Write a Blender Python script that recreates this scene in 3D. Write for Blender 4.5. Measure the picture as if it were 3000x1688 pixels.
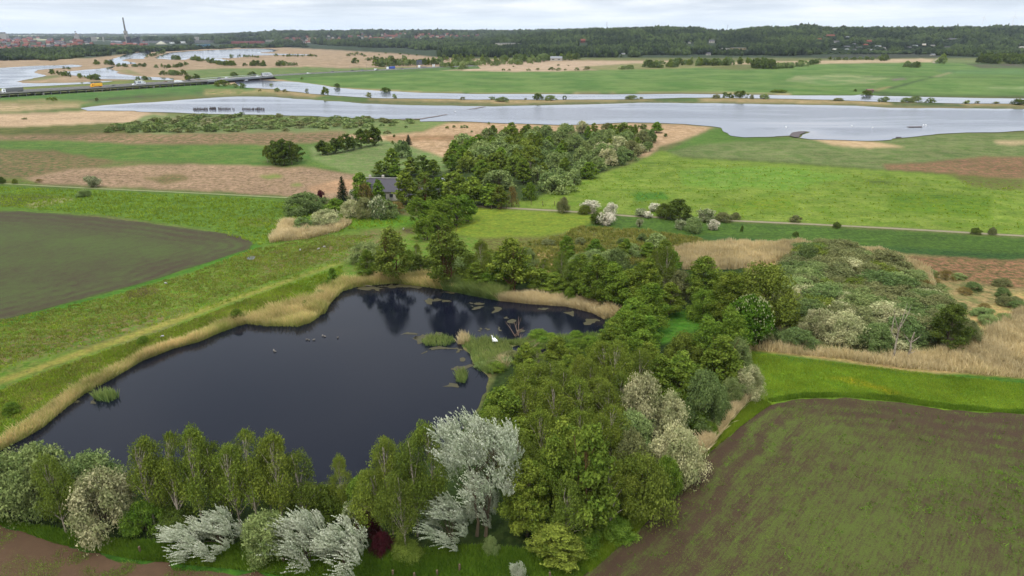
import bpy, math, random
import numpy as np
from mathutils import Vector, Matrix
from mathutils.geometry import delaunay_2d_cdt
for o in list(bpy.data.objects): bpy.data.objects.remove(o)
S = bpy.context.scene
# ------------------------------------------------------------ camera
PIT = math.radians(20.23); HC = 55.0; FP = 2027.0; CY = 844.0
cam = bpy.data.objects.new('camera', bpy.data.cameras.new('camera'))
S.collection.objects.link(cam); S.camera = cam
cam.location = (0, 0, HC); cam.rotation_euler = (math.pi/2 - PIT, 0, 0)
cam.data.sensor_width = 36; cam.data.lens = 36*FP/3000
cam.data.clip_start = 1; cam.data.clip_end = 90000
# ------------------------------------------------------------ sky, sun, exposure
SUN_EL, SUN_AZ = math.radians(52), math.radians(215)
W = bpy.data.worlds.new('World'); S.world = W; W.use_nodes = True
wn = W.node_tree; wn.nodes.clear()
def nd(t, typ, **kw):
    n = t.nodes.new(typ)
    for k, v in kw.items():
        if k.startswith('i_'):
            n.inputs[k[2:].replace('_', ' ')].default_value = v
        else: setattr(n, k, v)
    return n
def math_n(t, op, a, b=None, clamp=False):
    n = t.nodes.new('ShaderNodeMath'); n.operation = op; n.use_clamp = clamp
    for i, q in enumerate((a, b)):
        if q is None: continue
        if isinstance(q, (int, float)): n.inputs[i].default_value = q
        else: t.links.new(q, n.inputs[i])
    return n.outputs[0]
def vmath(t, op, a, b):
    n = t.nodes.new('ShaderNodeVectorMath'); n.operation = op
    for i, q in enumerate((a, b)):
        if isinstance(q, tuple): n.inputs[i].default_value = q
        else: t.links.new(q, n.inputs[i])
    return n.outputs[0]
def ramp(t, fac, stops):
    n = t.nodes.new('ShaderNodeValToRGB'); cr = n.color_ramp
    while len(cr.elements) < len(stops): cr.elements.new(0.5)
    for e, (p, c) in zip(cr.elements, stops):
        e.position = p; e.color = (*c, 1) if len(c) == 3 else c
    t.links.new(fac, n.inputs[0]); return n.outputs[0]
def mixc(t, fac, a, b, bt='MIX'):
    n = t.nodes.new('ShaderNodeMix'); n.data_type = 'RGBA'; n.blend_type = bt
    for i, q in zip((0, 6, 7), (fac, a, b)):
        if isinstance(q, (int, float)): n.inputs[i].default_value = q
        elif isinstance(q, tuple): n.inputs[i].default_value = (*q, 1) if len(q) == 3 else q
        else: t.links.new(q, n.inputs[i])
    return n.outputs[2]
def noise(t, vec, scale, detail=4, rough=0.55, dist=0.0):
    n = t.nodes.new('ShaderNodeTexNoise'); n.inputs['Scale'].default_value = scale
    n.inputs['Detail'].default_value = detail; n.inputs['Roughness'].default_value = rough
    n.inputs['Distortion'].default_value = dist
    if vec is not None: t.links.new(vec, n.inputs['Vector'])
    return n.outputs[0]
tc = wn.nodes.new('ShaderNodeTexCoord')
sky = nd(wn, 'ShaderNodeTexSky', sky_type='NISHITA', sun_disc=False, sun_elevation=SUN_EL, sun_rotation=SUN_AZ, air_density=1.0, dust_density=2.0)
sx = wn.nodes.new('ShaderNodeSeparateXYZ'); wn.links.new(tc.outputs['Generated'], sx.inputs[0])
zz = math_n(wn, 'MAXIMUM', sx.outputs[2], 0.0)
den = math_n(wn, 'ADD', zz, 0.055)
px_ = math_n(wn, 'DIVIDE', sx.outputs[0], den); py_ = math_n(wn, 'DIVIDE', sx.outputs[1], den)
cb = wn.nodes.new('ShaderNodeCombineXYZ'); wn.links.new(px_, cb.inputs[0]); wn.links.new(py_, cb.inputs[1])
cl = noise(wn, cb.outputs[0], 0.42, 6, 0.55, 0.4)
cl2 = noise(wn, vmath(wn, 'MULTIPLY', tc.outputs['Generated'], (5.0, 5.0, 26.0)), 1.0, 5, 0.5)
cs = math_n(wn, 'ADD', math_n(wn, 'MULTIPLY', cl, 0.55), math_n(wn, 'MULTIPLY', cl2, 0.45))
ccol = ramp(wn, cs, [(0.37, (5.2, 6.0, 6.9)), (0.45, (6.6, 7.3, 8.2)), (0.52, (8.1, 8.7, 9.4)), (0.60, (10.2, 10.3, 10.5))])
# low band near the horizon is a clean pale blue, the vault above is brighter
lowf = math_n(wn, 'MULTIPLY', zz, 26.0, True)
ccol = mixc(wn, lowf, (8.6, 9.6, 10.6), ccol)
up = math_n(wn, 'ADD', math_n(wn, 'MULTIPLY', math_n(wn, 'SUBTRACT', zz, 0.58, True), 9.0), 1.0)
vm = wn.nodes.new('ShaderNodeVectorMath'); vm.operation = 'SCALE'
wn.links.new(ccol, vm.inputs[0]); wn.links.new(up, vm.inputs['Scale'])
skc = mixc(wn, 0.93, sky.outputs[0], vm.outputs[0])
bg = wn.nodes.new('ShaderNodeBackground'); bg.inputs[1].default_value = 0.1
wn.links.new(skc, bg.inputs[0])
wo = wn.nodes.new('ShaderNodeOutputWorld'); wn.links.new(bg.outputs[0], wo.inputs[0])
sun = bpy.data.objects.new('sun', bpy.data.lights.new('sun', 'SUN'))
sun.data.energy = 1.5; sun.data.angle = math.radians(12); sun.data.color = (1, 0.96, 0.9)
S.collection.objects.link(sun)
sd = Vector((math.cos(SUN_EL)*math.sin(SUN_AZ), math.cos(SUN_EL)*math.cos(SUN_AZ), math.sin(SUN_EL)))
sun.rotation_euler = sd.to_track_quat('Z', 'Y').to_euler(); sun.location = (0, 0, 400)
S.view_settings.view_transform = 'Standard'; S.view_settings.look = 'None'
S.view_settings.exposure = 0.16; S.view_settings.gamma = 1
S.render.resolution_x = 1024; S.render.resolution_y = 576
S.render.engine = 'CYCLES'
S.cycles.max_bounces = 6; S.cycles.diffuse_bounces = 2; S.cycles.transparent_max_bounces = 8
S.cycles.volume_bounces = 0
# ------------------------------------------------------------ maths helpers
cP, sP = math.cos(PIT), math.sin(PIT)
def P(u, v, z=0.0):
    """photo point (3000x1688) -> point of the place at height z"""
    x = (u-1500)/FP; y = (v-CY)/FP
    dx, dy, dz = x, cP - y*sP, -sP - y*cP
    t = (HC - z)/(-dz)
    return Vector((dx*t, dy*t, z))
def Pn(u, v, z=0.0):
    x = (u-1500)/FP; y = (v-CY)/FP
    t = (HC - z)/(sP + y*cP)
    return x*t, (cP - y*sP)*t
def proj(x, y, z):
    d = y*cP + (HC-z)*sP
    return 1500 + FP*x/d, CY + FP*(-y*sP + (HC-z)*cP)/d
def height_at(y, vtop):
    """z of the point above ground distance y that shows at row vtop"""
    q = (vtop-CY)/FP   # q = (-y sP + h cP)/(y cP + h sP), h = HC-z
    h = y*(sP + q*cP)/(cP - q*sP)
    return HC - h
def _h(ix, iy, s):
    n = (ix.astype(np.int64)*374761393 + iy.astype(np.int64)*668265263 + s*1274126177) & 0xffffffff
    n = ((n ^ (n >> 13))*1274126177) & 0xffffffff
    return ((n ^ (n >> 16)) & 0xffffff)/16777215.0
def vn(x, y, s=0):
    x = np.asarray(x, float); y = np.asarray(y, float)
    ix = np.floor(x); iy = np.floor(y); fx = x-ix; fy = y-iy
    fx = fx*fx*(3-2*fx); fy = fy*fy*(3-2*fy)
    a = _h(ix, iy, s); b = _h(ix+1, iy, s); c = _h(ix, iy+1, s); d = _h(ix+1, iy+1, s)
    return (a*(1-fx)+b*fx)*(1-fy)+(c*(1-fx)+d*fx)*fy
def fbm(x, y, s=0, o=4):
    r = 0; a = 0.5; t = 0
    for i in range(o):
        r = r + a*vn(x*2**i, y*2**i, s+i*17); t += a; a *= 0.55
    return r/t*2-1
def sm(a, b, x):
    t = np.clip((x-a)/(b-a), 0, 1); return t*t*(3-2*t)
def terr(x, y):
    x = np.asarray(x, float); y = np.maximum(np.asarray(y, float), 1)
    s = x/y
    wr = sm(-0.12, 0.2, s)
    n = fbm(x/900, y/900, 5, 3)
    hr = wr*(sm(1950, 3250, y)*(58+16*n) + 12*np.exp(-((s-0.395)/0.02)**2)*sm(2600, 3300, y) - 14*np.exp(-((s-0.285)/0.03)**2)*sm(2300, 3200, y))
    hr = hr + sm(5000, 9000, y)*6*wr
    wm = sm(-0.47, -0.30, s)*(1-wr)
    hm = wm*sm(3900, 5900, y)*(50+6*n)
    hl = (1-wm)*(1-wr)*sm(9000, 14000, y)*22
    emb = 0
    return hr+hm+hl
def inpoly(u, v, poly):
    r = np.zeros(u.shape, bool); n = len(poly)
    for i in range(n):
        x1, y1 = poly[i]; x2, y2 = poly[i-1]
        if y1 == y2: continue
        c = ((y1 > v) != (y2 > v))
        r ^= c & (u < (x2-x1)*(v-y1)/(y2-y1)+x1)
    return r
def lin(c):
    return tuple(((q/255.)/12.92 if q <= 10 else (((q/255.)+0.055)/1.055)**2.4) for q in c)
KA = 2.15
def alb(c):     # base colour of a surface that shows as c under this sky
    return tuple(min(q/(KA*w), 0.9) for q, w in zip(lin(c), (0.92, 0.99, 1.10)))
# ------------------------------------------------------------ objects
COL = S.collection
KL = 1.22
def albl(c):
    return tuple(min(q/(KL*w), 0.9) for q, w in zip(lin(c), (0.92, 0.99, 1.10)))
def mesh_np(name, V, F, mats, mi=None, attrs=None, smooth=False):
    V = np.asarray(V, np.float32); F = np.asarray(F, np.int32)
    me = bpy.data.meshes.new(name); k = F.shape[1]; n = len(F)
    me.vertices.add(len(V)); me.vertices.foreach_set('co', V.ravel())
    me.loops.add(n*k); me.loops.foreach_set('vertex_index', F.ravel())
    me.polygons.add(n); me.polygons.foreach_set('loop_start', np.arange(0, n*k, k, dtype=np.int32))
    for m in (mats if isinstance(mats, (list, tuple)) else [mats]): me.materials.append(m)
    if mi is not None: me.polygons.foreach_set('material_index', np.asarray(mi, np.int32))
    if smooth: me.polygons.foreach_set('use_smooth', np.ones(n, bool))
    for an, (dom, typ, data) in (attrs or {}).items():
        a = me.attributes.new(an, typ, dom)
        a.data.foreach_set('color' if 'COLOR' in typ else 'value', np.asarray(data, np.float32).ravel())
    me.update(calc_edges=True)
    return me
def ob(name, me, parent=None, loc=None):
    o = bpy.data.objects.new(name, me); COL.objects.link(o)
    if parent is not None: o.parent = parent
    if loc is not None: o.location = loc
    return o
def tag(o, label, cat, group=None, kind=None):
    if label: o['label'] = label
    if cat: o['category'] = cat
    if group: o['group'] = group
    if kind: o['kind'] = kind
    return o
def empty(name, loc, label, cat, group=None, rz=0.0, scale=None):
    o = bpy.data.objects.new(name, None); COL.objects.link(o)
    o.location = loc; o.rotation_euler = (0, 0, rz)
    o.empty_display_size = 0.5
    if scale: o.scale = scale
    return tag(o, label, cat, group)
class MB:
    """collects boxes, prisms, tubes into one mesh; faces carry a material slot"""
    def __init__(s): s.v = []; s.f = []; s.m = []
    def add(s, vs, fs, m=0):
        b = len(s.v); s.v += [tuple(q) for q in vs]
        for f in fs: s.f.append(tuple(b+i for i in f)); s.m.append(m)
    def box(s, c, d, m=0, rz=0.0):
        cx, cy, cz = c; a, b, h = d[0]/2, d[1]/2, d[2]/2; co, si = math.cos(rz), math.sin(rz)
        vs = []
        for z in (-h, h):
            for x, y in ((-a, -b), (a, -b), (a, b), (-a, b)):
                vs.append((cx+x*co-y*si, cy+x*si+y*co, cz+z))
        s.add(vs, [(3, 2, 1, 0), (4, 5, 6, 7), (0, 1, 5, 4), (1, 2, 6, 5), (2, 3, 7, 6), (3, 0, 4, 7)], m)
    def prism(s, prof, y0, y1, m=0):   # profile in xz extruded along y
        n = len(prof); vs = [(x, y0, z) for x, z in prof]+[(x, y1, z) for x, z in prof]
        fs = [tuple(range(n)), tuple(range(2*n-1, n-1, -1))]+[((i+1) % n, i, n+i, n+(i+1) % n) for i in range(n)]
        s.add(vs, fs, m)
    def gable(s, c, d, rise, m=0, over=0.4, rz=0.0):
        cx, cy, cz = c; a, b = d[0]/2+over, d[1]/2+over; co, si = math.cos(rz), math.sin(rz)
        pts = [(-a, -b, 0), (a, -b, 0), (a, b, 0), (-a, b, 0), (-a, 0, rise), (a, 0, rise)]
        pts = [(cx+x*co-y*si, cy+x*si+y*co, cz+z) for x, y, z in pts]
        s.add(pts, [(0, 1, 5, 4), (2, 3, 4, 5), (3, 0, 4), (1, 2, 5), (3, 2, 1, 0)], m)
    def tube(s, pts, rad, n=6, m=0, cap=True):
        pts = [Vector(p) for p in pts]; rings = []
        for i, p in enumerate(pts):
            d = (pts[min(i+1, len(pts)-1)]-pts[max(i-1, 0)]).normalized()
            a = d.cross(Vector((0.31, 0.9, 0.2))).normalized() if abs(d.z) > 0.5 else d.cross(Vector((0, 0, 1))).normalized()
            b = d.cross(a); r = rad[i] if hasattr(rad, '__len__') else rad
            rings.append([p+a*(r*math.cos(k*2*math.pi/n))+b*(r*math.sin(k*2*math.pi/n)) for k in range(n)])
        base = len(s.v)
        for r in rings: s.v += [tuple(q) for q in r]
        for i in range(len(pts)-1):
            for k in range(n):
                s.f.append((base+i*n+k, base+i*n+(k+1) % n, base+(i+1)*n+(k+1) % n, base+(i+1)*n+k)); s.m.append(m)
        if cap:
            s.f.append(tuple(base+(len(pts)-1)*n+k for k in range(n))); s.m.append(m)
            s.f.append(tuple(base+k for k in range(n-1, -1, -1))); s.m.append(m)
    def mesh(s, name, mats, smooth=False):
        me = bpy.data.meshes.new(name); me.from_pydata(s.v, [], s.f)
        for m in (mats if isinstance(mats, (list, tuple)) else [mats]): me.materials.append(m)
        me.polygons.foreach_set('material_index', s.m)
        if smooth: me.polygons.foreach_set('use_smooth', [True]*len(s.f))
        me.update(); return me
    def obj(s, name, mats, parent=None, smooth=False):
        return ob(name, s.mesh(name, mats, smooth), parent)
def new_mat(name):
    m = bpy.data.materials.new(name); m.use_nodes = True; m.node_tree.nodes.clear()
    return m, m.node_tree
def out(t, sh):
    o = t.nodes.new('ShaderNodeOutputMaterial'); t.links.new(sh, o.inputs[0])
def pbsdf(t, col, rough=0.8, spec=0.3, **kw):
    b = t.nodes.new('ShaderNodeBsdfPrincipled')
    if isinstance(col, tuple): b.inputs['Base Color'].default_value = (*col[:3], 1)
    else: t.links.new(col, b.inputs['Base Color'])
    b.inputs['Roughness'].default_value = rough; b.inputs['Specular IOR Level'].default_value = spec
    for k, v in kw.items(): b.inputs[k.replace('_', ' ')].default_value = v
    return b
def simple(name, rgb, rough=0.7, var=0.12, scale=1.0, metal=0.0, spec=0.3):
    m, t = new_mat(name); g = t.nodes.new('ShaderNodeTexCoord')
    n = noise(t, g.outputs['Object'], scale, 5, 0.6)
    c = mixc(t, math_n(t, 'MULTIPLY', n, 1.0), tuple(q*(1-var*2) for q in rgb), tuple(min(q*(1+var*2), 1) for q in rgb))
    b = pbsdf(t, c, rough, spec, Metallic=metal); out(t, b.outputs[0]); return m
# ------------------------------------------------------------ ground
us = np.concatenate([np.arange(-900, -100, 40), np.arange(-100, 3100, 5), np.arange(3100, 3901, 40)]).astype(float)
vs_ = np.concatenate([np.array([101.2, 101.6, 102, 102.5, 103, 103.6, 104.3]), np.arange(105, 260, 1.6), np.arange(260, 1720, 3.0), np.arange(1720, 2400, 20)])
U, Vg = np.meshgrid(us, vs_)
GX, GY = Pn(U, Vg)
GZ = terr(GX, GY)
nU = fbm(GX/9, GY/9, 11, 5); nV = fbm(GX/9, GY/9, 29, 5)
lU = fbm(GX/70, GY/70, 41, 4)
JU = U + (nU*10+lU*8)*np.clip(60/np.maximum(GY, 60), 0.25, 1)*2.2
JV = Vg + (nV*9+lU*5)*np.clip(90/np.maximum(GY, 60), 0.05, 1)*1.5
cA = np.zeros(U.shape+(3,), np.float32); cB = np.zeros_like(cA); cS = np.ones(U.shape, np.float32)
def paint(poly, a, b, sc=0.5, j=1.0, feather=0.0):
    m = inpoly(U+(JU-U)*j, Vg+(JV-Vg)*j, poly)
    cA[m] = alb(a); cB[m] = alb(b); cS[m] = sc
ALL = [(-3000, 0), (6000, 0), (6000, 3000), (-3000, 3000)]
paint(ALL, (95, 118, 55), (128, 122, 80), 0.35)
# far plain and wooded hills
paint([(-3000, 90), (6000, 90), (6000, 170), (-3000, 170)], (46, 62, 42), (62, 78, 50), 0.01, 0)
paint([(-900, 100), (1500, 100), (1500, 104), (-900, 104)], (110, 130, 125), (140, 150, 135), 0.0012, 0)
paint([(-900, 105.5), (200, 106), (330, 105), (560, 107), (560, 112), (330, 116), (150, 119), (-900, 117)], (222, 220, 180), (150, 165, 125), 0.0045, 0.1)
# reed marsh plain in front of the woods
TAN = ((188, 165, 138), (160, 140, 112)); TANP = ((205, 178, 148), (182, 158, 128))
paint([(-900, 176), (250, 172), (360, 160), (460, 141), (560, 140), (830, 139), (1150, 156), (1330, 172), (1500, 176), (2000, 178), (2000, 235), (-900, 290)], *TAN, 0.05, 0.5)
paint([(-200, 166), (90, 162), (90, 166), (-200, 172)], (150, 135, 115), (90, 100, 80), 0.05, 0.4)
paint([(520, 207), (640, 201), (820, 199), (900, 196), (1000, 200), (1290, 196), (1290, 202), (1000, 214), (800, 226), (600, 240), (560, 222)], (95, 125, 62), (128, 140, 88), 0.06, 0.4)
paint([(340, 205), (380, 203), (420, 222), (360, 214)], (120, 132, 80), (165, 150, 115), 0.1, 0.4)
paint([(0, 249), (80, 244.8), (194, 243.6), (291, 238.5), (400, 233.5), (600, 236), (800, 223), (800, 228), (600, 246), (0, 280), (-900, 330), (-900, 262)], (105, 128, 60), (135, 140, 80), 0.06, 0.3)
paint([(140, 222), (175, 219), (175, 226), (140, 232), (60, 239), (80, 233)], (105, 125, 70), (140, 135, 95), 0.08, 0.3)
paint([(780, 226), (1000, 216), (1287, 201), (1330, 206), (1500, 211), (1700, 208), (2000, 196), (2170, 206), (2400, 188), (2740, 183), (3000, 186), (3900, 190), (3900, 300), (2600, 282), (2400, 283), (2100, 277), (1700, 274), (1400, 273), (1150, 268), (950, 255)], (88, 126, 56), (116, 144, 76), 0.018, 0.3)
paint([(2330, 222), (2480, 218), (2620, 226), (2560, 243), (2420, 250), (2300, 238)], (150, 160, 110), (105, 140, 75), 0.02, 1.5)
paint([(2740, 205), (3900, 205), (3900, 222), (2900, 218), (2760, 214)], (110, 145, 85), (85, 120, 65), 0.03, 0.5)
paint([(2820, 186), (3900, 186), (3900, 203), (2870, 200)], (100, 92, 80), (85, 110, 62), 0.02, 0.6)
paint([(2850, 255), (3900, 252), (3900, 262), (2900, 262)], (150, 165, 115), (105, 140, 70), 0.02, 1.2)
paint([(2540, 266), (2620, 250), (2600, 258), (2570, 267)], (170, 150, 110), (150, 140, 95), 0.1, 0.3)
paint([(2600, 258), (2700, 233), (2790, 212), (2792, 214), (2702, 236), (2610, 262)], (62, 88, 48), (80, 100, 55), 0.1, 0.3)
paint([(2730, 226), (2780, 212), (2790, 214), (2745, 227)], (165, 160, 125), (140, 145, 100), 0.1, 0.3)
paint([(2520, 223.5), (3900, 233.5), (3900, 236), (2520, 225)], (62, 88, 50), (80, 100, 55), 0.1, 0.15)
paint([(2510, 262), (2530, 262), (2700, 278), (3900, 283), (3900, 292), (2600, 284)], (66, 96, 48), (85, 110, 58), 0.1, 0.3)
paint([(2610, 231), (2650, 229), (2660, 233), (2620, 237)], (110, 100, 95), (130, 125, 110), 0.2, 1)
paint([(1290, 206), (1400, 196), (1500, 184), (1700, 179.5), (1900, 179), (1990, 181), (1890, 194), (1700, 203), (1650, 209), (1500, 210.5), (1330, 207)], (205, 182, 158), (186, 164, 136), 0.08, 0.3)
paint([(1700, 196), (1850, 186), (2000, 184), (2160, 192), (1980, 202), (1750, 206)], (125, 132, 80), (150, 145, 100), 0.05, 0.5)
paint([(2050, 184), (2400, 178), (2700, 172), (2740, 174), (2730, 182), (2400, 187), (2050, 190)], (205, 185, 155), (185, 165, 130), 0.05, 0.2)
paint([(2380, 172), (2560, 150), (2800, 150), (2750, 170)], (72, 72, 60), (52, 66, 44), 0.04, 0.3)
paint([(2765, 174), (2860, 176), (2860, 183), (2770, 184)], (130, 140, 92), (110, 130, 75), 0.05, 0.3)
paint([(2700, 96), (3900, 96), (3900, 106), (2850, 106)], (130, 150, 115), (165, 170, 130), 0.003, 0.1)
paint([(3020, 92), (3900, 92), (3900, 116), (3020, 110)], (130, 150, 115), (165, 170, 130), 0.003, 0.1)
# banks of the upper channel
paint([(780, 234), (870, 240), (1000, 257), (1230, 269), (1400, 273), (1700, 272), (1860, 272), (2100, 270), (2320, 275), (2320, 283), (2000, 280), (1700, 282), (1400, 280), (1230, 278), (1000, 266), (800, 244)], (196, 176, 140), (165, 150, 110), 0.12, 0.15)
paint([(1150, 271.5), (1400, 275.3), (2100, 274.5), (2320, 279), (3900, 290), (3900, 294), (2100, 281), (1400, 280), (1150, 277)], (72, 88, 52), (100, 95, 65), 0.12, 0.1)
paint([(640, 262), (720, 258), (800, 262), (930, 276), (1078, 287), (1543, 292), (1890, 290), (2250, 288), (2563, 297), (3900, 318), (3900, 325), (2600, 318), (2100, 306), (1500, 313), (1000, 302), (800, 288), (640, 286)], (192, 165, 128), (150, 140, 92), 0.15, 0.2)
paint([(590, 280), (700, 275), (800, 277), (1000, 290), (1430, 301), (1480, 304), (1600, 300), (1900, 294), (2100, 298), (2560, 306), (3900, 322), (3900, 326), (2500, 314), (1900, 306), (1500, 315), (1000, 303), (800, 288), (590, 294)], (88, 105, 62), (128, 125, 85), 0.15, 0.2)
paint([(950, 280), (1080, 284), (1080, 297), (1000, 296), (900, 288)], (80, 112, 55), (100, 120, 65), 0.15, 0.3)
paint([(1880, 289), (2020, 287), (2080, 296), (1950, 297)], (78, 108, 55), (95, 115, 62), 0.15, 0.3)
paint([(2590, 298), (2800, 303), (2850, 312), (2620, 306)], (70, 98, 52), (88, 100, 60), 0.15, 0.3)
# field between viaduct and the big lake
paint([(-900, 335), (0, 284), (300, 266), (600, 246), (700, 250), (760, 262), (640, 276), (480, 285), (300, 300), (240, 314), (-900, 345)], (78, 122, 55), (98, 132, 66), 0.08, 0.3)
paint([(250, 293), (420, 277), (600, 272), (620, 275), (450, 284), (260, 300)], (92, 88, 68), (85, 112, 55), 0.08, 0.8)
paint([(600, 262), (700, 262), (850, 275), (700, 278), (600, 280)], (180, 160, 118), (110, 130, 65), 0.12, 0.8)
paint([(-300, 308), (120, 290), (280, 298), (240, 306), (-300, 322)], (122, 132, 75), (160, 148, 105), 0.15, 0.6)
paint([(-300, 305), (0, 304), (240, 308), (235, 314), (60, 326), (-300, 330)], (205, 180, 145), (160, 150, 105), 0.15, 0.4)
paint([(-300, 330), (60, 326), (240, 314), (250, 326), (120, 338), (-300, 346)], (92, 118, 58), (125, 130, 80), 0.15, 0.4)
# near side of the lake, left
paint([(-300, 344), (150, 330), (240, 326), (380, 322), (430, 328), (540, 340), (600, 350), (420, 362), (300, 362), (100, 370), (-300, 378)], (212, 186, 154), (192, 166, 134), 0.3, 0.5)
paint([(-300, 376), (100, 370), (300, 360), (420, 362), (400, 390), (280, 396), (-300, 402)], (84, 100, 42), (110, 112, 60), 0.15, 0.8)
paint([(380, 360), (430, 335), (600, 334), (800, 338), (1000, 348), (1200, 352), (1250, 358), (1330, 362), (1200, 385), (1000, 388), (700, 392), (520, 402), (380, 400)], (108, 132, 78), (132, 142, 92), 0.15, 0.8)
paint([(430, 348), (560, 342), (680, 350), (560, 368), (420, 366)], (170, 155, 120), (115, 130, 80), 0.2, 1.6)
paint([(-300, 398), (200, 392), (600, 392), (1000, 384), (1150, 392), (1150, 412), (800, 424), (400, 422), (-300, 414)], (168, 136, 110), (108, 108, 64), 0.3, 1.6)
paint([(-300, 410), (200, 412), (400, 424), (780, 424), (1100, 410), (1360, 412), (1350, 480), (1250, 520), (1060, 520), (900, 484), (760, 488), (600, 478), (300, 470), (-300, 440)], (84, 122, 48), (108, 132, 62), 0.15, 0.7)
paint([(900, 430), (1120, 412), (1350, 414), (1340, 500), (1250, 520), (1060, 520), (920, 470)], (112, 142, 74), (136, 148, 96), 0.25, 0.7)
paint([(-300, 438), (150, 438), (330, 470), (260, 500), (60, 520), (-300, 530)], (146, 120, 90), (90, 104, 52), 0.4, 1.6)
paint([(60, 520), (200, 495), (400, 484), (600, 480), (760, 486), (900, 492), (1060, 515), (1085, 560), (980, 582), (846, 576), (560, 558), (400, 548), (260, 542), (120, 535)], (186, 156, 130), (140, 122, 92), 0.5, 1.4)
paint([(420, 520), (520, 510), (560, 520), (480, 535)], (105, 115, 62), (150, 125, 92), 0.4, 2)
paint([(760, 515), (820, 510), (830, 520), (780, 526)], (110, 145, 60), (150, 140, 90), 0.4, 1)
paint([(850, 540), (880, 536), (890, 546), (860, 550)], (120, 150, 75), (150, 140, 90), 0.4, 1)
paint([(900, 550), (990, 528), (1060, 520), (1080, 545), (1000, 565), (920, 568)], (200, 165, 130), (180, 145, 112), 0.4, 0.7)
paint([(-300, 520), (60, 520), (120, 536), (60, 542), (-300, 536)], (95, 125, 48), (120, 120, 65), 0.3, 1)
paint([(-100, 536), (846, 577), (846, 580), (-100, 541)], (66, 96, 40), (80, 104, 46), 0.3, 0.3)
# reeds east of there
paint([(1000, 398), (1240, 388), (1300, 362), (1400, 358), (1640, 368), (1850, 361), (2000, 364), (2090, 373), (2010, 408), (1930, 432), (1900, 460), (1300, 460), (1150, 412), (1000, 412)], (210, 180, 146), (176, 148, 112), 0.25, 0.7)
paint([(1130, 398), (1500, 398), (1500, 412), (1130, 412)], (178, 140, 106), (150, 125, 88), 0.25, 1)
paint([(1150, 356), (1260, 352), (1320, 358), (1240, 384), (1100, 398), (1000, 392)], (110, 140, 72), (135, 145, 90), 0.25, 0.8)
# pasture on the right
paint([(1900, 470), (2078, 380), (2120, 372), (2150, 398), (2290, 402), (2560, 412), (2750, 392), (3900, 380), (3900, 560), (2776, 515), (2272, 480), (1990, 465)], (100, 124, 62), (128, 138, 88), 0.15, 1.0)
paint([(2075, 384), (2110, 374), (2180, 402), (2340, 402), (2300, 412), (2160, 414), (2040, 426), (1930, 455)], (84, 122, 44), (98, 128, 55), 0.2, 0.5)
paint([(2376, 406), (2440, 404), (2560, 415), (2650, 431), (2540, 434), (2440, 426)], (214, 188, 150), (190, 165, 125), 0.3, 0.4)
paint([(2910, 412), (3900, 400), (3900, 428), (2930, 424)], (205, 182, 145), (170, 160, 115), 0.3, 0.6)
paint([(2590, 482), (2700, 476), (2880, 458), (3900, 455), (3900, 545), (2900, 522), (2760, 508), (2600, 498)], (160, 120, 94), (118, 108, 68), 0.35, 1.2)
PAST = ((106, 136, 40), (132, 154, 62))
paint([(1430, 612), (1560, 572), (1640, 540), (1750, 512), (1850, 482), (1940, 440), (2000, 463), (2116, 468), (2272, 476), (2427, 485), (2582, 499), (2776, 511), (3000, 536), (3900, 600), (3900, 740), (2932, 688), (2621, 668), (2388, 657), (2144, 645), (1850, 632), (1640, 617), (1480, 608)], *PAST, 0.12, 0.35)
paint([(1990, 500), (2300, 490), (2500, 520), (2300, 560), (2000, 545)], (128, 160, 66), (104, 146, 42), 0.2, 2.5)
paint([(2100, 590), (2300, 580), (2340, 610), (2150, 618)], (132, 150, 44), (104, 140, 38), 0.3, 2.5)
paint([(2600, 560), (2900, 580), (2900, 640), (2600, 620)], (112, 138, 34), (92, 128, 34), 0.2, 2.5)
paint([(1850, 570), (1950, 560), (1960, 585), (1860, 590)], (62, 108, 32), (90, 135, 36), 0.8, 2.5)
paint([(2760, 505), (3000, 530), (3000, 560), (2840, 545)], (110, 100, 62), (104, 125, 45), 0.6, 2)
paint([(2540, 528), (2620, 532), (2600, 540), (2550, 536)], (82, 90, 42), (100, 130, 42), 0.8, 1)
paint([(2000, 459), (2272, 473), (2582, 495), (2776, 508), (2776, 511), (2582, 499), (2272, 477), (2000, 463)], (72, 92, 42), (92, 105, 52), 0.5, 0.3)
# embankment under the lane, right of the houses
paint([(1640, 622), (1854, 634), (2144, 650), (2388, 661), (2932, 693), (3900, 745), (3900, 820), (3000, 768), (2650, 742), (2340, 714), (2000, 700), (1700, 668)], (88, 120, 44), (72, 102, 40), 0.5, 0.5)
paint([(1900, 682), (2340, 706), (2650, 728), (3900, 790), (3900, 830), (3000, 770), (2650, 745), (2340, 720), (1900, 705)], (54, 90, 40), (72, 104, 46), 0.5, 0.6)
# little meadow and tussocks in the middle
paint([(1300, 630), (1400, 606), (1480, 612), (1700, 625), (1760, 640), (1700, 668), (1610, 692), (1480, 715), (1300, 720), (1220, 700)], (138, 154, 50), (118, 144, 46), 0.4, 0.7)
paint([(1280, 700), (1640, 690), (1700, 664), (1900, 676), (2050, 700), (2120, 716), (2000, 780), (1800, 800), (1600, 800), (1400, 760)], (118, 130, 62), (104, 98, 52), 0.9, 0.8)
paint([(1540, 740), (1630, 735), (1650, 800), (1570, 800)], (198, 165, 118), (130, 125, 70), 0.8, 0.8)
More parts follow.
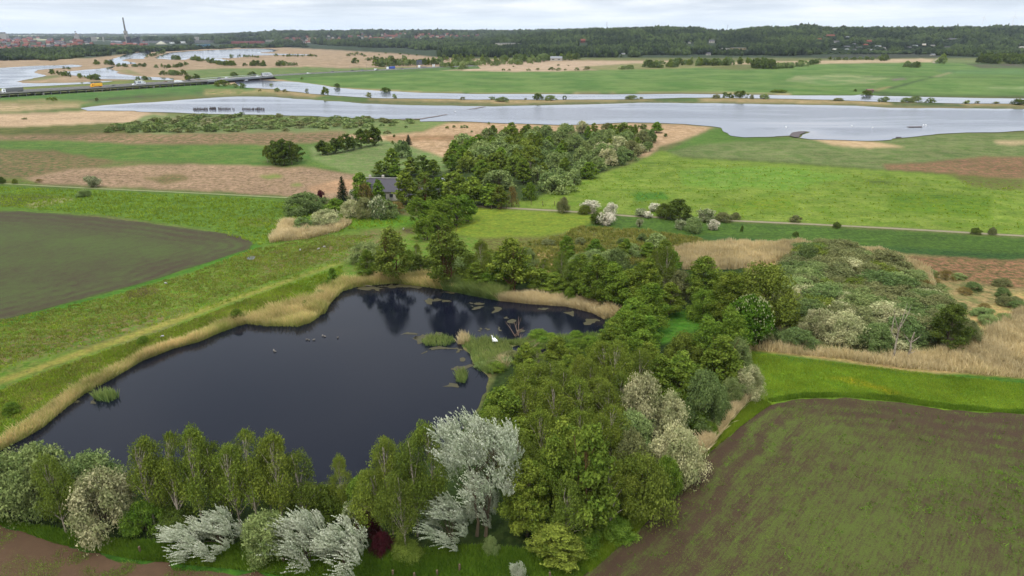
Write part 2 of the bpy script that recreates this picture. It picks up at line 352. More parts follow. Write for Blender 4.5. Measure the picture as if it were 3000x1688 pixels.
# meadow left of the houses
paint([(-300, 540), (0, 542), (400, 560), (846, 581), (960, 600), (1240, 640), (1110, 672), (760, 728), (700, 692), (500, 660), (300, 632), (-300, 612)], (106, 138, 46), (90, 122, 42), 0.35, 0.5)
paint([(-100, 572), (100, 568), (200, 580), (120, 604), (-100, 600)], (98, 112, 42), (84, 100, 40), 0.3, 1.6)
paint([(80, 598), (180, 582), (225, 580), (180, 594), (90, 610)], (182, 172, 130), (125, 140, 75), 0.6, 0.8)
paint([(700, 640), (780, 636), (830, 650), (760, 664), (700, 660)], (110, 112, 40), (100, 130, 48), 0.5, 1.5)
paint([(950, 612), (1250, 640), (1230, 660), (1100, 672), (1000, 660), (950, 640)], (92, 140, 36), (110, 150, 40), 0.4, 0.7)
# strip between the sown field and the pond
paint([(-300, 1010), (0, 945), (311, 862), (543, 794), (743, 727), (900, 700), (1080, 668), (1240, 660), (1400, 700), (1500, 800), (1500, 880), (1000, 860), (600, 990), (0, 1300), (-300, 1450)], (100, 142, 40), (120, 132, 62), 0.55, 0.6)
for q in ([(-100, 1010), (300, 930), (560, 900), (500, 960), (250, 1030), (-100, 1090)], [(-100, 1180), (150, 1110), (330, 1050), (520, 1000), (300, 1090), (60, 1190), (-100, 1240)], [(900, 720), (1100, 668), (1200, 670), (1180, 690), (1000, 760), (780, 800), (760, 775)]):
    paint(q, (135, 120, 82), (98, 130, 48), 0.7, 2.4)
for q in ([(350, 862), (400, 842), (455, 836), (470, 850), (400, 866)], [(700, 758), (760, 746), (775, 758), (720, 768)], [(780, 740), (850, 724), (850, 735), (790, 752)], [(880, 724), (970, 712), (960, 728), (890, 734)], [(1180, 668), (1215, 668), (1210, 684), (1180, 680)], [(740, 896), (800, 870), (860, 850), (830, 872), (760, 905)]):
    paint(q, (86, 66, 58), (110, 110, 55), 0.6, 1.6)
paint([(-300, 1000), (0, 938), (311, 857), (543, 789), (743, 712), (770, 724), (680, 765), (543, 803), (311, 872), (0, 958), (-300, 1030)], (84, 132, 38), (70, 118, 36), 0.4, 0.5)
# track of dry mown grass
paint([(-200, 1183), (0, 1108), (110, 1072), (221, 1032), (331, 994), (442, 955), (552, 918), (660, 879), (776, 841), (893, 803), (1000, 765), (1006, 768), (893, 809), (776, 850), (660, 890), (552, 932), (442, 971), (331, 1011), (221, 1050), (110, 1089), (0, 1125), (-200, 1202)], (168, 154, 84), (140, 150, 62), 0.9, 0.25)
# right: reed marsh and heath behind the lower meadow
paint([(1960, 730), (2050, 718), (2340, 714), (2460, 722), (2650, 745), (3000, 770), (3900, 800), (3900, 1260), (2900, 1112), (2638, 1084), (2443, 1056), (2288, 1036), (2187, 1024), (2000, 860)], (178, 156, 108), (132, 134, 82), 0.4, 0.7)
paint([(1960, 736), (2050, 720), (2340, 716), (2380, 730), (2280, 770), (2160, 790), (2000, 780)], (206, 176, 130), (188, 158, 112), 0.5, 0.6)
paint([(2420, 728), (2600, 745), (2700, 790), (2720, 830), (2640, 822), (2500, 780), (2400, 745)], (204, 176, 132), (186, 158, 114), 0.5, 0.6)
paint([(2660, 752), (3900, 790), (3900, 860), (2960, 845), (2800, 820), (2700, 780)], (172, 128, 98), (110, 104, 60), 0.6, 1.2)
paint([(2700, 1000), (2960, 860), (3900, 900), (3900, 1200), (2850, 1100), (2600, 1060)], (196, 166, 112), (150, 148, 88), 0.5, 1.4)
paint([(2180, 1000), (2290, 1010), (2600, 1050), (2900, 1080), (3100, 1100), (3100, 1120), (2638, 1084), (2288, 1036), (2180, 1024)], (188, 162, 112), (160, 150, 92), 0.6, 0.5)
# lower meadow wedge and grass margins of the right field
paint([(2130, 1060), (2187, 1026), (2288, 1037), (2443, 1057), (2638, 1084), (2832, 1100), (3900, 1180), (3900, 1280), (2400, 1240), (2160, 1262), (2010, 1415), (1890, 1545), (1705, 1700), (1500, 1720), (1500, 1400)], (120, 154, 34), (100, 138, 34), 0.5, 0.4)
paint([(2400, 1105), (2480, 1105), (2560, 1120), (2660, 1140), (2620, 1152), (2500, 1128)], (182, 162, 22), (140, 156, 30), 0.7, 2.2)
paint([(2288, 1037), (2638, 1084), (3900, 1180), (3900, 1205), (2832, 1115), (2443, 1070), (2200, 1045)], (68, 112, 34), (88, 126, 38), 0.5, 0.8)
# ground under the woods and round the pond
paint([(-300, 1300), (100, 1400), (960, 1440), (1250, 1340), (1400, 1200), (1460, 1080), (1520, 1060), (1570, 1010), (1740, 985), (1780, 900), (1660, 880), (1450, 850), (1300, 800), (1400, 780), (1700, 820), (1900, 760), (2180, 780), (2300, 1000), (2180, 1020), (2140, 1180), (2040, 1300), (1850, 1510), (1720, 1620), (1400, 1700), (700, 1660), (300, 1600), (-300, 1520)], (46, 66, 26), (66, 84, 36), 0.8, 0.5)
paint([(1880, 920), (2050, 905), (2060, 960), (1940, 1010)], (72, 128, 34), (92, 138, 44), 0.6, 0.5)
paint([(1320, 500), (1360, 420), (1440, 395), (1700, 385), (1850, 385), (1915, 430), (1810, 490), (1650, 545), (1560, 585), (1440, 600), (1200, 600), (1090, 580), (1090, 500)], (52, 74, 30), (78, 92, 44), 0.5, 0.5)
paint([(2280, 1000), (2300, 860), (2360, 750), (2460, 740), (2700, 850), (2830, 1000), (2750, 1030), (2600, 1050)], (104, 112, 66), (136, 134, 88), 0.6, 0.5)
paint([(-300, 1490), (0, 1530), (155, 1590), (388, 1636), (738, 1672), (1100, 1690), (1700, 1700), (1700, 1800), (-300, 1800)], (74, 120, 32), (58, 100, 30), 0.7, 0.4)
def blur(a, k):
    for ax in (0, 1):
        s = a.copy(); n = 1
        for d in range(1, k+1):
            s += np.roll(a, d, ax)+np.roll(a, -d, ax); n += 2
        a = s/n
    return a
cA = blur(cA, 1); cB = blur(cB, 1); cS = np.where(Vg < 1720, blur(cS, 1), cS)
gm, t = new_mat('ground_cover')
geo = t.nodes.new('ShaderNodeNewGeometry')
aA = nd(t, 'ShaderNodeAttribute', attribute_name='colA'); aB = nd(t, 'ShaderNodeAttribute', attribute_name='colB'); aS = nd(t, 'ShaderNodeAttribute', attribute_name='pat')
vs = t.nodes.new('ShaderNodeVectorMath'); vs.operation = 'SCALE'
t.links.new(geo.outputs['Position'], vs.inputs[0]); t.links.new(aS.outputs['Fac'], vs.inputs['Scale'])
n1 = noise(t, vs.outputs[0], 1.0, 7, 0.68)
f1 = ramp(t, n1, [(0.42, (0, 0, 0)), (0.57, (1, 1, 1))])
c = mixc(t, f1, aA.outputs['Color'], aB.outputs['Color'])
n2 = noise(t, geo.outputs['Position'], 1.1, 8, 0.72)
n3 = noise(t, geo.outputs['Position'], 0.021, 5, 0.6)
n4 = noise(t, vmath(t, 'MULTIPLY', geo.outputs['Position'], (0.12, 0.5, 1)), 1.0, 6, 0.7)
k = math_n(t, 'ADD', math_n(t, 'MULTIPLY', n2, 2.3), math_n(t, 'ADD', math_n(t, 'MULTIPLY', n3, 0.75), math_n(t, 'MULTIPLY', n4, 0.9)))
n7 = noise(t, vmath(t, 'MULTIPLY', geo.outputs['Position'], (0.05, 0.14, 1)), 1.0, 6, 0.65)
k = math_n(t, 'SUBTRACT', math_n(t, 'ADD', k, math_n(t, 'MULTIPLY', n7, 0.7)), 1.32)
cc = t.nodes.new('ShaderNodeVectorMath'); cc.operation = 'SCALE'
t.links.new(c, cc.inputs[0]); t.links.new(k, cc.inputs['Scale'])
# small dark tussocks and weeds
n5 = noise(t, geo.outputs['Position'], 0.65, 6, 0.75)
tus = ramp(t, n5, [(0.60, (0, 0, 0)), (0.68, (1, 1, 1))])
c2 = mixc(t, math_n(t, 'MULTIPLY', tus, 0.45), cc.outputs[0], lin((40, 62, 18)))
b = pbsdf(t, c2, 0.95, 0.1)
bp = t.nodes.new('ShaderNodeBump'); bp.inputs['Strength'].default_value = 0.6; bp.inputs['Distance'].default_value = 0.35
t.links.new(n2, bp.inputs['Height']); t.links.new(bp.outputs[0], b.inputs['Normal'])
out(t, b.outputs[0])
nr, nc = U.shape
idx = np.arange(nr*nc).reshape(nr, nc)
Fq = np.stack([idx[:-1, :-1], idx[1:, :-1], idx[1:, 1:], idx[:-1, 1:]], -1).reshape(-1, 4)
one = np.ones((nr*nc, 1), np.float32)
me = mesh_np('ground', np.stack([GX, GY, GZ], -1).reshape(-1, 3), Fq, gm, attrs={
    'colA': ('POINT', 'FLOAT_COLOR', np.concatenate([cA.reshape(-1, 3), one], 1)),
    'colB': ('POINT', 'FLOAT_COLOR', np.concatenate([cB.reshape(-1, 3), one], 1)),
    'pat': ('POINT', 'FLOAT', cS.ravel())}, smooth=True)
tag(ob('ground', me), None, None, kind='structure')
# ------------------------------------------------------------ flat sheets: water and tilled fields
def outline(poly, z, step, jit, seed):
    pts = [P(u, v, z) for u, v in poly]; o = []
    for i in range(len(pts)):
        a, b = pts[i], pts[(i+1) % len(pts)]
        L = (b-a).length; n = max(1, int(L/step))
        for k in range(n):
            q = a+(b-a)*(k/n)
            nx = fbm(q.x/(step*6), q.y/(step*6), seed, 4); ny = fbm(q.x/(step*6), q.y/(step*6), seed+50, 4)
            o.append((q.x+float(nx)*jit, q.y+float(ny)*jit))
    return o
def sheet(name, poly, z, step, jit, mat, seed=0, grid=None):
    o = outline(poly, z, step, jit, seed)
    vv = [Vector(q) for q in o]; n = len(vv)
    if grid:
        xs = np.array([q[0] for q in o]); ys = np.array([q[1] for q in o])
        gx, gy = np.meshgrid(np.arange(xs.min(), xs.max(), grid), np.arange(ys.min(), ys.max(), grid))
        m = inpoly(gx, gy, o)
        vv += [Vector((float(a), float(b))) for a, b in zip(gx[m], gy[m])]
    r = delaunay_2d_cdt(vv, [], [list(range(n))], 1, 1e-4)
    V = [(q.x, q.y, z) for q in r[0]]; F = [f for f in r[2]]
    A = np.array(V)[:, :2]; Pa = np.array(o); Pb = np.roll(Pa, -1, 0); ed = np.full(len(A), 1e9)
    if grid:
        for a, b_ in zip(Pa, Pb):
            d = b_-a; L2 = max((d*d).sum(), 1e-9); tt = np.clip(((A-a)@d)/L2, 0, 1)
            ed = np.minimum(ed, np.hypot(*(A-(a+tt[:, None]*d)).T))
    F = [f if ((Vector(V[f[1]])-Vector(V[f[0]])).cross(Vector(V[f[2]])-Vector(V[f[0]]))).z > 0 else f[::-1] for f in F]
    me = mesh_np(name, V, F, mat, attrs={'edge': ('POINT', 'FLOAT', np.minimum(ed, 1000))} if grid else None)
    return tag(ob(name, me), None, None, kind='structure')
def water_mat(name, deep, wave, dist, rough, ior=1.33):
    m, t = new_mat(name); g = t.nodes.new('ShaderNodeNewGeometry')
    w1 = noise(t, vmath(t, 'MULTIPLY', g.outputs['Position'], (wave, wave*1.6, 1)), 1.0, 5, 0.6)
    big = noise(t, vmath(t, 'MULTIPLY', g.outputs['Position'], (0.004, 0.02, 1)), 1.0, 5, 0.6, 0.8)
    eg = nd(t, 'ShaderNodeAttribute', attribute_name='edge').outputs['Fac']
    calm = ramp(t, big, [(0.36, (0, 0, 0)), (0.52, (1, 1, 1))])
    if name == 'lake_water':
        ed_ = math_n(t, 'MULTIPLY', math_n(t, 'ADD', eg, math_n(t, 'MULTIPLY', big, 30.0)), 0.02)
        calm = math_n(t, 'MULTIPLY', calm, ramp(t, ed_, [(0.45, (0, 0, 0)), (0.85, (1, 1, 1))]))
    b = pbsdf(t, deep, rough, 0.5); b.inputs['IOR'].default_value = ior
    t.links.new(math_n(t, 'ADD', math_n(t, 'MULTIPLY', calm, rough), rough*0.3), b.inputs['Roughness'])
    bp = t.nodes.new('ShaderNodeBump'); bp.inputs['Distance'].default_value = dist
    t.links.new(math_n(t, 'ADD', math_n(t, 'MULTIPLY', calm, 0.8), 0.06), bp.inputs['Strength'])
    t.links.new(w1, bp.inputs['Height']); t.links.new(bp.outputs[0], b.inputs['Normal'])
    out(t, b.outputs[0]); return m
wpond = water_mat('pond_water', (0.004, 0.005, 0.010), 2.2, 0.016, 0.05, 1.265)
wfar = water_mat('lake_water', (0.10, 0.105, 0.13), 0.35, 0.25, 0.12, 1.4)
POND = [(-150, 1380), (0, 1310), (60, 1280), (116, 1250), (177, 1198), (237, 1154), (339, 1098), (414, 1054), (505, 1018), (582, 997), (625, 972), (668, 958), (718, 946), (776, 954), (873, 956), (908, 946), (947, 919), (970, 880), (1000, 850), (1039, 840), (1155, 829), (1233, 838), (1330, 852), (1400, 868), (1466, 880), (1560, 890), (1660, 896), (1738, 915), (1775, 935), (1770, 965), (1745, 992), (1640, 1000), (1543, 1004), (1477, 1002), (1400, 1000), (1349, 1003), (1345, 1012), (1376, 1036), (1388, 1065), (1427, 1102), (1420, 1145), (1400, 1200), (1330, 1290), (1240, 1350), (1120, 1400), (960, 1425), (700, 1420), (430, 1415), (250, 1400), (60, 1400), (-150, 1430)]
sheet('pond', POND, 0.03, 0.8, 0.9, wpond, 3)
sheet('pool', [(1500, 1018), (1530, 1008), (1580, 1015), (1620, 1030), (1640, 1050), (1590, 1062), (1540, 1060), (1505, 1045)], 0.03, 0.8, 0.9, wpond, 4)
sheet('lake', [(237, 316), (300, 308.5), (380, 303), (450, 299.5), (530, 293.5), (600, 288.5), (700, 283), (800, 284), (870, 290), (1000, 298), (1060, 304), (1200, 308), (1350, 311), (1440, 312.5), (1500, 310), (1600, 309), (1800, 304), (1900, 301), (2100, 303), (2300, 306), (2500, 310), (2600, 316), (2800, 318), (3000, 320), (3900, 332), (3900, 384), (3000, 383), (2880, 387), (2750, 392), (2700, 400), (2620, 410), (2560, 411), (2450, 408), (2380, 408), (2345, 403), (2345, 394), (2366, 386), (2350, 384), (2325, 388), (2312, 396), (2250, 400), (2180, 403), (2140, 399), (2120, 385), (2118, 375), (2080, 370), (2000, 363), (1850, 359), (1800, 362), (1640, 366), (1560, 363), (1400, 358), (1330, 355), (1240, 356), (1233, 347), (1160, 349), (1100, 349), (1000, 344), (900, 340), (800, 337), (700, 335), (600, 333.5), (480, 329.5), (430, 328.5), (400, 325), (330, 324), (252, 325)], 0.3, 4, 5, wfar, 7, grid=14.0)
sheet('channel', [(690, 240), (722, 233), (776, 235), (873, 241), (940, 250), (1000, 259), (1100, 266), (1230, 272), (1400, 276), (1600, 276), (1800, 277), (2000, 275), (2318, 280), (2505, 280), (2525, 277.5), (2582, 282), (2932, 288.5), (3900, 305), (3900, 320), (3000, 303.5), (2815, 303.5), (2563, 297.5), (2427, 292), (2250, 289), (2085, 286.5), (2000, 287), (1893, 290), (1815, 291.5), (1543, 292), (1350, 291), (1078, 287), (1000, 281), (932, 276), (854, 268), (800, 261), (718, 257), (700, 250)], 0.3, 5, 4, wfar, 9, grid=30.0)
sheet('left_bay', [(-900, 205), (0, 199), (85, 194), (217, 190), (250, 192.5), (233, 196), (160, 201), (115, 205), (97, 210.5), (110, 216), (138, 222.5), (78, 233), (48, 240), (60, 243.5), (120, 244.6), (194, 243.5), (291, 238.5), (330, 237.5), (272, 245), (78, 254), (0, 258.5), (-900, 300)], 0.3, 8, 8, wfar, 11, grid=30.0)
sheet('river', [(175, 211), (233, 206.5), (290, 201.5), (342, 193), (330, 184), (312, 177), (349, 167), (373, 157), (446, 149), (442, 154), (427, 167), (423, 172.5), (373, 172.5), (357, 177), (402, 186), (352, 190), (318, 202), (342, 209.5), (349, 216.5), (388, 223), (466, 227), (516, 229.5), (508, 235), (411, 233.5), (295, 231.5), (248, 225.5), (194, 217.5)], 0.3, 8, 6, wfar, 13, grid=30.0)
sheet('far_lake', [(460, 172), (458, 168), (485, 157), (500, 154), (555, 150), (616, 147), (733, 142.5), (791, 143), (815, 147), (803, 152), (760, 154), (765, 156), (830, 158), (910, 160), (908, 162.5), (830, 161), (752, 162.5), (671, 171), (611, 170), (653, 172), (671, 178), (636, 181), (616, 175), (558, 170.5), (539, 175), (500, 175)], 0.3, 15, 10, wfar, 15, grid=30.0)
sheet('inlet', [(491, 146.5), (508, 143), (520, 142), (528, 143), (505, 146)], 0.3, 10, 6, wfar, 16)
# bare mud spits in the lake
mud = simple('mud', alb((96, 82, 82)), 0.6, 0.15, 0.4)
for i, q in enumerate(([(2315, 398), (2326, 388), (2348, 384), (2366, 386), (2350, 394), (2344, 403), (2330, 402)], [(2655, 371), (2700, 369.5), (2706, 373), (2670, 373)], [(2622, 400), (2640, 400), (2638, 402), (2624, 402)], [(1165, 350), (1233, 346), (1310, 334), (1314, 334.6), (1240, 347.5), (1180, 351)], [(1367, 321.5), (1400, 314.5), (1425, 311.5), (1424, 312.8), (1395, 318)])):
    sheet('mudbank', q, 0.5, 3, 2, mud if i < 3 else simple('weir_stones', alb((150, 142, 142)), 0.8, 0.1, 0.5), 20+i)
# weed-covered shallows at the pond's head
ls = simple('lily_pads', alb((84, 80, 50)), 0.6, 0.3, 3.0)
rr = random.Random(5)
def raft(u, v, w, h, seed):
    q = [(u+w/2*math.cos(a)*rr.uniform(.6, 1.1), v+h/2*math.sin(a)*rr.uniform(.6, 1.1)) for a in [i*math.pi/7 for i in range(14)]]
    return q
SH = [(1180, 836, 160, 13), (1090, 845, 90, 9), (1256, 884, 26, 22), (1275, 878, 30, 10), (1330, 858, 60, 8), (1300, 880, 40, 10), (1390, 888, 60, 9), (1460, 908, 26, 14), (1520, 880, 60, 8), (1670, 917, 32, 9), (1735, 942, 52, 17), (1530, 965, 22, 12), (1463, 964, 18, 10), (1408, 966, 16, 8), (1427, 961, 12, 6), (1250, 990, 90, 24), (1300, 1022, 70, 12), (1360, 1078, 60, 26), (1340, 1106, 28, 18), (1322, 1130, 34, 10), (1356, 1050, 22, 8), (1225, 984, 30, 10), (1400, 900, 30, 6), (1590, 902, 40, 7), (1340, 1028, 34, 7), (265, 1175, 40, 10), (235, 1182, 24, 6), (1192, 982, 30, 4), (1245, 1028, 20, 5), (1380, 903, 18, 6), (1510, 940, 26, 8), (1485, 930, 16, 5)]
for i, a in enumerate(SH):
    o = sheet('lily_raft', raft(*a, i), 0.06+0.004*(i % 3), 0.3, 2.2, ls, 60+i)
    o['kind'] = 'stuff'
# tilled fields
def field_mat(name, soil, crop, ang, cover, ringw):
    m, t = new_mat(name); g = t.nodes.new('ShaderNodeNewGeometry')
    e = nd(t, 'ShaderNodeAttribute', attribute_name='edge').outputs['Fac']
    mp = t.nodes.new('ShaderNodeMapping'); mp.inputs['Rotation'].default_value = (0, 0, ang)
    t.links.new(g.outputs['Position'], mp.inputs[0])
    st = vmath(t, 'MULTIPLY', mp.outputs[0], (0.03, 0.55, 1))
    a = noise(t, st, 1.0, 5, 0.6)
    big = noise(t, g.outputs['Position'], 0.035, 4, 0.6)
    fine = noise(t, g.outputs['Position'], 4.5, 6, 0.85)
    mid = noise(t, g.outputs['Position'], 0.5, 5, 0.7)
    wob = math_n(t, 'ADD', e, math_n(t, 'MULTIPLY', big, 9.0))
    ring = math_n(t, 'SINE', math_n(t, 'MULTIPLY', wob, ringw), None)
    nearf = math_n(t, 'SUBTRACT', 1.0, math_n(t, 'MULTIPLY', e, 0.055), True)
    ringm = math_n(t, 'MULTIPLY', math_n(t, 'MULTIPLY', ring, math_n(t, 'MULTIPLY', nearf, 0.22)), math_n(t, 'SUBTRACT', noise(t, g.outputs['Position'], 0.09, 4, 0.6), 0.22, True))
    rowv = vmath(t, 'MULTIPLY', mp.outputs[0], (0.4, 3.6, 1)); rows = noise(t, rowv, 1.0, 4, 0.7)
    s = math_n(t, 'ADD', math_n(t, 'MULTIPLY', a, 0.13), math_n(t, 'MULTIPLY', big, 0.30))
    s = math_n(t, 'ADD', s, math_n(t, 'MULTIPLY', fine, 0.75)); s = math_n(t, 'ADD', s, math_n(t, 'MULTIPLY', mid, 0.18)); s = math_n(t, 'ADD', s, math_n(t, 'MULTIPLY', math_n(t, 'SUBTRACT', rows, 0.5), 0.5))
    s = math_n(t, 'ADD', s, ringm); s = math_n(t, 'SUBTRACT', s, math_n(t, 'MULTIPLY', nearf, 0.08))
    f = ramp(t, s, [(cover, (0, 0, 0)), (cover+0.14, (1, 1, 1))])
    sv = mixc(t, mid, tuple(q*0.7 for q in soil), tuple(q*1.35 for q in soil))
    cv = mixc(t, big, tuple(q*0.8 for q in crop), tuple(q*1.25 for q in crop))
    c = mixc(t, f, sv, cv)
    b = pbsdf(t, c, 0.95, 0.15)
    bp = t.nodes.new('ShaderNodeBump'); bp.inputs['Strength'].default_value = 0.7; bp.inputs['Distance'].default_value = 0.15
    t.links.new(fine, bp.inputs['Height']); t.links.new(bp.outputs[0], b.inputs['Normal'])
    out(t, b.outputs[0]); return m
S1 = [(-300, 612), (0, 620), (58, 619), (194, 628), (349, 644), (505, 663), (640, 682), (700, 691), (730, 702), (741, 714), (728, 728), (660, 752), (543, 789), (427, 826), (311, 857), (194, 888), (78, 919), (0, 939), (-300, 1005)]
S2 = [(3900, 1280), (3900, 2300), (1300, 2300), (1500, 1880), (1710, 1688), (1815, 1600), (1893, 1530), (2000, 1410), (2058, 1343), (2136, 1273), (2217, 1211), (2269, 1181), (2346, 1169), (2482, 1167), (2638, 1181), (2793, 1204), (2900, 1210), (3000, 1216)]
S3 = [(-400, 1440), (-150, 1500), (0, 1541), (58, 1561), (155, 1600), (272, 1627), (388, 1646), (543, 1662), (738, 1681), (900, 1710), (1000, 1900), (700, 2300), (-400, 2300)]
def ang_of(p, q):
    v = P(*q)-P(*p); return -math.atan2(v.y, v.x)
fm1 = field_mat('sown_field_left', alb((84, 74, 58)), alb((88, 106, 54)), ang_of((194, 888), (660, 752)), 0.59, 1.6)
fm2 = field_mat('sown_field_right', alb((86, 68, 54)), alb((98, 114, 50)), ang_of((1815, 1600), (2217, 1211)), 0.60, 1.9)
fm3 = field_mat('stubble_field', alb((108, 86, 66)), alb((100, 112, 50)), 0.3, 0.80, 1.9)
sheet('field', S1, 0.06, 1.0, 0.8, fm1, 31, grid=3.0)
sheet('field', S2, 0.06, 0.5, 0.7, fm2, 33, grid=1.8)
sheet('field', S3, 0.06, 0.5, 1.2, fm3, 35, grid=1.8)
# lanes
def strip(name, pts, w, z, mat, ter=False, kind='structure', uvz=None):
    pp = [P(u, v, 0) for u, v in pts]; q = []
    for i in range(len(pp)-1):
        n = max(1, int((pp[i+1]-pp[i]).length/6))
        for k in range(n): q.append(pp[i].lerp(pp[i+1], k/n))
    q.append(pp[-1]); V = []; F = []
    for i, p in enumerate(q):
        d = (q[min(i+1, len(q)-1)]-q[max(i-1, 0)]).normalized(); nn = Vector((-d.y, d.x, 0))
        ww = w*(1+0.15*float(fbm(p.x/5, p.y/5, 3, 2)))
        V += [tuple(p+nn*ww/2+Vector((0, 0, z))), tuple(p-nn*ww/2+Vector((0, 0, z)))]
    F = [(2*i, 2*i+1, 2*i+3, 2*i+2) for i in range(len(q)-1)]
    o = ob(name, mesh_np(name, V, F, mat)); return tag(o, None, None, kind=kind)
lane = simple('gravel_lane', alb((160, 152, 124)), 0.9, 0.18, 0.5)
strip('path', [(-150, 532), (12, 538.5), (252, 551.5), (582, 566.5), (846, 580), (900, 586)], 1.3, 0.05, simple('grassy_lane', alb((150, 160, 108)), 0.9, 0.2, 0.6))
strip('path', [(1395, 604), (1485, 610), (1640, 618), (1699, 622), (1854, 634), (2000, 640), (2144, 647), (2388, 658), (2621, 670), (2800, 680), (2932, 688), (3300, 708)], 1.9, 0.05, lane)
strip('path', [(2738, 186), (2742, 179), (2750, 172)], 9, 0.4, lane)
# ------------------------------------------------------------ foliage
def leaf_mat(name, base, warm, var=0.28, trans=0.2):
    m, t = new_mat(name)
    cv = nd(t, 'ShaderNodeAttribute', attribute_name='cv').outputs['Fac']
    oi = t.nodes.new('ShaderNodeObjectInfo')
    c = mixc(t, cv, albl(base), albl(warm))
    hs = t.nodes.new('ShaderNodeHueSaturation')
    t.links.new(c, hs.inputs['Color'])
    t.links.new(math_n(t, 'ADD', math_n(t, 'MULTIPLY', oi.outputs['Random'], var), 1-var/2), hs.inputs['Value'])
    r2 = math_n(t, 'FRACT', math_n(t, 'MULTIPLY', oi.outputs['Random'], 7.31))
    t.links.new(math_n(t, 'ADD', math_n(t, 'MULTIPLY', r2, 0.018), 0.489), hs.inputs['Hue'])
    d = t.nodes.new('ShaderNodeBsdfDiffuse'); tr = t.nodes.new('ShaderNodeBsdfTranslucent')
    t.links.new(hs.outputs[0], d.inputs[0]); t.links.new(hs.outputs[0], tr.inputs[0])
    mx = t.nodes.new('ShaderNodeMixShader'); mx.inputs[0].default_value = trans
    t.links.new(d.outputs[0], mx.inputs[1]); t.links.new(tr.outputs[0], mx.inputs[2])
    out(t, mx.outputs[0]); return m
LM = {
 'birch': leaf_mat('birch_leaves', (76, 100, 36), (154, 170, 74)),
 'alder': leaf_mat('alder_leaves', (70, 98, 36), (142, 160, 66)),
 'fresh': leaf_mat('fresh_leaves', (74, 108, 38), (134, 162, 64)),
 'dark':  leaf_mat('dark_leaves', (62, 84, 36), (112, 130, 60)),
 'willow': leaf_mat('willow_leaves', (94, 122, 66), (164, 180, 118)),
 'sallow': leaf_mat('sallow_leaves', (98, 110, 70), (152, 156, 106)),
 'teal': leaf_mat('bluish_willow_leaves', (82, 108, 60), (140, 160, 100)),
 'cream': leaf_mat('catkin_laden_foliage', (124, 140, 88), (212, 210, 166)),
 'silver': leaf_mat('silver_leaves', (112, 138, 92), (232, 238, 222), 0.08),
 'may': leaf_mat('hawthorn_blossom', (100, 122, 66), (236, 234, 216), 0.06),
 'may2': leaf_mat('sparse_hawthorn_blossom', (96, 120, 66), (190, 196, 160), 0.1),
 'purple': leaf_mat('purple_leaves', (56, 26, 32), (96, 44, 52)),
 'spruce': leaf_mat('spruce_needles', (22, 36, 22), (48, 66, 38)),
 'chest': leaf_mat('chestnut_leaves', (50, 88, 28), (104, 138, 48)),
 'brown': leaf_mat('budding_twigs', (112, 98, 56), (150, 140, 84)),
 'olive': leaf_mat('olive_leaves', (78, 98, 38), (134, 152, 68)),
}
bark = simple('grey_bark', alb((110, 98, 78)), 0.9, 0.25, 3.0)
rbark = simple('brown_bark', alb((128, 96, 62)), 0.9, 0.25, 3.0)
wbm, t = new_mat('white_birch_bark'); g = t.nodes.new('ShaderNodeTexCoord')
nn = noise(t, vmath(t, 'MULTIPLY', g.outputs['Object'], (3, 3, 1.2)), 1.5, 5, 0.7)
bb = pbsdf(t, ramp(t, nn, [(0.40, alb((92, 82, 70))), (0.52, alb((205, 196, 178))), (0.8, alb((226, 220, 205)))]), 0.8, 0.2)
out(t, bb.outputs[0]); wbark = wbm
EZ = np.array([0, 0, 1.0])
def rad_prof(shape, t):
    if shape == 'dome': return np.sqrt(np.clip(1-t**2.2, 0, 1))
    if shape == 'round': return np.sqrt(np.clip(1-np.abs(2*t-0.95)**2.3, 0, 1))
    if shape == 'ovoid': return np.minimum(1, (t+0.12)/0.34)**0.7*np.clip(1-t, 0, 1)**0.55
    if shape == 'birch': return np.minimum(1, (t+0.1)/0.4)**0.6*np.clip(1-t**1.5, 0, 1)**0.7
    if shape == 'cone': return np.clip(1-t, 0, 1)**0.85
    if shape == 'column': return np.minimum(1, (t+0.1)/0.2)*np.clip(1-t**3, 0, 1)**0.6
    return np.sqrt(np.clip(1-(2*t-1)**2, 0, 1))
def unit(a): return a/np.maximum(np.linalg.norm(a, axis=-1, keepdims=True), 1e-9)
def leaves(rng, cen, nrm, size, asp=0.6, along=None):
    """one diamond-shaped spray of leaves per point"""
    n = len(cen); r = unit(rng.normal(size=(n, 3)))
    if along is None: a = unit(np.cross(nrm, r))
    else: a = unit(along)
    b = unit(np.cross(nrm, a)); s = size[:, None]
    fold = nrm*s*0.18
    V = np.stack([cen-a*s*0.5, cen+b*s*0.5*asp+fold, cen+a*s*0.5, cen-b*s*0.5*asp+fold], 1).reshape(-1, 3)
    F = np.arange(n*4).reshape(n, 4)
    return V, F
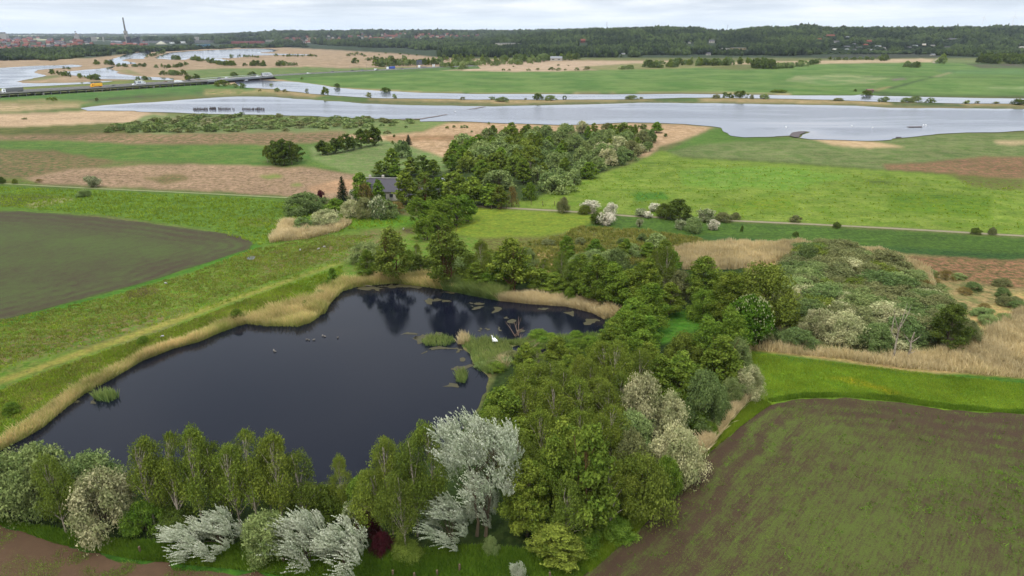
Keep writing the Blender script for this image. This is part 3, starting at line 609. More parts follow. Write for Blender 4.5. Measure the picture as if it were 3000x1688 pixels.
def make_crown(name, seed, shape, H, Wd, zb, nl, ls, mat, ncl=60, crad=0.16, flat=0.7, lean=0.0, fill=0.82, droop=0.0, shoots=0, gap=0.0, blossom=0.0, cvspan=0.35, asp=0.6, wind=0.7, front=0.0, slen=1.25):
    """crown of unit tree: H height, Wd width, zb crown base; wind lean towards -x"""
    rng = np.random.default_rng(seed)
    t = rng.random(ncl)**(0.85 if shape != 'cone' else 1.3); th = rng.random(ncl)*2*np.pi
    t[:3] = [0.93, 0.86, 0.8]
    lob = 1+0.22*np.sin(th*2+seed)+0.14*np.sin(th*5+seed*2.1+t*7)
    rp = rad_prof(shape, t)*Wd/2*(fill+ (1-fill)*rng.random(ncl))*lob
    rr_ = rp*np.where(rng.random(ncl) < 0.28, rng.random(ncl)**0.5, 1.0)*0.9
    cz = zb+t*(H-zb)*(1-0.5*crad)
    C = np.stack([rr_*np.cos(th)-lean*cz, rr_*np.sin(th), cz], 1)
    C[:, 1] += front*Wd
    R = Wd*crad*(0.6+0.75*rng.random(ncl))*(0.55+0.55*rad_prof(shape, t))
    w = R**2; w = w/w.sum(); k = rng.choice(ncl, nl, p=w)
    d = unit(rng.normal(size=(nl, 3))); d[:, 2] = np.where(rng.random(nl) < 0.6, np.abs(d[:, 2]), d[:, 2])
    rad = R[k]*(0.35+0.65*rng.random(nl)**0.4)*(1+0.35*np.sin(d[:, 0]*5+d[:, 1]*4+k))
    cvc = rng.random(ncl)*cvspan+(1-cvspan)*0.28
    if shoots:
        # long wind-combed shoots that leaf along their whole length
        ns = shoots; ks = rng.choice(ncl, ns, p=w); ds = unit(rng.normal(size=(ns, 3))); ds[:, 2] = np.abs(ds[:, 2])
        o0 = C[ks]+ds*R[ks][:, None]*0.3
        dr = unit(ds*0.6+unit(C[ks]-np.array([0, 0, zb]))*0.45+np.array([-wind-lean, 0.1, 0.62]))
        L = (R[ks]*slen*(0.6+0.7*rng.random(ns)))[:, None]
        si = rng.integers(0, ns, nl); u = rng.random(nl)[:, None]
        bend = np.array([-0.25, 0, -0.2])*(u**2)*L[si]
        cen = o0[si]+dr[si]*L[si]*u+bend+rng.normal(size=(nl, 3))*ls*0.35*(1.1-u)
        nrm = unit(rng.normal(size=(nl, 3))+EZ*0.5)
        al = dr[si]+rng.normal(size=(nl, 3))*0.55
        V, F = leaves(rng, cen, nrm, ls*(0.6+0.8*rng.random(nl)), asp, al)
        cv = cvc[ks[si]]*0.6+0.55*u[:, 0]*rng.random(nl)+0.25*rng.random(nl)
    else:
        cen = C[k]+d*rad[:, None]*np.array([1, 1, flat])
        if droop: cen[:, 2] -= droop*R[k]*rng.random(nl)**2*1.6; cen[:, 0] -= lean*0.3*R[k]
        nrm = unit(d*0.8+rng.normal(size=(nl, 3))*0.75+EZ*0.25)
        al = None
        if droop: al = rng.normal(size=(nl, 3))*0.5+np.array([-0.25, 0, -1.0])
        V, F = leaves(rng, cen, nrm, ls*(0.4+1.3*rng.random(nl)**2), asp, al)
        cv = cvc[k]+0.4*(rng.random(nl)-0.35)
    if blossom: cv = np.where(rng.random(nl) < blossom*(0.35+1.3*cvc[k]/max(cvc.max(), 1e-6)), 0.95, cv*0.3)
    cv = np.clip(cv, 0, 1)
    me = mesh_np(name, V, F, mat, attrs={'cv': ('POINT', 'FLOAT', np.repeat(cv, 4))})
    return me, C
def make_trunk(name, seed, H, C, zb, r0, mat, nb=14, lean=0.0, fork=0.35, multi=1, sides=5):
    rng = random.Random(seed); m = MB()
    for q in range(multi):
        a = rng.uniform(0, 6.28); off = 0 if multi == 1 else r0*2.2
        bx, by = off*math.cos(a), off*math.sin(a); top = H*rng.uniform(0.8, 0.94)
        sp = 0 if multi == 1 else H*0.13
        pts = []; n = 7
        for i in range(n+1):
            z = top*i/n
            pts.append((bx-lean*z*0.95+sp*math.cos(a)*(i/n)**1.3+rng.uniform(-1, 1)*r0*0.9, by+sp*math.sin(a)*(i/n)**1.3+rng.uniform(-1, 1)*r0*0.9, z-(0.3 if i == 0 else 0)))
        r = r0/(1 if multi == 1 else 1.25)
        m.tube(pts, [r*1.25]+[max(r*(1-0.9*(i/n)), 0.03) for i in range(1, n+1)], sides)
        cs = [c for c in C if c[2] > H*0.22]; rng.shuffle(cs)
        for c in cs[:max(2, nb//multi)]:
            f = min(max((c[2]-H*0.1)/top-0.18, fork*0.6), 0.88); j = f*n; i0 = int(j); e = j-i0
            p0 = Vector(pts[i0]).lerp(Vector(pts[min(i0+1, n)]), e); p2 = Vector([float(q) for q in c])
            p1 = p0.lerp(p2, 0.5)+Vector((0, 0, (p2-p0).length*0.12)); rb = max(r*(1-0.9*f)*0.6, 0.035)
            m.tube([p0, p1, p2], [rb, rb*0.7, 0.02], 4, cap=False)
    return m.mesh(name, mat)
KINDS = {}
def kind(key, tn, cn, n=3, lod=((14000, 0.30),), trunk=None, **kw):
    """n variants x detail levels of one species; a level is (leaf sprays, spray size)"""
    L = []
    for li, (nl, ls) in enumerate(lod):
        vs = []
        for i in range(n):
            H, Wd = kw.get('H', 10), kw.get('Wd', 8)
            kk = dict(kw); kk.pop('H', 0); kk.pop('Wd', 0); zb = kk.pop('zb', 2)
            if li: kk['ncl'] = max(14, int(kk.get('ncl', 60)*(0.75 if li == 1 else 0.4)))
            if li and kk.get('shoots'): kk['shoots'] = kk['shoots']//3
            me, C = make_crown(cn, hash_s(key)+i*7+li*31, kk.pop('shape', 'round'), H, Wd, zb, nl, ls, kk.pop('mat'), **kk)
            tm = None
            if trunk:
                tt = dict(trunk); tm = make_trunk('trunk', hash_s(key)+i, H, C, zb, tt.pop('r', 0.18), tt.pop('mat', bark), lean=kk.get('lean', 0), **tt)
            vs.append((me, tm))
        L.append(vs)
    KINDS[key] = dict(tn=tn, cn=cn, L=L, H=kw.get('H', 10), Wd=kw.get('Wd', 8))
def hash_s(s): return sum((i+1)*ord(c) for i, c in enumerate(s)) % 9973
N1 = ((15000, 0.2), (3600, 0.62), (700, 1.3))
kind('birch', 'birch_tree', 'crown', 4, N1, dict(r=0.14, mat=wbark, nb=26), shape='birch', H=12, Wd=6.4, zb=3.6, mat=LM['birch'], ncl=64, crad=0.13, front=0.2, droop=1.1, lean=0.04, flat=0.9, asp=0.5)
kind('oliveb', 'birch_tree', 'crown', 3, N1, dict(r=0.13, mat=wbark, nb=24), shape='birch', H=12, Wd=6.4, zb=2.6, mat=LM['olive'], ncl=60, crad=0.14, front=0.16, droop=0.9, lean=0.05, flat=0.9, asp=0.5)
kind('alder', 'alder_tree', 'crown', 4, ((22000, 0.27), (3800, 0.64), (700, 1.35)), dict(r=0.2, mat=bark, nb=14), shape='ovoid', H=12, Wd=7.8, zb=1.6, mat=LM['alder'], ncl=110, crad=0.12, flat=0.62, cvspan=0.5)
kind('fresh', 'broadleaf_tree', 'crown', 3, ((20000, 0.27), (3600, 0.64), (700, 1.3)), dict(r=0.2, mat=bark, nb=12), shape='ovoid', H=10, Wd=7.6, zb=1.0, mat=LM['fresh'], ncl=90, crad=0.13, flat=0.7, cvspan=0.5)
kind('oak', 'oak_tree', 'crown', 3, ((26000, 0.28), (3800, 0.66)), dict(r=0.28, mat=bark, nb=22, fork=0.25), shape='ovoid', H=11, Wd=9, zb=1.2, mat=LM['birch'], ncl=95, crad=0.115, flat=0.42, cvspan=0.55, fill=0.75)
kind('dark', 'dark_tree', 'crown', 3, ((15000, 0.28), (3600, 0.62), (700, 1.3)), dict(r=0.2, mat=bark, nb=10), shape='column', H=10, Wd=6, zb=0.8, mat=LM['dark'], ncl=80, crad=0.14, cvspan=0.4)
kind('thin', 'bare_limbed_tree', 'crown', 3, ((7500, 0.36), (3000, 0.55)), dict(r=0.2, mat=rbark, nb=46, multi=4, fork=0.15), shape='ovoid', H=11, Wd=8, zb=1.5, mat=LM['olive'], ncl=90, crad=0.11, flat=0.8)
kind('thinalder', 'alder_tree', 'crown', 3, ((9500, 0.36), (3000, 0.55)), dict(r=0.17, mat=rbark, nb=34, multi=2, fork=0.2), shape='ovoid', H=12, Wd=7.4, zb=1.2, mat=LM['alder'], ncl=85, crad=0.115, flat=0.8)
BL = dict(r=0.12, mat=bark, nb=14, multi=4, fork=0.1)
def bush(key, mat, H=5, Wd=7, n=3, ncl=80, lod=((21000, 0.21), (3000, 0.5), (520, 1.0)), **kw):
    d = dict(shape='dome', H=H, Wd=Wd, zb=0.25, mat=LM[mat], ncl=ncl, crad=0.125, flat=0.9, fill=0.9); d.update(kw)
    kind(key, {'cream': 'flowering_willow', 'may': 'hawthorn_bush', 'may2': 'hawthorn_bush', 'willow': 'willow_bush', 'sallow': 'sallow_bush', 'teal': 'osier_bush'}.get(mat, 'bush'), 'foliage', n, lod, BL, **d)
bush('willow', 'willow', cvspan=0.5); bush('sallow', 'sallow', cvspan=0.5); bush('teal', 'teal', crad=0.11, cvspan=0.3)
bush('cream', 'cream', cvspan=0.7, ncl=90); bush('may', 'may', lod=((5200, 0.36), (2000, 0.5), (500, 0.9)), H=4, Wd=5, blossom=0.62, shape='round', ncl=26, crad=0.2, fill=0.7); bush('may2', 'may2', lod=((6500, 0.34), (2000, 0.5), (500, 0.9)), H=4, Wd=5, blossom=0.4, n=2, shape='round', ncl=30, crad=0.19, fill=0.7)
bush('green', 'fresh', cvspan=0.6); bush('darkb', 'dark', cvspan=0.5); bush('purple', 'purple', n=2); bush('oliveb2', 'olive', cvspan=0.5)
bush('brownb', 'brown', n=2, lod=((5000, 0.25), (1800, 0.4), (400, 0.8)))
kind('poplar', 'silver_poplar', 'crown', 2, ((36000, 0.22),), dict(r=0.3, mat=bark, nb=26, multi=2, fork=0.3), shape='round', H=15, Wd=11, zb=5.0, mat=LM['silver'], ncl=80, crad=0.15, shoots=2000, asp=0.5, wind=0.15, slen=1.0)
kind('silverb', 'silver_poplar_shrub', 'foliage', 3, ((22000, 0.2),), dict(r=0.1, mat=bark, nb=20, multi=5, fork=0.1), shape='dome', H=6, Wd=7, zb=0.5, mat=LM['silver'], ncl=34, crad=0.18, shoots=430, asp=0.5, lean=0.04, wind=0.6, slen=1.35)
kind('crest', 'wind_combed_tree', 'crown', 3, ((9000, 0.42), (5200, 0.6)), dict(r=0.2, mat=bark, nb=12, multi=3), shape='dome', H=9, Wd=7, zb=0.8, mat=LM['fresh'], ncl=60, crad=0.16, shoots=500, lean=0.06)
kind('chestnut', 'chestnut_tree', 'crown', 1, ((15000, 0.5),), dict(r=0.3, mat=bark, nb=12), shape='round', H=11, Wd=9.5, zb=0.8, mat=LM['chest'], ncl=120, crad=0.11, fill=0.95, cvspan=0.4)
def spruce_mesh(seed, H=10, Wd=5):
    rng = np.random.default_rng(seed); V = []; F = []; cv = []; b = 0
    for k in range(26):
        f = k/26; z = 0.8+f*(H-1.0); R = Wd/2*(1-f)**0.8+0.12; nb = 11
        for j in range(nb):
            a = j*6.283/nb+k*0.9+rng.normal()*0.15; L = R*(0.85+0.3*rng.random()); nq = max(3, int(L*9))
            for q in range(nq):
                u = (q+rng.random())/nq; w = 0.35*(1-u*0.6)
                cx, cy = math.cos(a), math.sin(a); p = np.array([cx*L*u, cy*L*u, z-0.34*L*u+rng.normal()*0.05])
                s = rng.uniform(-1, 1)*w; p = p+np.array([-cy*s, cx*s, -abs(s)*0.35])
                d = unit(np.array([cx-cy*s*1.5, cy+cx*s*1.5, -0.35+rng.normal()*0.2])); sd = unit(np.cross(d, EZ+rng.normal(size=3)*0.4))
                l = 0.42*(0.6+rng.random()*0.8)
                V += [p-d*l/2, p+sd*l*0.25, p+d*l/2, p-sd*l*0.25]; F.append((b, b+1, b+2, b+3)); b += 4; cv += [rng.random()]*4
    return mesh_np('crown', np.array(V), np.array(F), LM['spruce'], attrs={'cv': ('POINT', 'FLOAT', cv)})
spt = MB(); spt.tube([(0, 0, -0.2), (0, 0, 5), (0, 0, 9.6)], [0.2, 0.12, 0.03], 6)
KINDS['spruce'] = dict(tn='spruce_tree', cn='crown', L=[[(spruce_mesh(3), spt.mesh('trunk', bark))]], H=10, Wd=5)
VR = random.Random(77)
def tree(u, vb, vt, key, w=None, label='', group=None, lod=None, var=None, cat=None, parts=True, name=None, rz=None):
    """a tree whose foot stands at photo point (u, vb), as tall as row vt asks, w photo pixels wide"""
    K = KINDS[key]
    K = KINDS[key]; v0 = vb
    if w and vb > 330:
        f_ = 0.8 if K['cn'] == 'foliage' else (0.12 if key in ('birch', 'oliveb', 'thin', 'thinalder', 'poplar', 'spruce') else 0.38)
        vb = vb-f_*0.5*w*math.sin(PIT+math.atan((vb-CY)/FP))
    p = P(u, vb, 0); z0 = float(terr(p.x, p.y))
    if z0 > 1:
        for _ in range(6): p = P(u, vb, z0); z0 = float(terr(p.x, p.y))
        p = P(u, vb, z0)
    h = max(height_at(p.y, vt)-z0, 0.5); dep = p.y*cP+(HC-z0-h*0.5)*sP
    fo_ = K['cn'] == 'foliage'; sz = h/K['H']*(0.97 if fo_ or key in ('birch', 'oliveb', 'poplar', 'crest') else 1.05); sxy = (w*dep/FP)/K['Wd']*(0.86 if fo_ else 1.08) if w else sz*VR.uniform(0.88, 1.12)
    if lod is None: lod = 0 if dep < 185 else (1 if dep < 420 else 2)
    lod = min(lod, len(K['L'])-1); vs_l = K['L'][lod]
    me, tm = vs_l[(var if var is not None else VR.randrange(len(vs_l))) % len(vs_l)]
    lean_keys = ('birch', 'oliveb', 'poplar', 'silverb', 'crest')
    r = rz if rz is not None else (VR.uniform(-0.5, 0.5) if key in lean_keys else VR.uniform(0, 6.28))
    cat = cat or ('bush' if K['cn'] == 'foliage' else 'tree')
    loc = (p.x, p.y, z0)
    if not parts or dep > 420:
        o = ob(name or K['tn'], me, None, loc); o.rotation_euler = (0, 0, r); o.scale = (sxy, sxy, sz)
        return tag(o, label, cat, group)
    e = empty(name or K['tn'], loc, label, cat, group, r, (sxy, sxy, sz))
    ob(K['cn'], me, e)
    if tm: ob('trunk', tm, e)
    return e
def fill(poly, n, mix, hrange, label, group, mind=0.6, wf=1.0, seed=0, zt=True, **kw):
    """n trees of the given kinds inside a photo-outlined piece of ground"""
    r = random.Random(seed); us_ = [q[0] for q in poly]; vs2 = [q[1] for q in poly]; got = []; tries = 0
    pw = [P(u, v) for u, v in poly]; xs = [q.x for q in pw]; ys = [q.y for q in pw]
    pl = [(q.x, q.y) for q in pw]; res = []
    ar = abs(sum(pl[i-1][0]*pl[i][1]-pl[i][0]*pl[i-1][1] for i in range(len(pl))))/2
    md = mind*math.sqrt(ar/n)
    while len(got) < n and tries < n*60:
        tries += 1; x = r.uniform(min(xs), max(xs)); y = r.uniform(min(ys), max(ys))
        if not inpoly(np.array([x]), np.array([y]), pl)[0]: continue
        if any((x-a)**2+(y-b)**2 < md*md for a, b in got): continue
        got.append((x, y)); h = r.uniform(*hrange); key = r.choice(mix)
        u, v = proj(x, y, 0); ut, vt = proj(x, y, h)
        K = KINDS[key]; d = y*cP+HC*sP
        wpx = K['Wd']*(h/K['H'])**0.8*wf*r.uniform(0.85, 1.2)*FP/d
        lb = label[key] if isinstance(label, dict) else label
        gp = group[key] if isinstance(group, dict) else group
        res.append(tree(u, v, vt, key, wpx, lb, gp, **kw))
    return res
# ------------------------------------------------------------ trees round the pond, nearest first
T = tree
T(25, 1555, 1330, 'willow', 230, 'grey-green willow bush cut by the left edge of the photo')
T(135, 1560, 1312, 'willow', 230, 'tallest rounded grey-green willow bush at the bottom left, by the brown plot')
T(285, 1545, 1335, 'willow', 190, 'grey-green willow bush behind the cream one, against the pond')
T(198, 1570, 1318, 'oliveb', 130, 'slim olive birch with pale trunk standing in front of the grey-green willows')
T(215, 1545, 1395, 'fresh', 90, 'small bright green tree beneath the olive birch at the bottom left')
T(312, 1612, 1384, 'cream', 215, 'big cream-coloured willow bush at the bottom left beside the row of birches')
T(425, 1585, 1475, 'green', 120, 'low bright green bush between the cream willow and the silver shrubs')
T(520, 1580, 1490, 'darkb', 130, 'low dark green bush under the left birches behind the silver shrub')
bl = [(452, 1545, 1280, 'left-most leaning birch of the row on the near shore'), (535, 1550, 1262, 'second birch from the left in the row on the near shore'), (600, 1560, 1246, 'birch with the highest spiky top in the row on the near shore'), (655, 1545, 1290, 'forked birch in the middle of the row on the near shore'), (705, 1565, 1300, 'shorter birch behind the gap between the silver shrubs'), (760, 1550, 1252, 'green birch right of the row\'s middle, leaning to the left'), (835, 1560, 1262, 'birch with the whitest branching trunk in the row on the near shore'), (895, 1545, 1308, 'right-most birch of the row, bare white stem towards the pond')]
for i, (u, b_, t_, lb) in enumerate(bl):
    T(u, b_, t_, 'birch' if i not in (3, 7) else 'oliveb', 140, lb, 'birches in a row on the near shore', var=i, rz=0.1*i-0.4)
T(490, 1520, 1340, 'oliveb', 130, 'olive birch standing behind the two left-most birches of the shore row', 'birches in a row on the near shore', rz=0)
T(800, 1520, 1330, 'oliveb', 120, 'olive birch tucked behind the white branching one', 'birches in a row on the near shore', rz=0.2)
T(680, 1510, 1330, 'oliveb', 120, 'olive birch behind the forked one in the middle of the row', 'birches in a row on the near shore', rz=0.2)
T(1010, 1520, 1330, 'birch', 75, 'slender lone birch with bare stem standing before the dark water', var=2, rz=0)
T(960, 1545, 1425, 'oliveb2', 130, 'round olive bush between the birch row and the slender lone birch')
T(1060, 1540, 1400, 'fresh', 100, 'low fresh green tree right of the slender lone birch')
T(555, 1652, 1545, 'silverb', 165, 'left-most silver-leaved poplar shrub at the bottom edge', rz=0.1, var=0)
T(655, 1655, 1515, 'silverb', 165, 'silver-leaved poplar shrub with the tall feathery tip, second from the left', rz=0.0, var=1)
T(790, 1672, 1500, 'willow', 170, 'greener shrub between the two silver poplar shrubs at the bottom')
T(905, 1700, 1510, 'silverb', 190, 'silver-leaved poplar shrub at the bottom with a spiky left side', rz=0.05, var=2)
T(1015, 1725, 1545, 'silverb', 200, 'largest silver-leaved poplar shrub, cut by the bottom edge', rz=0.2, var=0)
T(1040, 1570, 1465, 'may2', 60, 'small whitish flowering shrub left of the dark red bush')
T(1085, 1600, 1462, 'purple', 95, 'dark red copper-leaved bush between the silver shrubs and the birches')
T(1120, 1640, 1560, 'purple', 70, 'low dark red copper-leaved bush at the foot of the larger one')
nb = [(1150, 1570, 1275, 'drooping birch nearest the slender lone birch'), (1225, 1575, 1258, 'drooping birch with long white stem, left of the big silver poplar'), (1275, 1545, 1226, 'green-topped drooping birch touching the big silver poplar'), (1190, 1620, 1370, 'lower drooping birch in front, above the grass'), (1120, 1590, 1360, 'dark drooping birch behind the dark red bush')]
for i, (u, b_, t_, lb) in enumerate(nb):
    T(u, b_, t_, 'birch' if i % 2 == 0 else 'oliveb', 130, lb, 'drooping birches left of the big silver poplar', var=i, rz=0.3*i)
T(1190, 1655, 1590, 'oliveb2', 110, 'low olive bush at the foot of the drooping birches')
T(1415, 1585, 1222, 'poplar', 225, 'big white-leaved silver poplar, the palest tree on the near shore', var=0, rz=0.1)
T(1420, 1570, 1400, 'silverb', 110, 'small silver bough shrub on the trunk side under the big silver poplar', rz=0.4)
T(1322, 1630, 1470, 'silverb', 165, 'round silver-leaved poplar shrub left of the big poplar trunk', rz=0.3, var=1)
T(1440, 1632, 1575, 'willow', 50, 'tiny grey-green sapling in the long grass by the poplar')
T(1520, 1725, 1655, 'silverb', 60, 'tiny silver sapling at the very bottom edge')
ok = [(1545, 1590, 1350, 'alder', 150, 'upright alder directly right of the big silver poplar'), (1630, 1660, 1545, 'oak', 170, 'low spreading oak with bare branch tips at the grass edge'), (1720, 1570, 1250, 'thinalder', 185, 'largest green tree of the near wood, with rusty twigs showing'), (1785, 1570, 1345, 'birch', 150, 'birch-like tree at the right-hand front of the near wood'), (1620, 1560, 1290, 'alder', 150, 'alder right behind the one beside the big silver poplar'), (1660, 1610, 1400, 'oliveb', 150, 'olive birch in front of the largest tree of the near wood')]
for u, b_, t_, k, w_, lb in ok: T(u, b_, t_, k, w_, lb, 'big trees of the near wood')
T(1800, 1600, 1525, 'green', 130, 'low bright green scrub at the field edge below the near wood')
T(1720, 1640, 1560, 'green', 110, 'low bright green scrub between the low spreading oak and the grass')
T(1875, 1560, 1330, 'oliveb2', 200, 'dark olive willow bush at the field edge', var=0)
T(1850, 1460, 1265, 'sallow', 150, 'grey-olive willow bush above the dark olive one')
T(1945, 1480, 1340, 'green', 90, 'green bush between the olive willow and the cream-tinged one')
es = [(1870, 1330, 1098, 'cream', 170, 'pale green-and-cream willow, topmost of the tall pale group at the east edge'), (1958, 1325, 1150, 'cream', 120, 'cream willow in full catkin bloom beside the dark teal willow'), (1850, 1390, 1210, 'willow', 160, 'light green willow below the cream-flecked one'), (1975, 1445, 1248, 'cream', 165, 'cream-tinged willow at the field edge, lowest of the pale group'), (2000, 1380, 1270, 'cream', 110, 'small cream willow bulging towards the brown field')]
for u, b_, t_, k, w_, lb in es: T(u, b_, t_, k, w_, lb, 'pale willows along the east edge of the near wood')
T(2052, 1285, 1086, 'teal', 150, 'tall blue-green willow dome beside the tan reeds and the brown field', var=0)
T(2090, 1240, 1120, 'teal', 90, 'smaller blue-green willow leaning on the tall dome')
T(2140, 1198, 1108, 'willow', 80, 'light green willow ball between the blue-green dome and the cream-green one')
T(2190, 1180, 1072, 'cream', 105, 'cream-green willow at the corner of the bright meadow')
T(2040, 1275, 1205, 'green', 85, 'vivid yellow-green bush below the blue-green willow dome')
T(2080, 1290, 1240, 'green', 60, 'low vivid green bush next to the tan reeds')
en = [(1985, 1200, 1035, 'alder', 140, 'alder left of the blue-green willow dome'), (1925, 1190, 1040, 'thinalder', 110, 'slim alder at the edge of the dark gap in the wood'), (2105, 1135, 985, 'thinalder', 140, 'brownish alder right behind the blue-green dome'), (2060, 1090, 930, 'fresh', 110, 'green tree left of the yellow-green pyramid tree'), (2125, 1080, 905, 'fresh', 110, 'yellow-green pyramid-shaped tree in front of the chestnut'), (2150, 1110, 990, 'willow', 90, 'pale green tree on the meadow side of the pyramid tree'), (1890, 1130, 1010, 'alder', 120, 'alder bordering the small clearing'), (2000, 1110, 975, 'oliveb2', 130, 'brown-tinged bush in the small clearing')]
for u, b_, t_, k, w_, lb in en: T(u, b_, t_, k, w_, lb, 'green trees between the clearing and the bright meadow')
ch = T(2188, 1022, 872, 'chestnut', 118, 'dark green chestnut covered in white flower candles', None)
cm = MB(); r = random.Random(4)
for i in range(330):
    a = r.uniform(0, 6.28); z = r.uniform(0.12, 0.97); rr2 = float(rad_prof('round', np.array(z)))*4.75*r.uniform(0.88, 1.06)
    c0 = Vector((rr2*math.cos(a), rr2*math.sin(a), 0.8+z*10.2)); cm.tube([c0, c0+Vector((0, 0, 0.3))], [0.11, 0.04], 5)
cb_ = cm.obj('blossom', simple('chestnut_blossom', alb((196, 206, 150)), 0.8, 0.05), ch); cb_['kind'] = 'stuff'
T(2062, 955, 852, 'green', 118, 'rounded mid-green tree left of the chestnut', var=1)
T(2225, 985, 778, 'oliveb2', 215, 'broad dark olive willow tree behind the chestnut')
T(2130, 960, 800, 'alder', 120, 'alder filling the gap left of the broad olive willow')
T(2055, 905, 752, 'alder', 115, 'pointed green alder standing in front of the tan reed field')
T(2130, 880, 800, 'oliveb2', 120, 'olive bush behind the pointed alder')
T(2240, 1015, 960, 'sallow', 60, 'small grey bush right below the chestnut')
T(2332, 1038, 965, 'teal', 122, 'dark green dome-shaped bush alone at the top of the bright meadow')
# far shore of the pond
fs = [(1078, 822, 732, 'alder', 62, 'small green alder at the left end of the far shore'), (1152, 828, 668, 'thin', 118, 'sparse tree with rusty stems on the far shore, left of the tallest one'), (1232, 802, 748, 'dark', 46, 'small dark bush-like tree between the two sparse trees on the far shore'), (1312, 845, 662, 'thin', 135, 'tallest sparse tree with many rusty stems on the far shore'), (1412, 842, 700, 'birch', 80, 'thin pale-stemmed birch right of the tallest sparse tree'), (1390, 850, 770, 'alder', 80, 'low alder at the foot of the tallest sparse tree'), (1500, 858, 700, 'thinalder', 130, 'broad green tree with rusty limbs in the middle of the far shore'), (1445, 855, 780, 'fresh', 80, 'low green bush-tree left of the broad rusty-limbed one'), (1585, 862, 790, 'alder', 85, 'low alder between the broad tree and the pointed dark birch'), (1648, 862, 728, 'oliveb', 62, 'pointed dark birch standing in front of the tan patch'), (1625, 872, 800, 'alder', 80, 'low alder in front of the pointed dark birch'), (1700, 872, 745, 'alder', 90, 'alder next to the pointed dark birch'), (1745, 900, 750, 'alder', 105, 'full green alder above the right end of the far shore reeds'), (1668, 888, 842, 'green', 42, 'small vivid green bush on the far shore reeds'), (1790, 905, 770, 'fresh', 100, 'lighter green tree right of the full alder'), (1800, 850, 728, 'teal', 90, 'bluish green tree behind the right end of the far shore'), (1845, 900, 790, 'alder', 105, 'alder above the east arm of the pond'), (1892, 905, 760, 'alder', 100, 'alder left of the tall dark birches'), (1950, 870, 706, 'oliveb', 75, 'tall dark birch with thin white stems above the east arm'), (1922, 850, 722, 'oliveb', 60, 'tall dark birch just left of its twin above the east arm'), (1900, 975, 830, 'fresh', 115, 'fresh green tree hanging over the east end of the pond'), (1850, 985, 878, 'fresh', 110, 'pale fresh green tree low over the east end of the pond'), (1960, 930, 830, 'alder', 90, 'shady alder left of the small clearing'), (1985, 890, 790, 'sallow', 90, 'grey-green willow behind the shady alder')]
for u, b_, t_, k, w_, lb in fs: T(u, b_, t_, k, w_, lb, 'trees along the far shore of the pond')
fill([(1000, 800), (1100, 770), (1500, 790), (1880, 840), (1880, 880), (1760, 880), (1660, 865), (1460, 850), (1330, 825), (1150, 812)], 34, ['fresh', 'alder', 'willow', 'birch'], (3.5, 6.5), {'willow': 'small pale willow in the low tree line of the far shore', 'alder': 'small alder in the low tree line of the far shore', 'fresh': 'small light green tree in the low tree line of the far shore', 'birch': 'small birch in the low tree line of the far shore'}, 'low tree line of the far shore', seed=4, mind=0.6)
fill([(1560, 740), (1980, 740), (1990, 800), (1700, 840)], 14, ['willow', 'alder', 'fresh'], (3.5, 6), {'willow': 'pale willow in the scrub behind the far shore trees', 'alder': 'alder in the scrub behind the far shore trees', 'fresh': 'fresh green tree in the scrub behind the far shore trees'}, 'scrub behind the far shore trees', seed=3)
# wood between the pond and the big field
Z1 = [(1430, 1340), (1480, 1290), (1560, 1240), (1680, 1195), (1800, 1170), (1890, 1190), (1830, 1260), (1800, 1320), (1790, 1430), (1720, 1500), (1560, 1490), (1460, 1430)]
fill(Z1, 34, ['birch', 'birch', 'alder', 'oliveb'], (9, 12.5), {'birch': 'yellow-green birch in the dense wood right of the pond', 'alder': 'alder in the dense wood right of the pond', 'oliveb': 'olive birch in the dense wood right of the pond'}, 'dense wood right of the pond', seed=11, mind=0.75)
fill([(1500, 1230), (1450, 1250), (1420, 1300), (1440, 1330), (1520, 1260)], 5, ['birch', 'alder'], (5, 7), 'smaller tree leaning over the pond at the left edge of the dense wood', 'trees at the pond edge of the dense wood', seed=16)
fill([(1530, 1105), (1640, 1080), (1740, 1075), (1800, 1100), (1820, 1170), (1640, 1190), (1520, 1200)], 18, ['fresh', 'alder', 'birch'], (4.3, 6.5), {'birch': 'low birch on the tongue of land in the pond', 'fresh': 'low fresh green tree on the tongue of land in the pond', 'alder': 'low alder on the tongue of land in the pond'}, 'low trees on the tongue of land', seed=15, mind=0.7)
fill([(1770, 1040), (1840, 990), (1890, 1000), (1900, 1080), (1800, 1100)], 9, ['fresh', 'alder'], (6.5, 8.5), {'fresh': 'fresh green young tree on the tongue of land in the pond', 'alder': 'young alder on the tongue of land in the pond'}, 'young trees on the tongue of land', seed=12, mind=0.7)
fill([(1560, 1010), (1740, 1000), (1760, 1030), (1640, 1050)], 10, ['green'], (1.6, 3), 'bright green bush at the tip of the tongue of land in the pond', 'bushes at the tip of the tongue', seed=13)
# willow thicket on the right
TH = [(2290, 960), (2280, 900), (2310, 840), (2330, 790), (2360, 755), (2420, 745), (2500, 775), (2600, 800), (2670, 850), (2730, 900), (2760, 960), (2770, 1010), (2710, 1020), (2600, 1035), (2480, 1010), (2380, 985)]
fill(TH, 90, ['sallow', 'sallow', 'willow', 'sallow', 'willow', 'cream', 'teal', 'oliveb2', 'teal', 'sallow'], (3.8, 6.4), {'sallow': 'grey-olive willow bush in the thicket on the right', 'willow': 'pale green willow bush in the thicket on the right', 'cream': 'cream-flecked willow bush in the thicket on the right', 'teal': 'dark blue-green willow bush in the thicket on the right', 'brownb': 'leafless brownish bush in the thicket on the right', 'oliveb2': 'dark olive bush in the thicket on the right'}, {'oliveb2': 'olive bushes of the right thicket', 'sallow': 'grey-olive bushes of the right thicket', 'willow': 'pale green bushes of the right thicket', 'cream': 'cream-flecked bushes of the right thicket', 'teal': 'blue-green bushes of the right thicket', 'brownb': 'brownish bushes of the right thicket'}, seed=21, wf=1.4, mind=0.72)
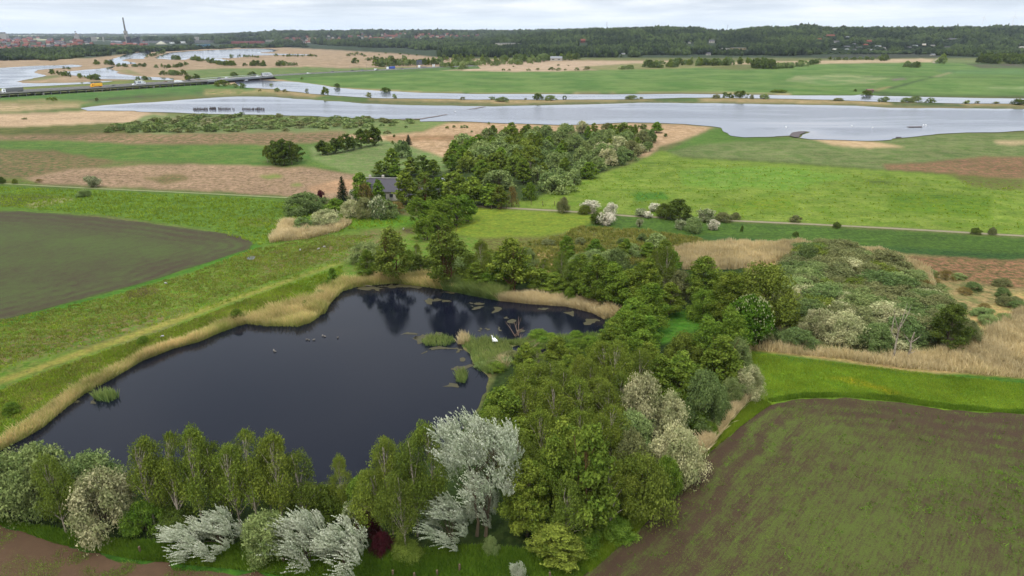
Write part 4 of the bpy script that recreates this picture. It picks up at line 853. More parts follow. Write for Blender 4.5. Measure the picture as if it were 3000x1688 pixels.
T(2362, 800, 718, 'teal', 90, 'bush at the topmost tip of the thicket, next to the tan reeds')
T(2560, 1046, 950, 'teal', 125, 'dark green willow bush at the thicket\'s front, left of the bare white trunk')
T(2470, 1025, 915, 'cream', 130, 'cream-flecked willow bush in front of the thicket, left of the dark green one')
T(2400, 1000, 905, 'cream', 110, 'cream-flecked willow bush at the thicket\'s left front')
T(2772, 1030, 895, 'dark', 92, 'dark yellow-green conical tree at the right end of the thicket')
T(2830, 1020, 940, 'sallow', 70, 'thin grey bush right of the conical tree')
T(2410, 890, 855, 'green', 36, 'small yellow-green sapling standing out in the thicket')
fill([(2660, 820), (2720, 800), (3000, 850), (3150, 900), (3100, 960), (2850, 985), (2800, 930)], 26, ['teal', 'sallow', 'willow', 'brownb'], (1.6, 3.0), {'teal': 'small blue-green bush scattered in the reeds at the right edge', 'sallow': 'small grey bush scattered in the reeds at the right edge', 'willow': 'small pale bush scattered in the reeds at the right edge', 'brownb': 'small brown bush scattered in the reeds at the right edge'}, 'scattered bushes in the reeds at the right', seed=22)
def snag(u, vb, vt, lb, seed, forks):
    p = P(u, vb); h = height_at(p.y, vt); m = MB(); r = random.Random(seed); e = empty('dead_birch', p, lb, 'tree')
    pts = [(r.uniform(-.12, .12), r.uniform(-.1, .1), h*i/8) for i in range(9)]; top = 5 if forks else 8
    m.tube(pts[:top+1], [0.2-0.018*i for i in range(top+1)], 7)
    m.obj('trunk', wbark, e)
    for s, z0, dx, L in forks:
        b = MB(); q0 = Vector(pts[min(int(z0*8), top)]); b.tube([q0, q0+Vector((s*dx*0.5, 0, L*0.35)), q0+Vector((s*dx, 0.1, L*0.7)), q0+Vector((s*dx*1.1, 0, L))], [0.1, 0.08, 0.05, 0.02], 5)
        b.obj('branch', wbark, e)
    return e
snag(2614, 1058, 874, 'bare white dead birch with a forked top in front of the thicket', 1, [(-1, .62, 1.3, 4.2), (1, .62, 1.2, 4.8), (1, .5, .5, 5.2), (-1, .38, .9, 1.0)])
snag(2603, 1010, 925, 'thin bare grey stem just behind the forked dead birch', 2, [])
snag(2660, 1052, 925, 'bare white dead birch pole right of the forked one', 3, [(-1, .42, 1.5, 2.4), (1, .42, 1.4, 1.6), (1, .2, 1.0, .5)])
# houses' garden
gd = [(890, 634, 566, 'teal', 138, 'wide dark green dome-shaped bush left of the spruce'), (985, 628, 582, 'green', 70, 'mid-green bush between the dark dome and the spruce'), (942, 600, 557, 'purple', 32, 'dark red bush peeking over the dark green dome'), (1007, 602, 517, 'spruce', 44, 'dark green spruce left of the farmhouse'), (1060, 592, 507, 'fresh', 72, 'yellow-green tree right of the spruce'), (1072, 606, 535, 'brownb', 52, 'leafless brown shrub-tree in front of the yellow-green tree'), (1110, 600, 528, 'fresh', 46, 'small yellow-green tree in front of the dark roof'), (1030, 642, 585, 'cream', 75, 'pale flowering bush at the left of the garden hedge'), (1072, 645, 580, 'sallow', 75, 'greyish bush in the middle of the garden hedge'), (1108, 647, 575, 'may2', 44, 'tall whitish flowering bush before the white house wall'), (1135, 644, 585, 'willow', 70, 'pale green bush at the right of the garden hedge'), (1036, 590, 556, 'may', 26, 'small white hawthorn at the foot of the spruce'), (887, 682, 636, 'willow', 74, 'small grey-green bush in the triangular reed patch'), (958, 672, 613, 'cream', 98, 'round golden-cream bush in the triangular reed patch'), (1172, 600, 570, 'may2', 30, 'white-flecked bush right of the white house wall'), (1160, 630, 590, 'brownb', 60, 'tangle of leafless brown branches right of the garden hedge')]
for u, b_, t_, k, w_, lb in gd: T(u, b_, t_, k, w_, lb, None, lod=0 if k in ('teal', 'cream', 'sallow') else None)
hb = [(1118, 520, 472, 'alder', 46, 'dark green tree just above the house ridge, left-most'), (1150, 512, 436, 'alder', 58, 'tall dark green tree directly behind the house'), (1160, 522, 485, 'fresh', 50, 'bright green maple-like tree touching the house ridge'), (1205, 518, 462, 'alder', 56, 'green tree behind the right end of the roof'), (1243, 520, 455, 'dark', 44, 'dark pointed tree right of the house'), (1272, 522, 468, 'alder', 44, 'green tree at the right of the group behind the house'), (1178, 466, 411, 'teal', 56, 'round blue-green tree at the top of the group behind the house'), (1197, 424, 394, 'spruce', 22, 'small conifer alone in the meadow above the house'), (1190, 605, 500, 'alder', 74, 'tall tree hiding the right end of the roof'), (1243, 610, 505, 'thin', 80, 'tree with orange-brown upright stems right of the house'), (1285, 605, 520, 'fresh', 66, 'bright green tree before the grey shed roof'), (1328, 618, 500, 'birch', 95, 'birch with a bright forked stem right of the grey shed roof'), (1385, 605, 520, 'alder', 80, 'dark alder between the birch and the wood'), (1440, 606, 540, 'fresh', 95, 'leafy green tree at the lane\'s end'), (1464, 612, 545, 'thin', 60, 'small light tree with visible stem by the field gate'), (1500, 610, 545, 'brownb', 40, 'bare brownish tree at the corner of the big pasture'), (1155, 403, 380+14, 'darkb', 8, 'tiny dark bush in the tan belt above the house')]
for u, b_, t_, k, w_, lb in hb: T(u, b_, t_, k, w_, lb, None)
for i, (u, vb, vt, w) in enumerate([(1235, 668, 576, 66), (1268, 672, 580, 68), (1300, 676, 584, 70), (1335, 664, 570, 74), (1368, 652, 566, 66), (1248, 705, 635, 52), (1285, 690, 615, 56)]):
    T(u, vb, vt, 'crest', w, ['left-most', 'second', 'third', 'fourth', 'right-most', 'lowest, nearest the pond,', 'second lowest'][i]+' of the bright green wind-combed trees below the house', 'wind-combed trees below the house', rz=0.2, var=i, lod=0)
# clumps and the big wood
for i, (u, vb, vt, w) in enumerate([(785, 476, 425, 36), (808, 484, 413, 42), (832, 487, 408, 44), (856, 482, 410, 42), (872, 474, 425, 34), (820, 470, 415, 44), (845, 466, 412, 44)]):
    T(u, vb, vt, 'dark' if i % 3 else 'oliveb', w, 'birch in the round dark clump standing alone in the left meadow', 'round dark clump in the left meadow', lod=1)
cb2 = [(945, 455, 412, 34), (962, 455, 415, 34), (982, 450, 405, 34), (1003, 448, 396, 32), (1020, 443, 392, 32), (1034, 440, 400, 30), (1058, 434, 378, 34), (1075, 430, 376, 30), (1096, 428, 372, 32), (1110, 425, 371, 26)]
for i, (u, vb, vt, w) in enumerate(cb2):
    T(u, vb, vt, 'teal' if i == 5 else ('oliveb' if i % 2 else 'dark'), w, 'bluish round tree in the middle of the row of birches' if i == 5 else 'birch in the slanting dark row across the left meadow', None if i == 5 else 'slanting dark row across the left meadow', lod=1)
WD = [(1310, 500), (1345, 440), (1400, 402), (1500, 398), (1700, 388), (1840, 388), (1915, 420), (1890, 448), (1810, 485), (1740, 510), (1650, 545), (1560, 585), (1500, 585), (1420, 565), (1400, 520)]
fill([(1310, 500), (1345, 445), (1420, 410), (1560, 400), (1600, 440), (1560, 480), (1540, 560), (1480, 575), (1420, 565), (1400, 520)], 50, ['alder', 'alder', 'willow', 'fresh', 'birch', 'oliveb2'], (7, 9.5), 'green deciduous tree in the left half of the wood by the lake', 'left half of the wood by the lake', seed=31, mind=0.75, wf=1.1)
fill([(1560, 405), (1700, 388), (1840, 388), (1915, 420), (1890, 448), (1810, 485), (1740, 510), (1650, 545), (1560, 582), (1560, 500), (1600, 440)], 56, ['willow', 'teal', 'willow', 'alder', 'sallow', 'cream', 'willow', 'fresh'], (5.5, 8), {'willow': 'pale green willow in the right half of the wood by the lake', 'teal': 'bluish willow in the right half of the wood by the lake', 'cream': 'cream-flecked willow in the right half of the wood by the lake', 'fresh': 'fresh green tree in the right half of the wood by the lake', 'alder': 'darker green tree in the right half of the wood by the lake', 'sallow': 'greyish willow in the right half of the wood by the lake'}, {'willow': 'pale willows of the wood', 'teal': 'bluish willows of the wood', 'cream': 'cream-flecked willows of the wood', 'fresh': 'fresh green trees of the right half of the wood', 'alder': 'green trees of the right half of the wood', 'sallow': 'greyish willows of the wood'}, seed=32, mind=0.75, wf=0.95)
ww = [(1765, 462, 415, 'cream', 62, 'pinkish cream willow in the right half of the wood'), (1800, 458, 420, 'cream', 56, 'pinkish cream willow beside its twin in the wood'), (1862, 452, 420, 'cream', 62, 'cream willow at the pasture corner of the wood'), (1805, 486, 445, 'teal', 66, 'bluish dome-shaped willow nearest the pasture'), (1840, 474, 440, 'teal', 56, 'bluish dome-shaped willow right of the nearest one'), (1895, 446, 415, 'teal', 44, 'small bluish willow at the tip of the wood'), (1640, 572, 510, 'willow', 96, 'large round willow at the lower corner of the wood'), (1680, 548, 497, 'willow', 66, 'round willow above the large one at the wood\'s edge'), (1725, 525, 475, 'fresh', 56, 'green tree on the wood\'s edge facing the pasture'), (1752, 505, 460, 'willow', 56, 'light willow on the wood\'s edge facing the pasture'), (1552, 590, 535, 'green', 50, 'low vivid green bush at the wood\'s bottom corner')]
for u, b_, t_, k, w_, lb in ww: T(u, b_, t_, k, w_, lb, None)
rr3 = [(1828, 402, 358, 'oliveb', 38, 'tall birch at the lake end of the wood'), (1850, 405, 366, 'oliveb', 30, 'second birch at the lake end of the wood'), (1880, 380, 364, 'darkb', 32, 'dark green bush in the tan reeds by the lake'), (1924, 390, 358, 'fresh', 38, 'light green tree alone in the tan reeds by the lake'), (1950, 402, 391, 'darkb', 12, 'tiny dark bush right of the light green tree in the reeds')]
for u, b_, t_, k, w_, lb in rr3: T(u, b_, t_, k, w_, lb, None)
# along the lane
ln = [(1650, 628, 578, 'sallow', 40, 'pale airy bush on the lane at the pasture corner'), (1730, 625, 588, 'may', 52, 'white hawthorn above the lane, left of its pair'), (1712, 630, 600, 'oliveb2', 40, 'brown-green bush below the left white hawthorn'), (1790, 640, 597, 'may', 40, 'snow-white hawthorn on the lane'), (1745, 660, 622, 'darkb', 40, 'dark green bush below the lane hawthorns'), (1775, 664, 622, 'may', 54, 'white hawthorn on the slope below the lane'), (1898, 640, 620, 'may', 32, 'low white hawthorn left of the dark thicket on the lane'), (1875, 636, 612, 'may2', 36, 'pale hawthorn left of the low white one'), (1918, 622, 597, 'may', 38, 'white hawthorn top rising left of the dark thicket'), (1945, 644, 596, 'darkb', 62, 'dark olive thicket on the lane, left half'), (1985, 648, 584, 'dark', 62, 'dark olive pointed tree on the lane, right half of the thicket'), (2068, 655, 613, 'may2', 48, 'cream hawthorn on the lane'), (2030, 686, 636, 'willow', 66, 'green bush on the slope below the cream hawthorn'), (1992, 675, 645, 'may2', 30, 'small white-flecked bush on the slope'), (2088, 676, 644, 'may', 34, 'small snow-white hawthorn on the slope'), (2118, 653, 622, 'sallow', 56, 'grey-green bush on the lane'), (2155, 646, 623, 'sallow', 30, 'small olive bush at the right of the grey-green one'), (2016, 652, 628, 'willow', 40, 'pale bush between the dark thicket and the cream hawthorn'), (2330, 654, 631, 'sallow', 36, 'lone grey-green bush on the pasture side of the lane'), (2451, 670, 651, 'darkb', 28, 'lone dark bush on the lane, right of the grey-green one'), (2858, 689, 667, 'darkb', 30, 'dark bush on the lane near the right edge'), (2906, 690, 666, 'sallow', 28, 'pale bush on the lane nearest the right edge'), (1874, 668, 640, 'may2', 20, 'thin white-flecked shrub on the slope below the lane'), (2173, 680, 660, 'darkb', 11, 'thin dark sapling on the slope'), (2330, 695, 678, 'darkb', 18, 'small dark shrub at the foot of the slope'), (1880, 712, 684, 'teal', 38, 'round bluish bush at the edge of the tussocks'), (1825, 722, 698, 'teal', 38, 'bluish bush left of the round one in the tussocks'), (1700, 718, 696, 'sallow', 40, 'grey bush in the middle of the tussocks'), (1605, 722, 700, 'sallow', 44, 'grey bush at the left of the tussocks'), (1850, 755, 715, 'willow', 66, 'pale green willow at the lower edge of the tussocks'), (1925, 730, 700, 'willow', 40, 'pale bush right of the bluish ones in the tussocks')]
for u, b_, t_, k, w_, lb in ln: T(u, b_, t_, k, w_, lb, None, lod=0)
lf = [(272, 552, 516, 'may2', 44, 'pale flowering hawthorn tree on the left path'), (248, 580, 556, 'willow', 42, 'green bush just below the flowering hawthorn on the left path'), (45, 540, 524, 'oliveb2', 18, 'thin olive sapling left on the path'), (5, 540, 518, 'darkb', 24, 'dark bush on the path at the left edge'), (115, 536, 524, 'brownb', 22, 'brownish shrub above the path'), (697, 948, 905, 'alder', 44, 'small dark alder on the left bank of the pond'), (975, 826, 786, 'fresh', 36, 'young light green tree at the top left bank'), (940, 884, 850, 'willow', 52, 'silvery bush on the left bank bend'), (895, 905, 880, 'green', 26, 'little green sapling in the reeds of the left bank'), (420, 1012, 985, 'green', 30, 'small green shrub on the bank left of the pond'), (36, 1222, 1180, 'green', 56, 'green shrub in the grass at the left edge of the pond bank'), (955, 855, 822, 'green', 50, 'green shrub above the silvery one on the left bank')]
for u, b_, t_, k, w_, lb in lf: T(u, b_, t_, k, w_, lb, None, lod=0)
fill([(300, 390), (340, 376), (430, 356), (540, 344), (700, 342), (980, 350), (1180, 356), (1240, 362), (1080, 378), (900, 384), (700, 388), (450, 392)], 165, ['willow', 'teal', 'sallow', 'willow'], (1.6, 3.4), {'willow': 'pale green bush in the scrub belt along the near lake shore', 'teal': 'bluish bush in the scrub belt along the near lake shore', 'sallow': 'greyish bush in the scrub belt along the near lake shore'}, 'scrub belt along the near lake shore', seed=41, wf=1.75, lod=2)
fill([(300, 392), (330, 380), (460, 378), (640, 380), (640, 388), (450, 393)], 18, ['teal', 'willow'], (3, 4.5), 'larger grey-green bush at the front of the scrub belt', 'front bushes of the scrub belt', seed=42, wf=1.1, lod=2)
for i, (u, vb, vt, w) in enumerate([(72, 351, 345, 20), (706, 336, 328, 20), (465, 370, 350, 24), (1135, 393, 383, 22), (1190, 375, 368, 14), (1310, 377, 370, 16), (1330, 375, 367, 14), (1360, 376, 366, 26), (1432, 365, 357, 10), (1492, 386, 380, 12), (1510, 388, 378, 20), (1530, 392, 382, 18), (1552, 387, 376, 30), (1382, 388, 382, 10), (148, 392-100, 285, 24), (285, 297, 286, 14), (1120, 370, 362, 22), (1150, 424, 412, 10)]):
    T(u, vb, vt, ['sallow', 'teal', 'oliveb2'][i % 3], w, 'small bush scattered through the tan reeds this side of the lake', 'bushes scattered through the tan reeds this side of the lake', lod=2)
dk = [(1130, 271, 256, 30, 1), (1080, 287, 271, 24, 2), (1155, 288, 276, 18, 3), (1356, 292, 284, 20, 2), (1441, 292, 283, 22, 0), (1472, 298, 284, 44, 3), (1540, 292, 287, 10, 2), (1577, 293, 274, 38, 1), (1613, 294, 279, 38, 3), (1654, 288, 280, 16, 0), (1850, 291, 279, 38, 3), (1878, 290, 284, 16, 2), (2170, 287, 266, 44, 1), (2140, 287, 272, 20, 1), (2122, 287, 270, 26, 0), (2098, 288, 277, 30, 2), (2202, 290, 278, 18, 2), (2240, 290, 275, 34, 3), (2456, 295, 287, 36, 2), (2580, 299, 286, 18, 0), (2594, 299, 283, 24, 3), (2655, 300, 286, 32, 3), (2680, 300, 282, 36, 3), (2726, 301, 286, 28, 0), (2833, 304, 294, 24, 3), (2864, 302, 296, 16, 2), (2918, 303, 298, 24, 2), (2985, 307, 290, 50, 1), (2540, 280, 264, 32, 1), (2505, 269, 261, 10, 1), (953, 278, 255, 28, 4), (812, 270, 257, 22, 3), (835, 270, 262, 20, 2), (652, 253, 234, 42, 4), (688, 257, 244, 18, 0), (709, 259, 243, 24, 0), (885, 233, 227, 8, 1), (988, 258, 245, 22, 1), (762, 268, 261, 10, 4), (795, 251, 245, 12, 3), (900, 268, 260, 14, 2), (2280, 271, 262, 50, 4), (160, 296, 284, 22, 4)]
for i, (u, vb, vt, w, k) in enumerate(dk):
    T(u, vb, vt, ['teal', 'darkb', 'sallow', 'willow', 'oliveb2'][k], w, ['grey-green', 'dark green', 'pale greyish', 'light green', 'olive'][k]+' bush on the banks of the far channel', ['grey-green', 'dark green', 'pale', 'light green', 'olive'][k]+' bushes on the banks of the far channel', lod=2 if w < 30 else 1)
# belts of bushes across the river marsh
def belt(pts, n, mix, h, label, group, seed, spread=10, wf=1.1):
    r = random.Random(seed)
    for i in range(n):
        k = r.uniform(0, len(pts)-1.001); j = int(k); e = k-j
        u = pts[j][0]*(1-e)+pts[j+1][0]*e; v = pts[j][1]*(1-e)+pts[j+1][1]*e+r.uniform(-1, 1)*spread
        p = P(u, v); hh = r.uniform(*h); _, vt = proj(p.x, p.y, hh+float(terr(p.x, p.y))); key = r.choice(mix); K = KINDS[key]
        d = p.y*cP+HC*sP
        if float(terr(p.x, p.y)) > 2: continue
        tree(u, v, vt, key, K['Wd']*(hh/K['H'])**0.8*wf*r.uniform(.8, 1.25)*FP/d, label, group, lod=2, parts=False)
DM = ['darkb', 'teal', 'dark', 'alder']
belt([(150, 216), (200, 224), (250, 231), (290, 234)], 26, DM, (3, 7), 'dark bush on the long island left of the viaduct', 'bushes on the long island left of the viaduct', 1, 2)
belt([(185, 203), (205, 203)], 4, DM, (3, 5), 'bush on the reed spit in the left bay', 'bushes on the reed spit in the left bay', 2, 1)
belt([(278, 190), (332, 192)], 12, DM, (5, 9), 'dark tree at the river bend on the left', 'dark trees at the river bend on the left', 3, 2)
belt([(345, 196), (430, 196)], 16, DM, (4, 7), 'bush on the reed island west of the far lake', 'bushes on the reed island west of the far lake', 4, 1.5)
belt([(445, 200), (515, 199), (545, 193)], 18, DM, (4, 7), 'bush in the line crossing the reed island', 'bushes in the line crossing the reed island', 5, 1.5)
belt([(430, 170), (470, 160), (485, 153)], 14, DM, (6, 10), 'dark tree on the wooded island of the far river', 'dark trees on the wooded island of the far river', 6, 2)
belt([(505, 174), (538, 175)], 8, DM, (6, 10), 'dark bush on the small islet at the far lake', 'dark bushes on the small islet at the far lake', 7, 1)
belt([(563, 176), (600, 181), (630, 186)], 18, DM, (6, 11), 'dark tree on the near shore of the far lake', 'dark trees on the near shore of the far lake', 8, 1.5)
belt([(630, 190), (700, 194), (800, 193), (880, 193)], 46, DM, (5, 10), 'dark bush in the hedge-like line across the tan marsh', 'hedge-like line across the tan marsh', 9, 1.5)
belt([(675, 168), (760, 169)], 12, DM, (4, 7), 'low dark bush on the reed bank of the far lake', 'low bushes on the reed bank of the far lake', 10, 1)
belt([(800, 166), (930, 166)], 18, DM, (4, 7), 'low dark bush in the upper tan marsh', 'low bushes in the upper tan marsh', 11, 1)
belt([(475, 219), (545, 222)], 12, DM, (4, 8), 'dark bush on the riverbank just above the viaduct', 'bushes on the riverbank above the viaduct', 12, 1.5)
belt([(392, 234), (440, 233)], 8, DM, (3, 5), 'dark bush between river and viaduct', 'bushes between river and viaduct', 13, 1)
belt([(545, 234), (580, 233)], 6, ['oliveb2', 'darkb'], (4, 7), 'olive tree beside the viaduct', 'olive trees beside the viaduct', 14, 1)
belt([(665, 225), (745, 222)], 9, DM, (4, 6), 'dark bush behind the steel bridge', 'bushes behind the steel bridge', 15, 1)
belt([(1015, 162), (1070, 163), (1250, 160)], 16, DM, (4, 7), 'low bush in the tan marsh above the motorway', 'low bushes in the tan marsh above the motorway', 16, 4)
belt([(1030, 187), (1082, 178), (1110, 178), (1200, 178)], 16, DM, (6, 11), 'dark tree in the tan marsh above the motorway', 'dark trees in the tan marsh above the motorway', 17, 1.5)
belt([(1095, 197), (1150, 194), (1220, 190), (1290, 190)], 40, ['willow', 'alder', 'dark', 'teal'], (8, 14), 'tree in the belt behind the blue lorry', 'belt of trees behind the blue lorry', 18, 2)
belt([(1290, 201), (1360, 203), (1330, 193), (1420, 193), (1500, 188), (1580, 183)], 70, ['willow', 'teal', 'willow', 'alder'], (7, 11), 'grey-green willow in the belt right of the motorway', 'belt of willows right of the motorway', 19, 4)
belt([(1300, 182), (1450, 182), (1600, 177), (1700, 176)], 60, ['alder', 'dark', 'teal'], (10, 15), 'tree in the wood edge beyond the tan reed field', 'wood edge beyond the tan reed field', 20, 4)
for i, (u, vb, w) in enumerate([(1475, 207, 14), (1492, 207, 12), (1505, 196, 8), (1548, 207, 14), (1576, 206, 16), (1617, 206, 22), (1637, 207, 20), (1636, 193, 12), (1656, 206, 10), (1690, 206, 20), (1722, 205, 26), (1665, 194, 6)]):
    T(u, vb, vb-w*0.42, ['teal', 'sallow', 'darkb'][i % 3], w, 'low bush in the pale reed field beyond the green meadow', 'low bushes in the pale reed field beyond the green meadow', lod=2, parts=False)
belt([(1815, 204), (1850, 203)], 8, ['willow'], (5, 7), 'pale willow at the end of the pale reed field', 'pale willows at the end of the pale reed field', 21, 1)
belt([(1880, 196), (1960, 198), (2000, 190), (2100, 190), (2140, 184)], 56, ['darkb', 'alder', 'teal'], (7, 13), 'dark round bush between the pale reeds and the green meadow', 'dark round bushes beyond the green meadow', 22, 3)
belt([(2010, 193), (2120, 192), (2200, 187)], 30, ['alder', 'dark', 'teal'], (8, 13), 'tree in the broken hedge beyond the green meadow', 'broken hedge beyond the green meadow', 23, 1.5)
belt([(2205, 200), (2260, 201)], 14, ['darkb', 'dark'], (12, 17), 'dark tree of the dense clump beyond the green meadow', 'dense dark clump beyond the green meadow', 24, 2)
belt([(2270, 200), (2310, 199), (2355, 193), (2400, 186)], 30, ['willow', 'teal', 'darkb'], (6, 10), 'grey-green bush right of the dense dark clump', 'bushes right of the dense dark clump', 25, 2)
belt([(2430, 176), (2560, 176)], 20, ['teal', 'darkb'], (4, 7), 'low bush on the edge of the pale far field', 'low bushes on the edge of the pale far field', 26, 1)
belt([(2580, 178), (2600, 178)], 5, ['dark', 'darkb'], (11, 14), 'dark tree on the pale far field', 'dark trees on the pale far field', 27, .8)
belt([(2655, 197), (2685, 199)], 5, ['teal', 'darkb'], (8, 11), 'bush in the far right meadow', 'bushes in the far right meadow', 28, 1)
belt([(2750, 188), (2765, 186), (2760, 176)], 9, ['dark', 'alder', 'willow'], (12, 16), 'tall tree beside the far farm track', 'tall trees beside the far farm track', 29, 1)
belt([(2860, 186), (3000, 188), (3100, 189)], 60, ['dark', 'darkb'], (14, 17), 'dark green tree of the even plantation at the right edge', 'even dark plantation at the right edge', 30, 1)
belt([(2870, 180), (3000, 181), (3100, 182)], 50, ['dark', 'darkb'], (14, 17), 'dark green tree of the even plantation at the right edge', 'even dark plantation at the right edge', 31, 1)
fill([(1385, 1075), (1440, 1060), (1490, 1060), (1500, 1090), (1440, 1105)], 6, ['willow', 'green', 'sallow'], (1.2, 2.2), {'willow': 'small pale bush on the reed islet', 'green': 'small green bush on the reed islet', 'sallow': 'small greyish bush on the reed islet'}, 'small bushes on the reed islet', seed=51)
# ------------------------------------------------------------ reeds and grasses
def grass_mat(name, a, b, var=0.3):
    m, t = new_mat(name); cv = nd(t, 'ShaderNodeAttribute', attribute_name='cv').outputs['Fac']
    c = mixc(t, cv, albl(a), albl(b)); g = t.nodes.new('ShaderNodeNewGeometry')
    n = noise(t, g.outputs['Position'], 0.12, 4, 0.6)
    c = mixc(t, 1.0, c, ramp(t, n, [(0.3, (0.72,)*3), (0.7, (1.25,)*3)]), 'MULTIPLY')
    d = t.nodes.new('ShaderNodeBsdfDiffuse'); tr = t.nodes.new('ShaderNodeBsdfTranslucent')
    t.links.new(c, d.inputs[0]); t.links.new(c, tr.inputs[0]); mx = t.nodes.new('ShaderNodeMixShader'); mx.inputs[0].default_value = 0.3
    t.links.new(d.outputs[0], mx.inputs[1]); t.links.new(tr.outputs[0], mx.inputs[2]); out(t, mx.outputs[0]); return m
GM = {'reed': grass_mat('dry_reed', (146, 164, 78), (232, 206, 156)), 'mead': grass_mat('meadow_blades', (106, 138, 38), (148, 166, 58)), 'tan': grass_mat('bleached_reed', (186, 172, 126), (226, 212, 174)),
      'green': grass_mat('green_grass', (74, 110, 32), (126, 156, 52)), 'sedge': grass_mat('sedge', (92, 126, 66), (160, 172, 100)),
      'tuss': grass_mat('rush_tussock', (98, 114, 48), (158, 154, 84)), 'weed': grass_mat('field_weeds', (78, 112, 40), (120, 148, 62)),
      'straw': grass_mat('pale_straw', (180, 176, 120), (226, 216, 176)), 'crop': grass_mat('seedlings', (88, 116, 44), (126, 150, 66)),
      'clod': grass_mat('soil_clods', (92, 72, 54), (140, 116, 88))}
def pts_in(polyw, n, rng):
    a = np.array(polyw); lo = a.min(0); hi = a.max(0); res = []; tot = 0; k = 0
    while tot < n and k < 60:
        q = lo+(hi-lo)*rng.random((max(n, 2000), 2)); m = inpoly(q[:, 0], q[:, 1], polyw); res.append(q[m]); tot += m.sum(); k += 1
    return np.concatenate(res)[:n]
def W2(poly): return [Pn(u, v) for u, v in poly]
def strip_pts(line, w0, w1, n, rng):
    """points in a band beside a photo-traced line; w0..w1 metres to its left side"""
    P2 = np.array(W2(line)); d = P2[1:]-P2[:-1]; L = np.hypot(*d.T); c = np.concatenate([[0], L.cumsum()])
    s = rng.random(n)*c[-1]; j = np.clip(np.searchsorted(c, s)-1, 0, len(d)-1); tt = (s-c[j])/L[j]
    nn = np.stack([-d[:, 1], d[:, 0]], 1)/L[:, None]; wob = 1+0.55*fbm(s/9, s*0+3, 4, 4)
    return P2[j]+d[j]*tt[:, None]+nn[j]*((w0+(w1-w0)*rng.random(n))*wob)[:, None]
def blades(name, XY, hgt, wid, mat, lab, seed=0, lean=(-0.12, 0.0), cvf=None, spread=0.3, per=1, cat='grass', z0=0.0):
    rng = np.random.default_rng(seed)
    if per == 1 and name in ('reed_bed', 'reed_field'): XY = XY[fbm(XY[:, 0]/2.3, XY[:, 1]/2.3, seed+4, 4) > -0.42+0.25*rng.normal(size=len(XY))]
    XY = np.repeat(XY, per, 0)
    n = len(XY); XY = XY+rng.normal(size=(n, 2))*(0.25 if per > 1 else 0)
    h = hgt*(0.6+0.55*rng.random(n))*(1+0.5*fbm(XY[:, 0]/3, XY[:, 1]/3, seed, 3)); a = rng.random(n)*6.283
    w = wid*(0.7+0.6*rng.random(n)); B = np.stack([np.cos(a), np.sin(a)], 1)*w[:, None]/2
    tip = XY+rng.normal(size=(n, 2))*spread*h[:, None]+np.array(lean)*h[:, None]
    zb = np.full(n, z0)
    V = np.stack([np.c_[XY-B, zb-0.05], np.c_[XY+B, zb-0.05], np.c_[(XY*0.35+tip*0.65)+B*0.8, zb+h*0.68], np.c_[tip, zb+h]], 1).reshape(-1, 3)
    F = np.arange(n*4).reshape(n, 4)
    cv = rng.random(n)*0.6+0.22*(0.7+1.6*fbm(XY[:, 0]/5, XY[:, 1]/5, seed+9, 3)) if cvf is None else cvf(XY, rng)
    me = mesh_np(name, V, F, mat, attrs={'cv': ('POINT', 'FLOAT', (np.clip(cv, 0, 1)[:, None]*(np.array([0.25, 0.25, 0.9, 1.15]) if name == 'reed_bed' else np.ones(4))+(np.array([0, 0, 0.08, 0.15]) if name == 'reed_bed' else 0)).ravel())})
    return tag(ob(name, me), lab, cat, None, 'stuff')
R = np.random.default_rng(1)
LB = [(-150, 1392), (0, 1318), (60, 1288), (116, 1256), (177, 1203), (237, 1158), (339, 1102), (414, 1058), (505, 1022), (582, 1001), (640, 975), (690, 956), (718, 948)]
b1 = strip_pts(LB, -0.4, 1.7, 25000, R)
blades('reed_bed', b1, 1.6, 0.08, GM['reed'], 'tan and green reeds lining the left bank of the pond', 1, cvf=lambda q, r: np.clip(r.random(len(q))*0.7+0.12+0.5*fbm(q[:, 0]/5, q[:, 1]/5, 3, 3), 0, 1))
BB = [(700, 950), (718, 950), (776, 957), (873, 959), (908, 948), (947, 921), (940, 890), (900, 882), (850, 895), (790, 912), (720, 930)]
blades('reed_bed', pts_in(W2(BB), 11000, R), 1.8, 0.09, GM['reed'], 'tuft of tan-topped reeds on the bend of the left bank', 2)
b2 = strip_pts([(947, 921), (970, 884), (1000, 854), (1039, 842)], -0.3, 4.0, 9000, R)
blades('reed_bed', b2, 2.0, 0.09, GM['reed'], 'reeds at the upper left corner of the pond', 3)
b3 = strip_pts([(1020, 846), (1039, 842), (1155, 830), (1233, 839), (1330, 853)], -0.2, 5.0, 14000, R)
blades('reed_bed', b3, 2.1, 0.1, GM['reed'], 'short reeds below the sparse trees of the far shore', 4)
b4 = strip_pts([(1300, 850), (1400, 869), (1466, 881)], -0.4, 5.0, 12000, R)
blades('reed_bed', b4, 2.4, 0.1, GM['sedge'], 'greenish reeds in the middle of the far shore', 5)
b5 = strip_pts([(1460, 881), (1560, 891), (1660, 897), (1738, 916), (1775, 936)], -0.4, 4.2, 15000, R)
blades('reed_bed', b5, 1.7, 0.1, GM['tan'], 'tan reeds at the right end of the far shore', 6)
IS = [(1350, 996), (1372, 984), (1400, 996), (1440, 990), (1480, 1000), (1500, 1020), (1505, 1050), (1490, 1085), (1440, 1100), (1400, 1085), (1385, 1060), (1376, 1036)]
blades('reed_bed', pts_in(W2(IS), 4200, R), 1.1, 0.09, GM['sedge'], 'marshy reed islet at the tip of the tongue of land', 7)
blades('reed_bed', pts_in(W2([(1340, 1010), (1350, 985), (1372, 985), (1376, 1010)]), 500, R), 1.7, 0.1, GM['tan'], 'small tan reed clump at the left tip of the reed islet', 8)
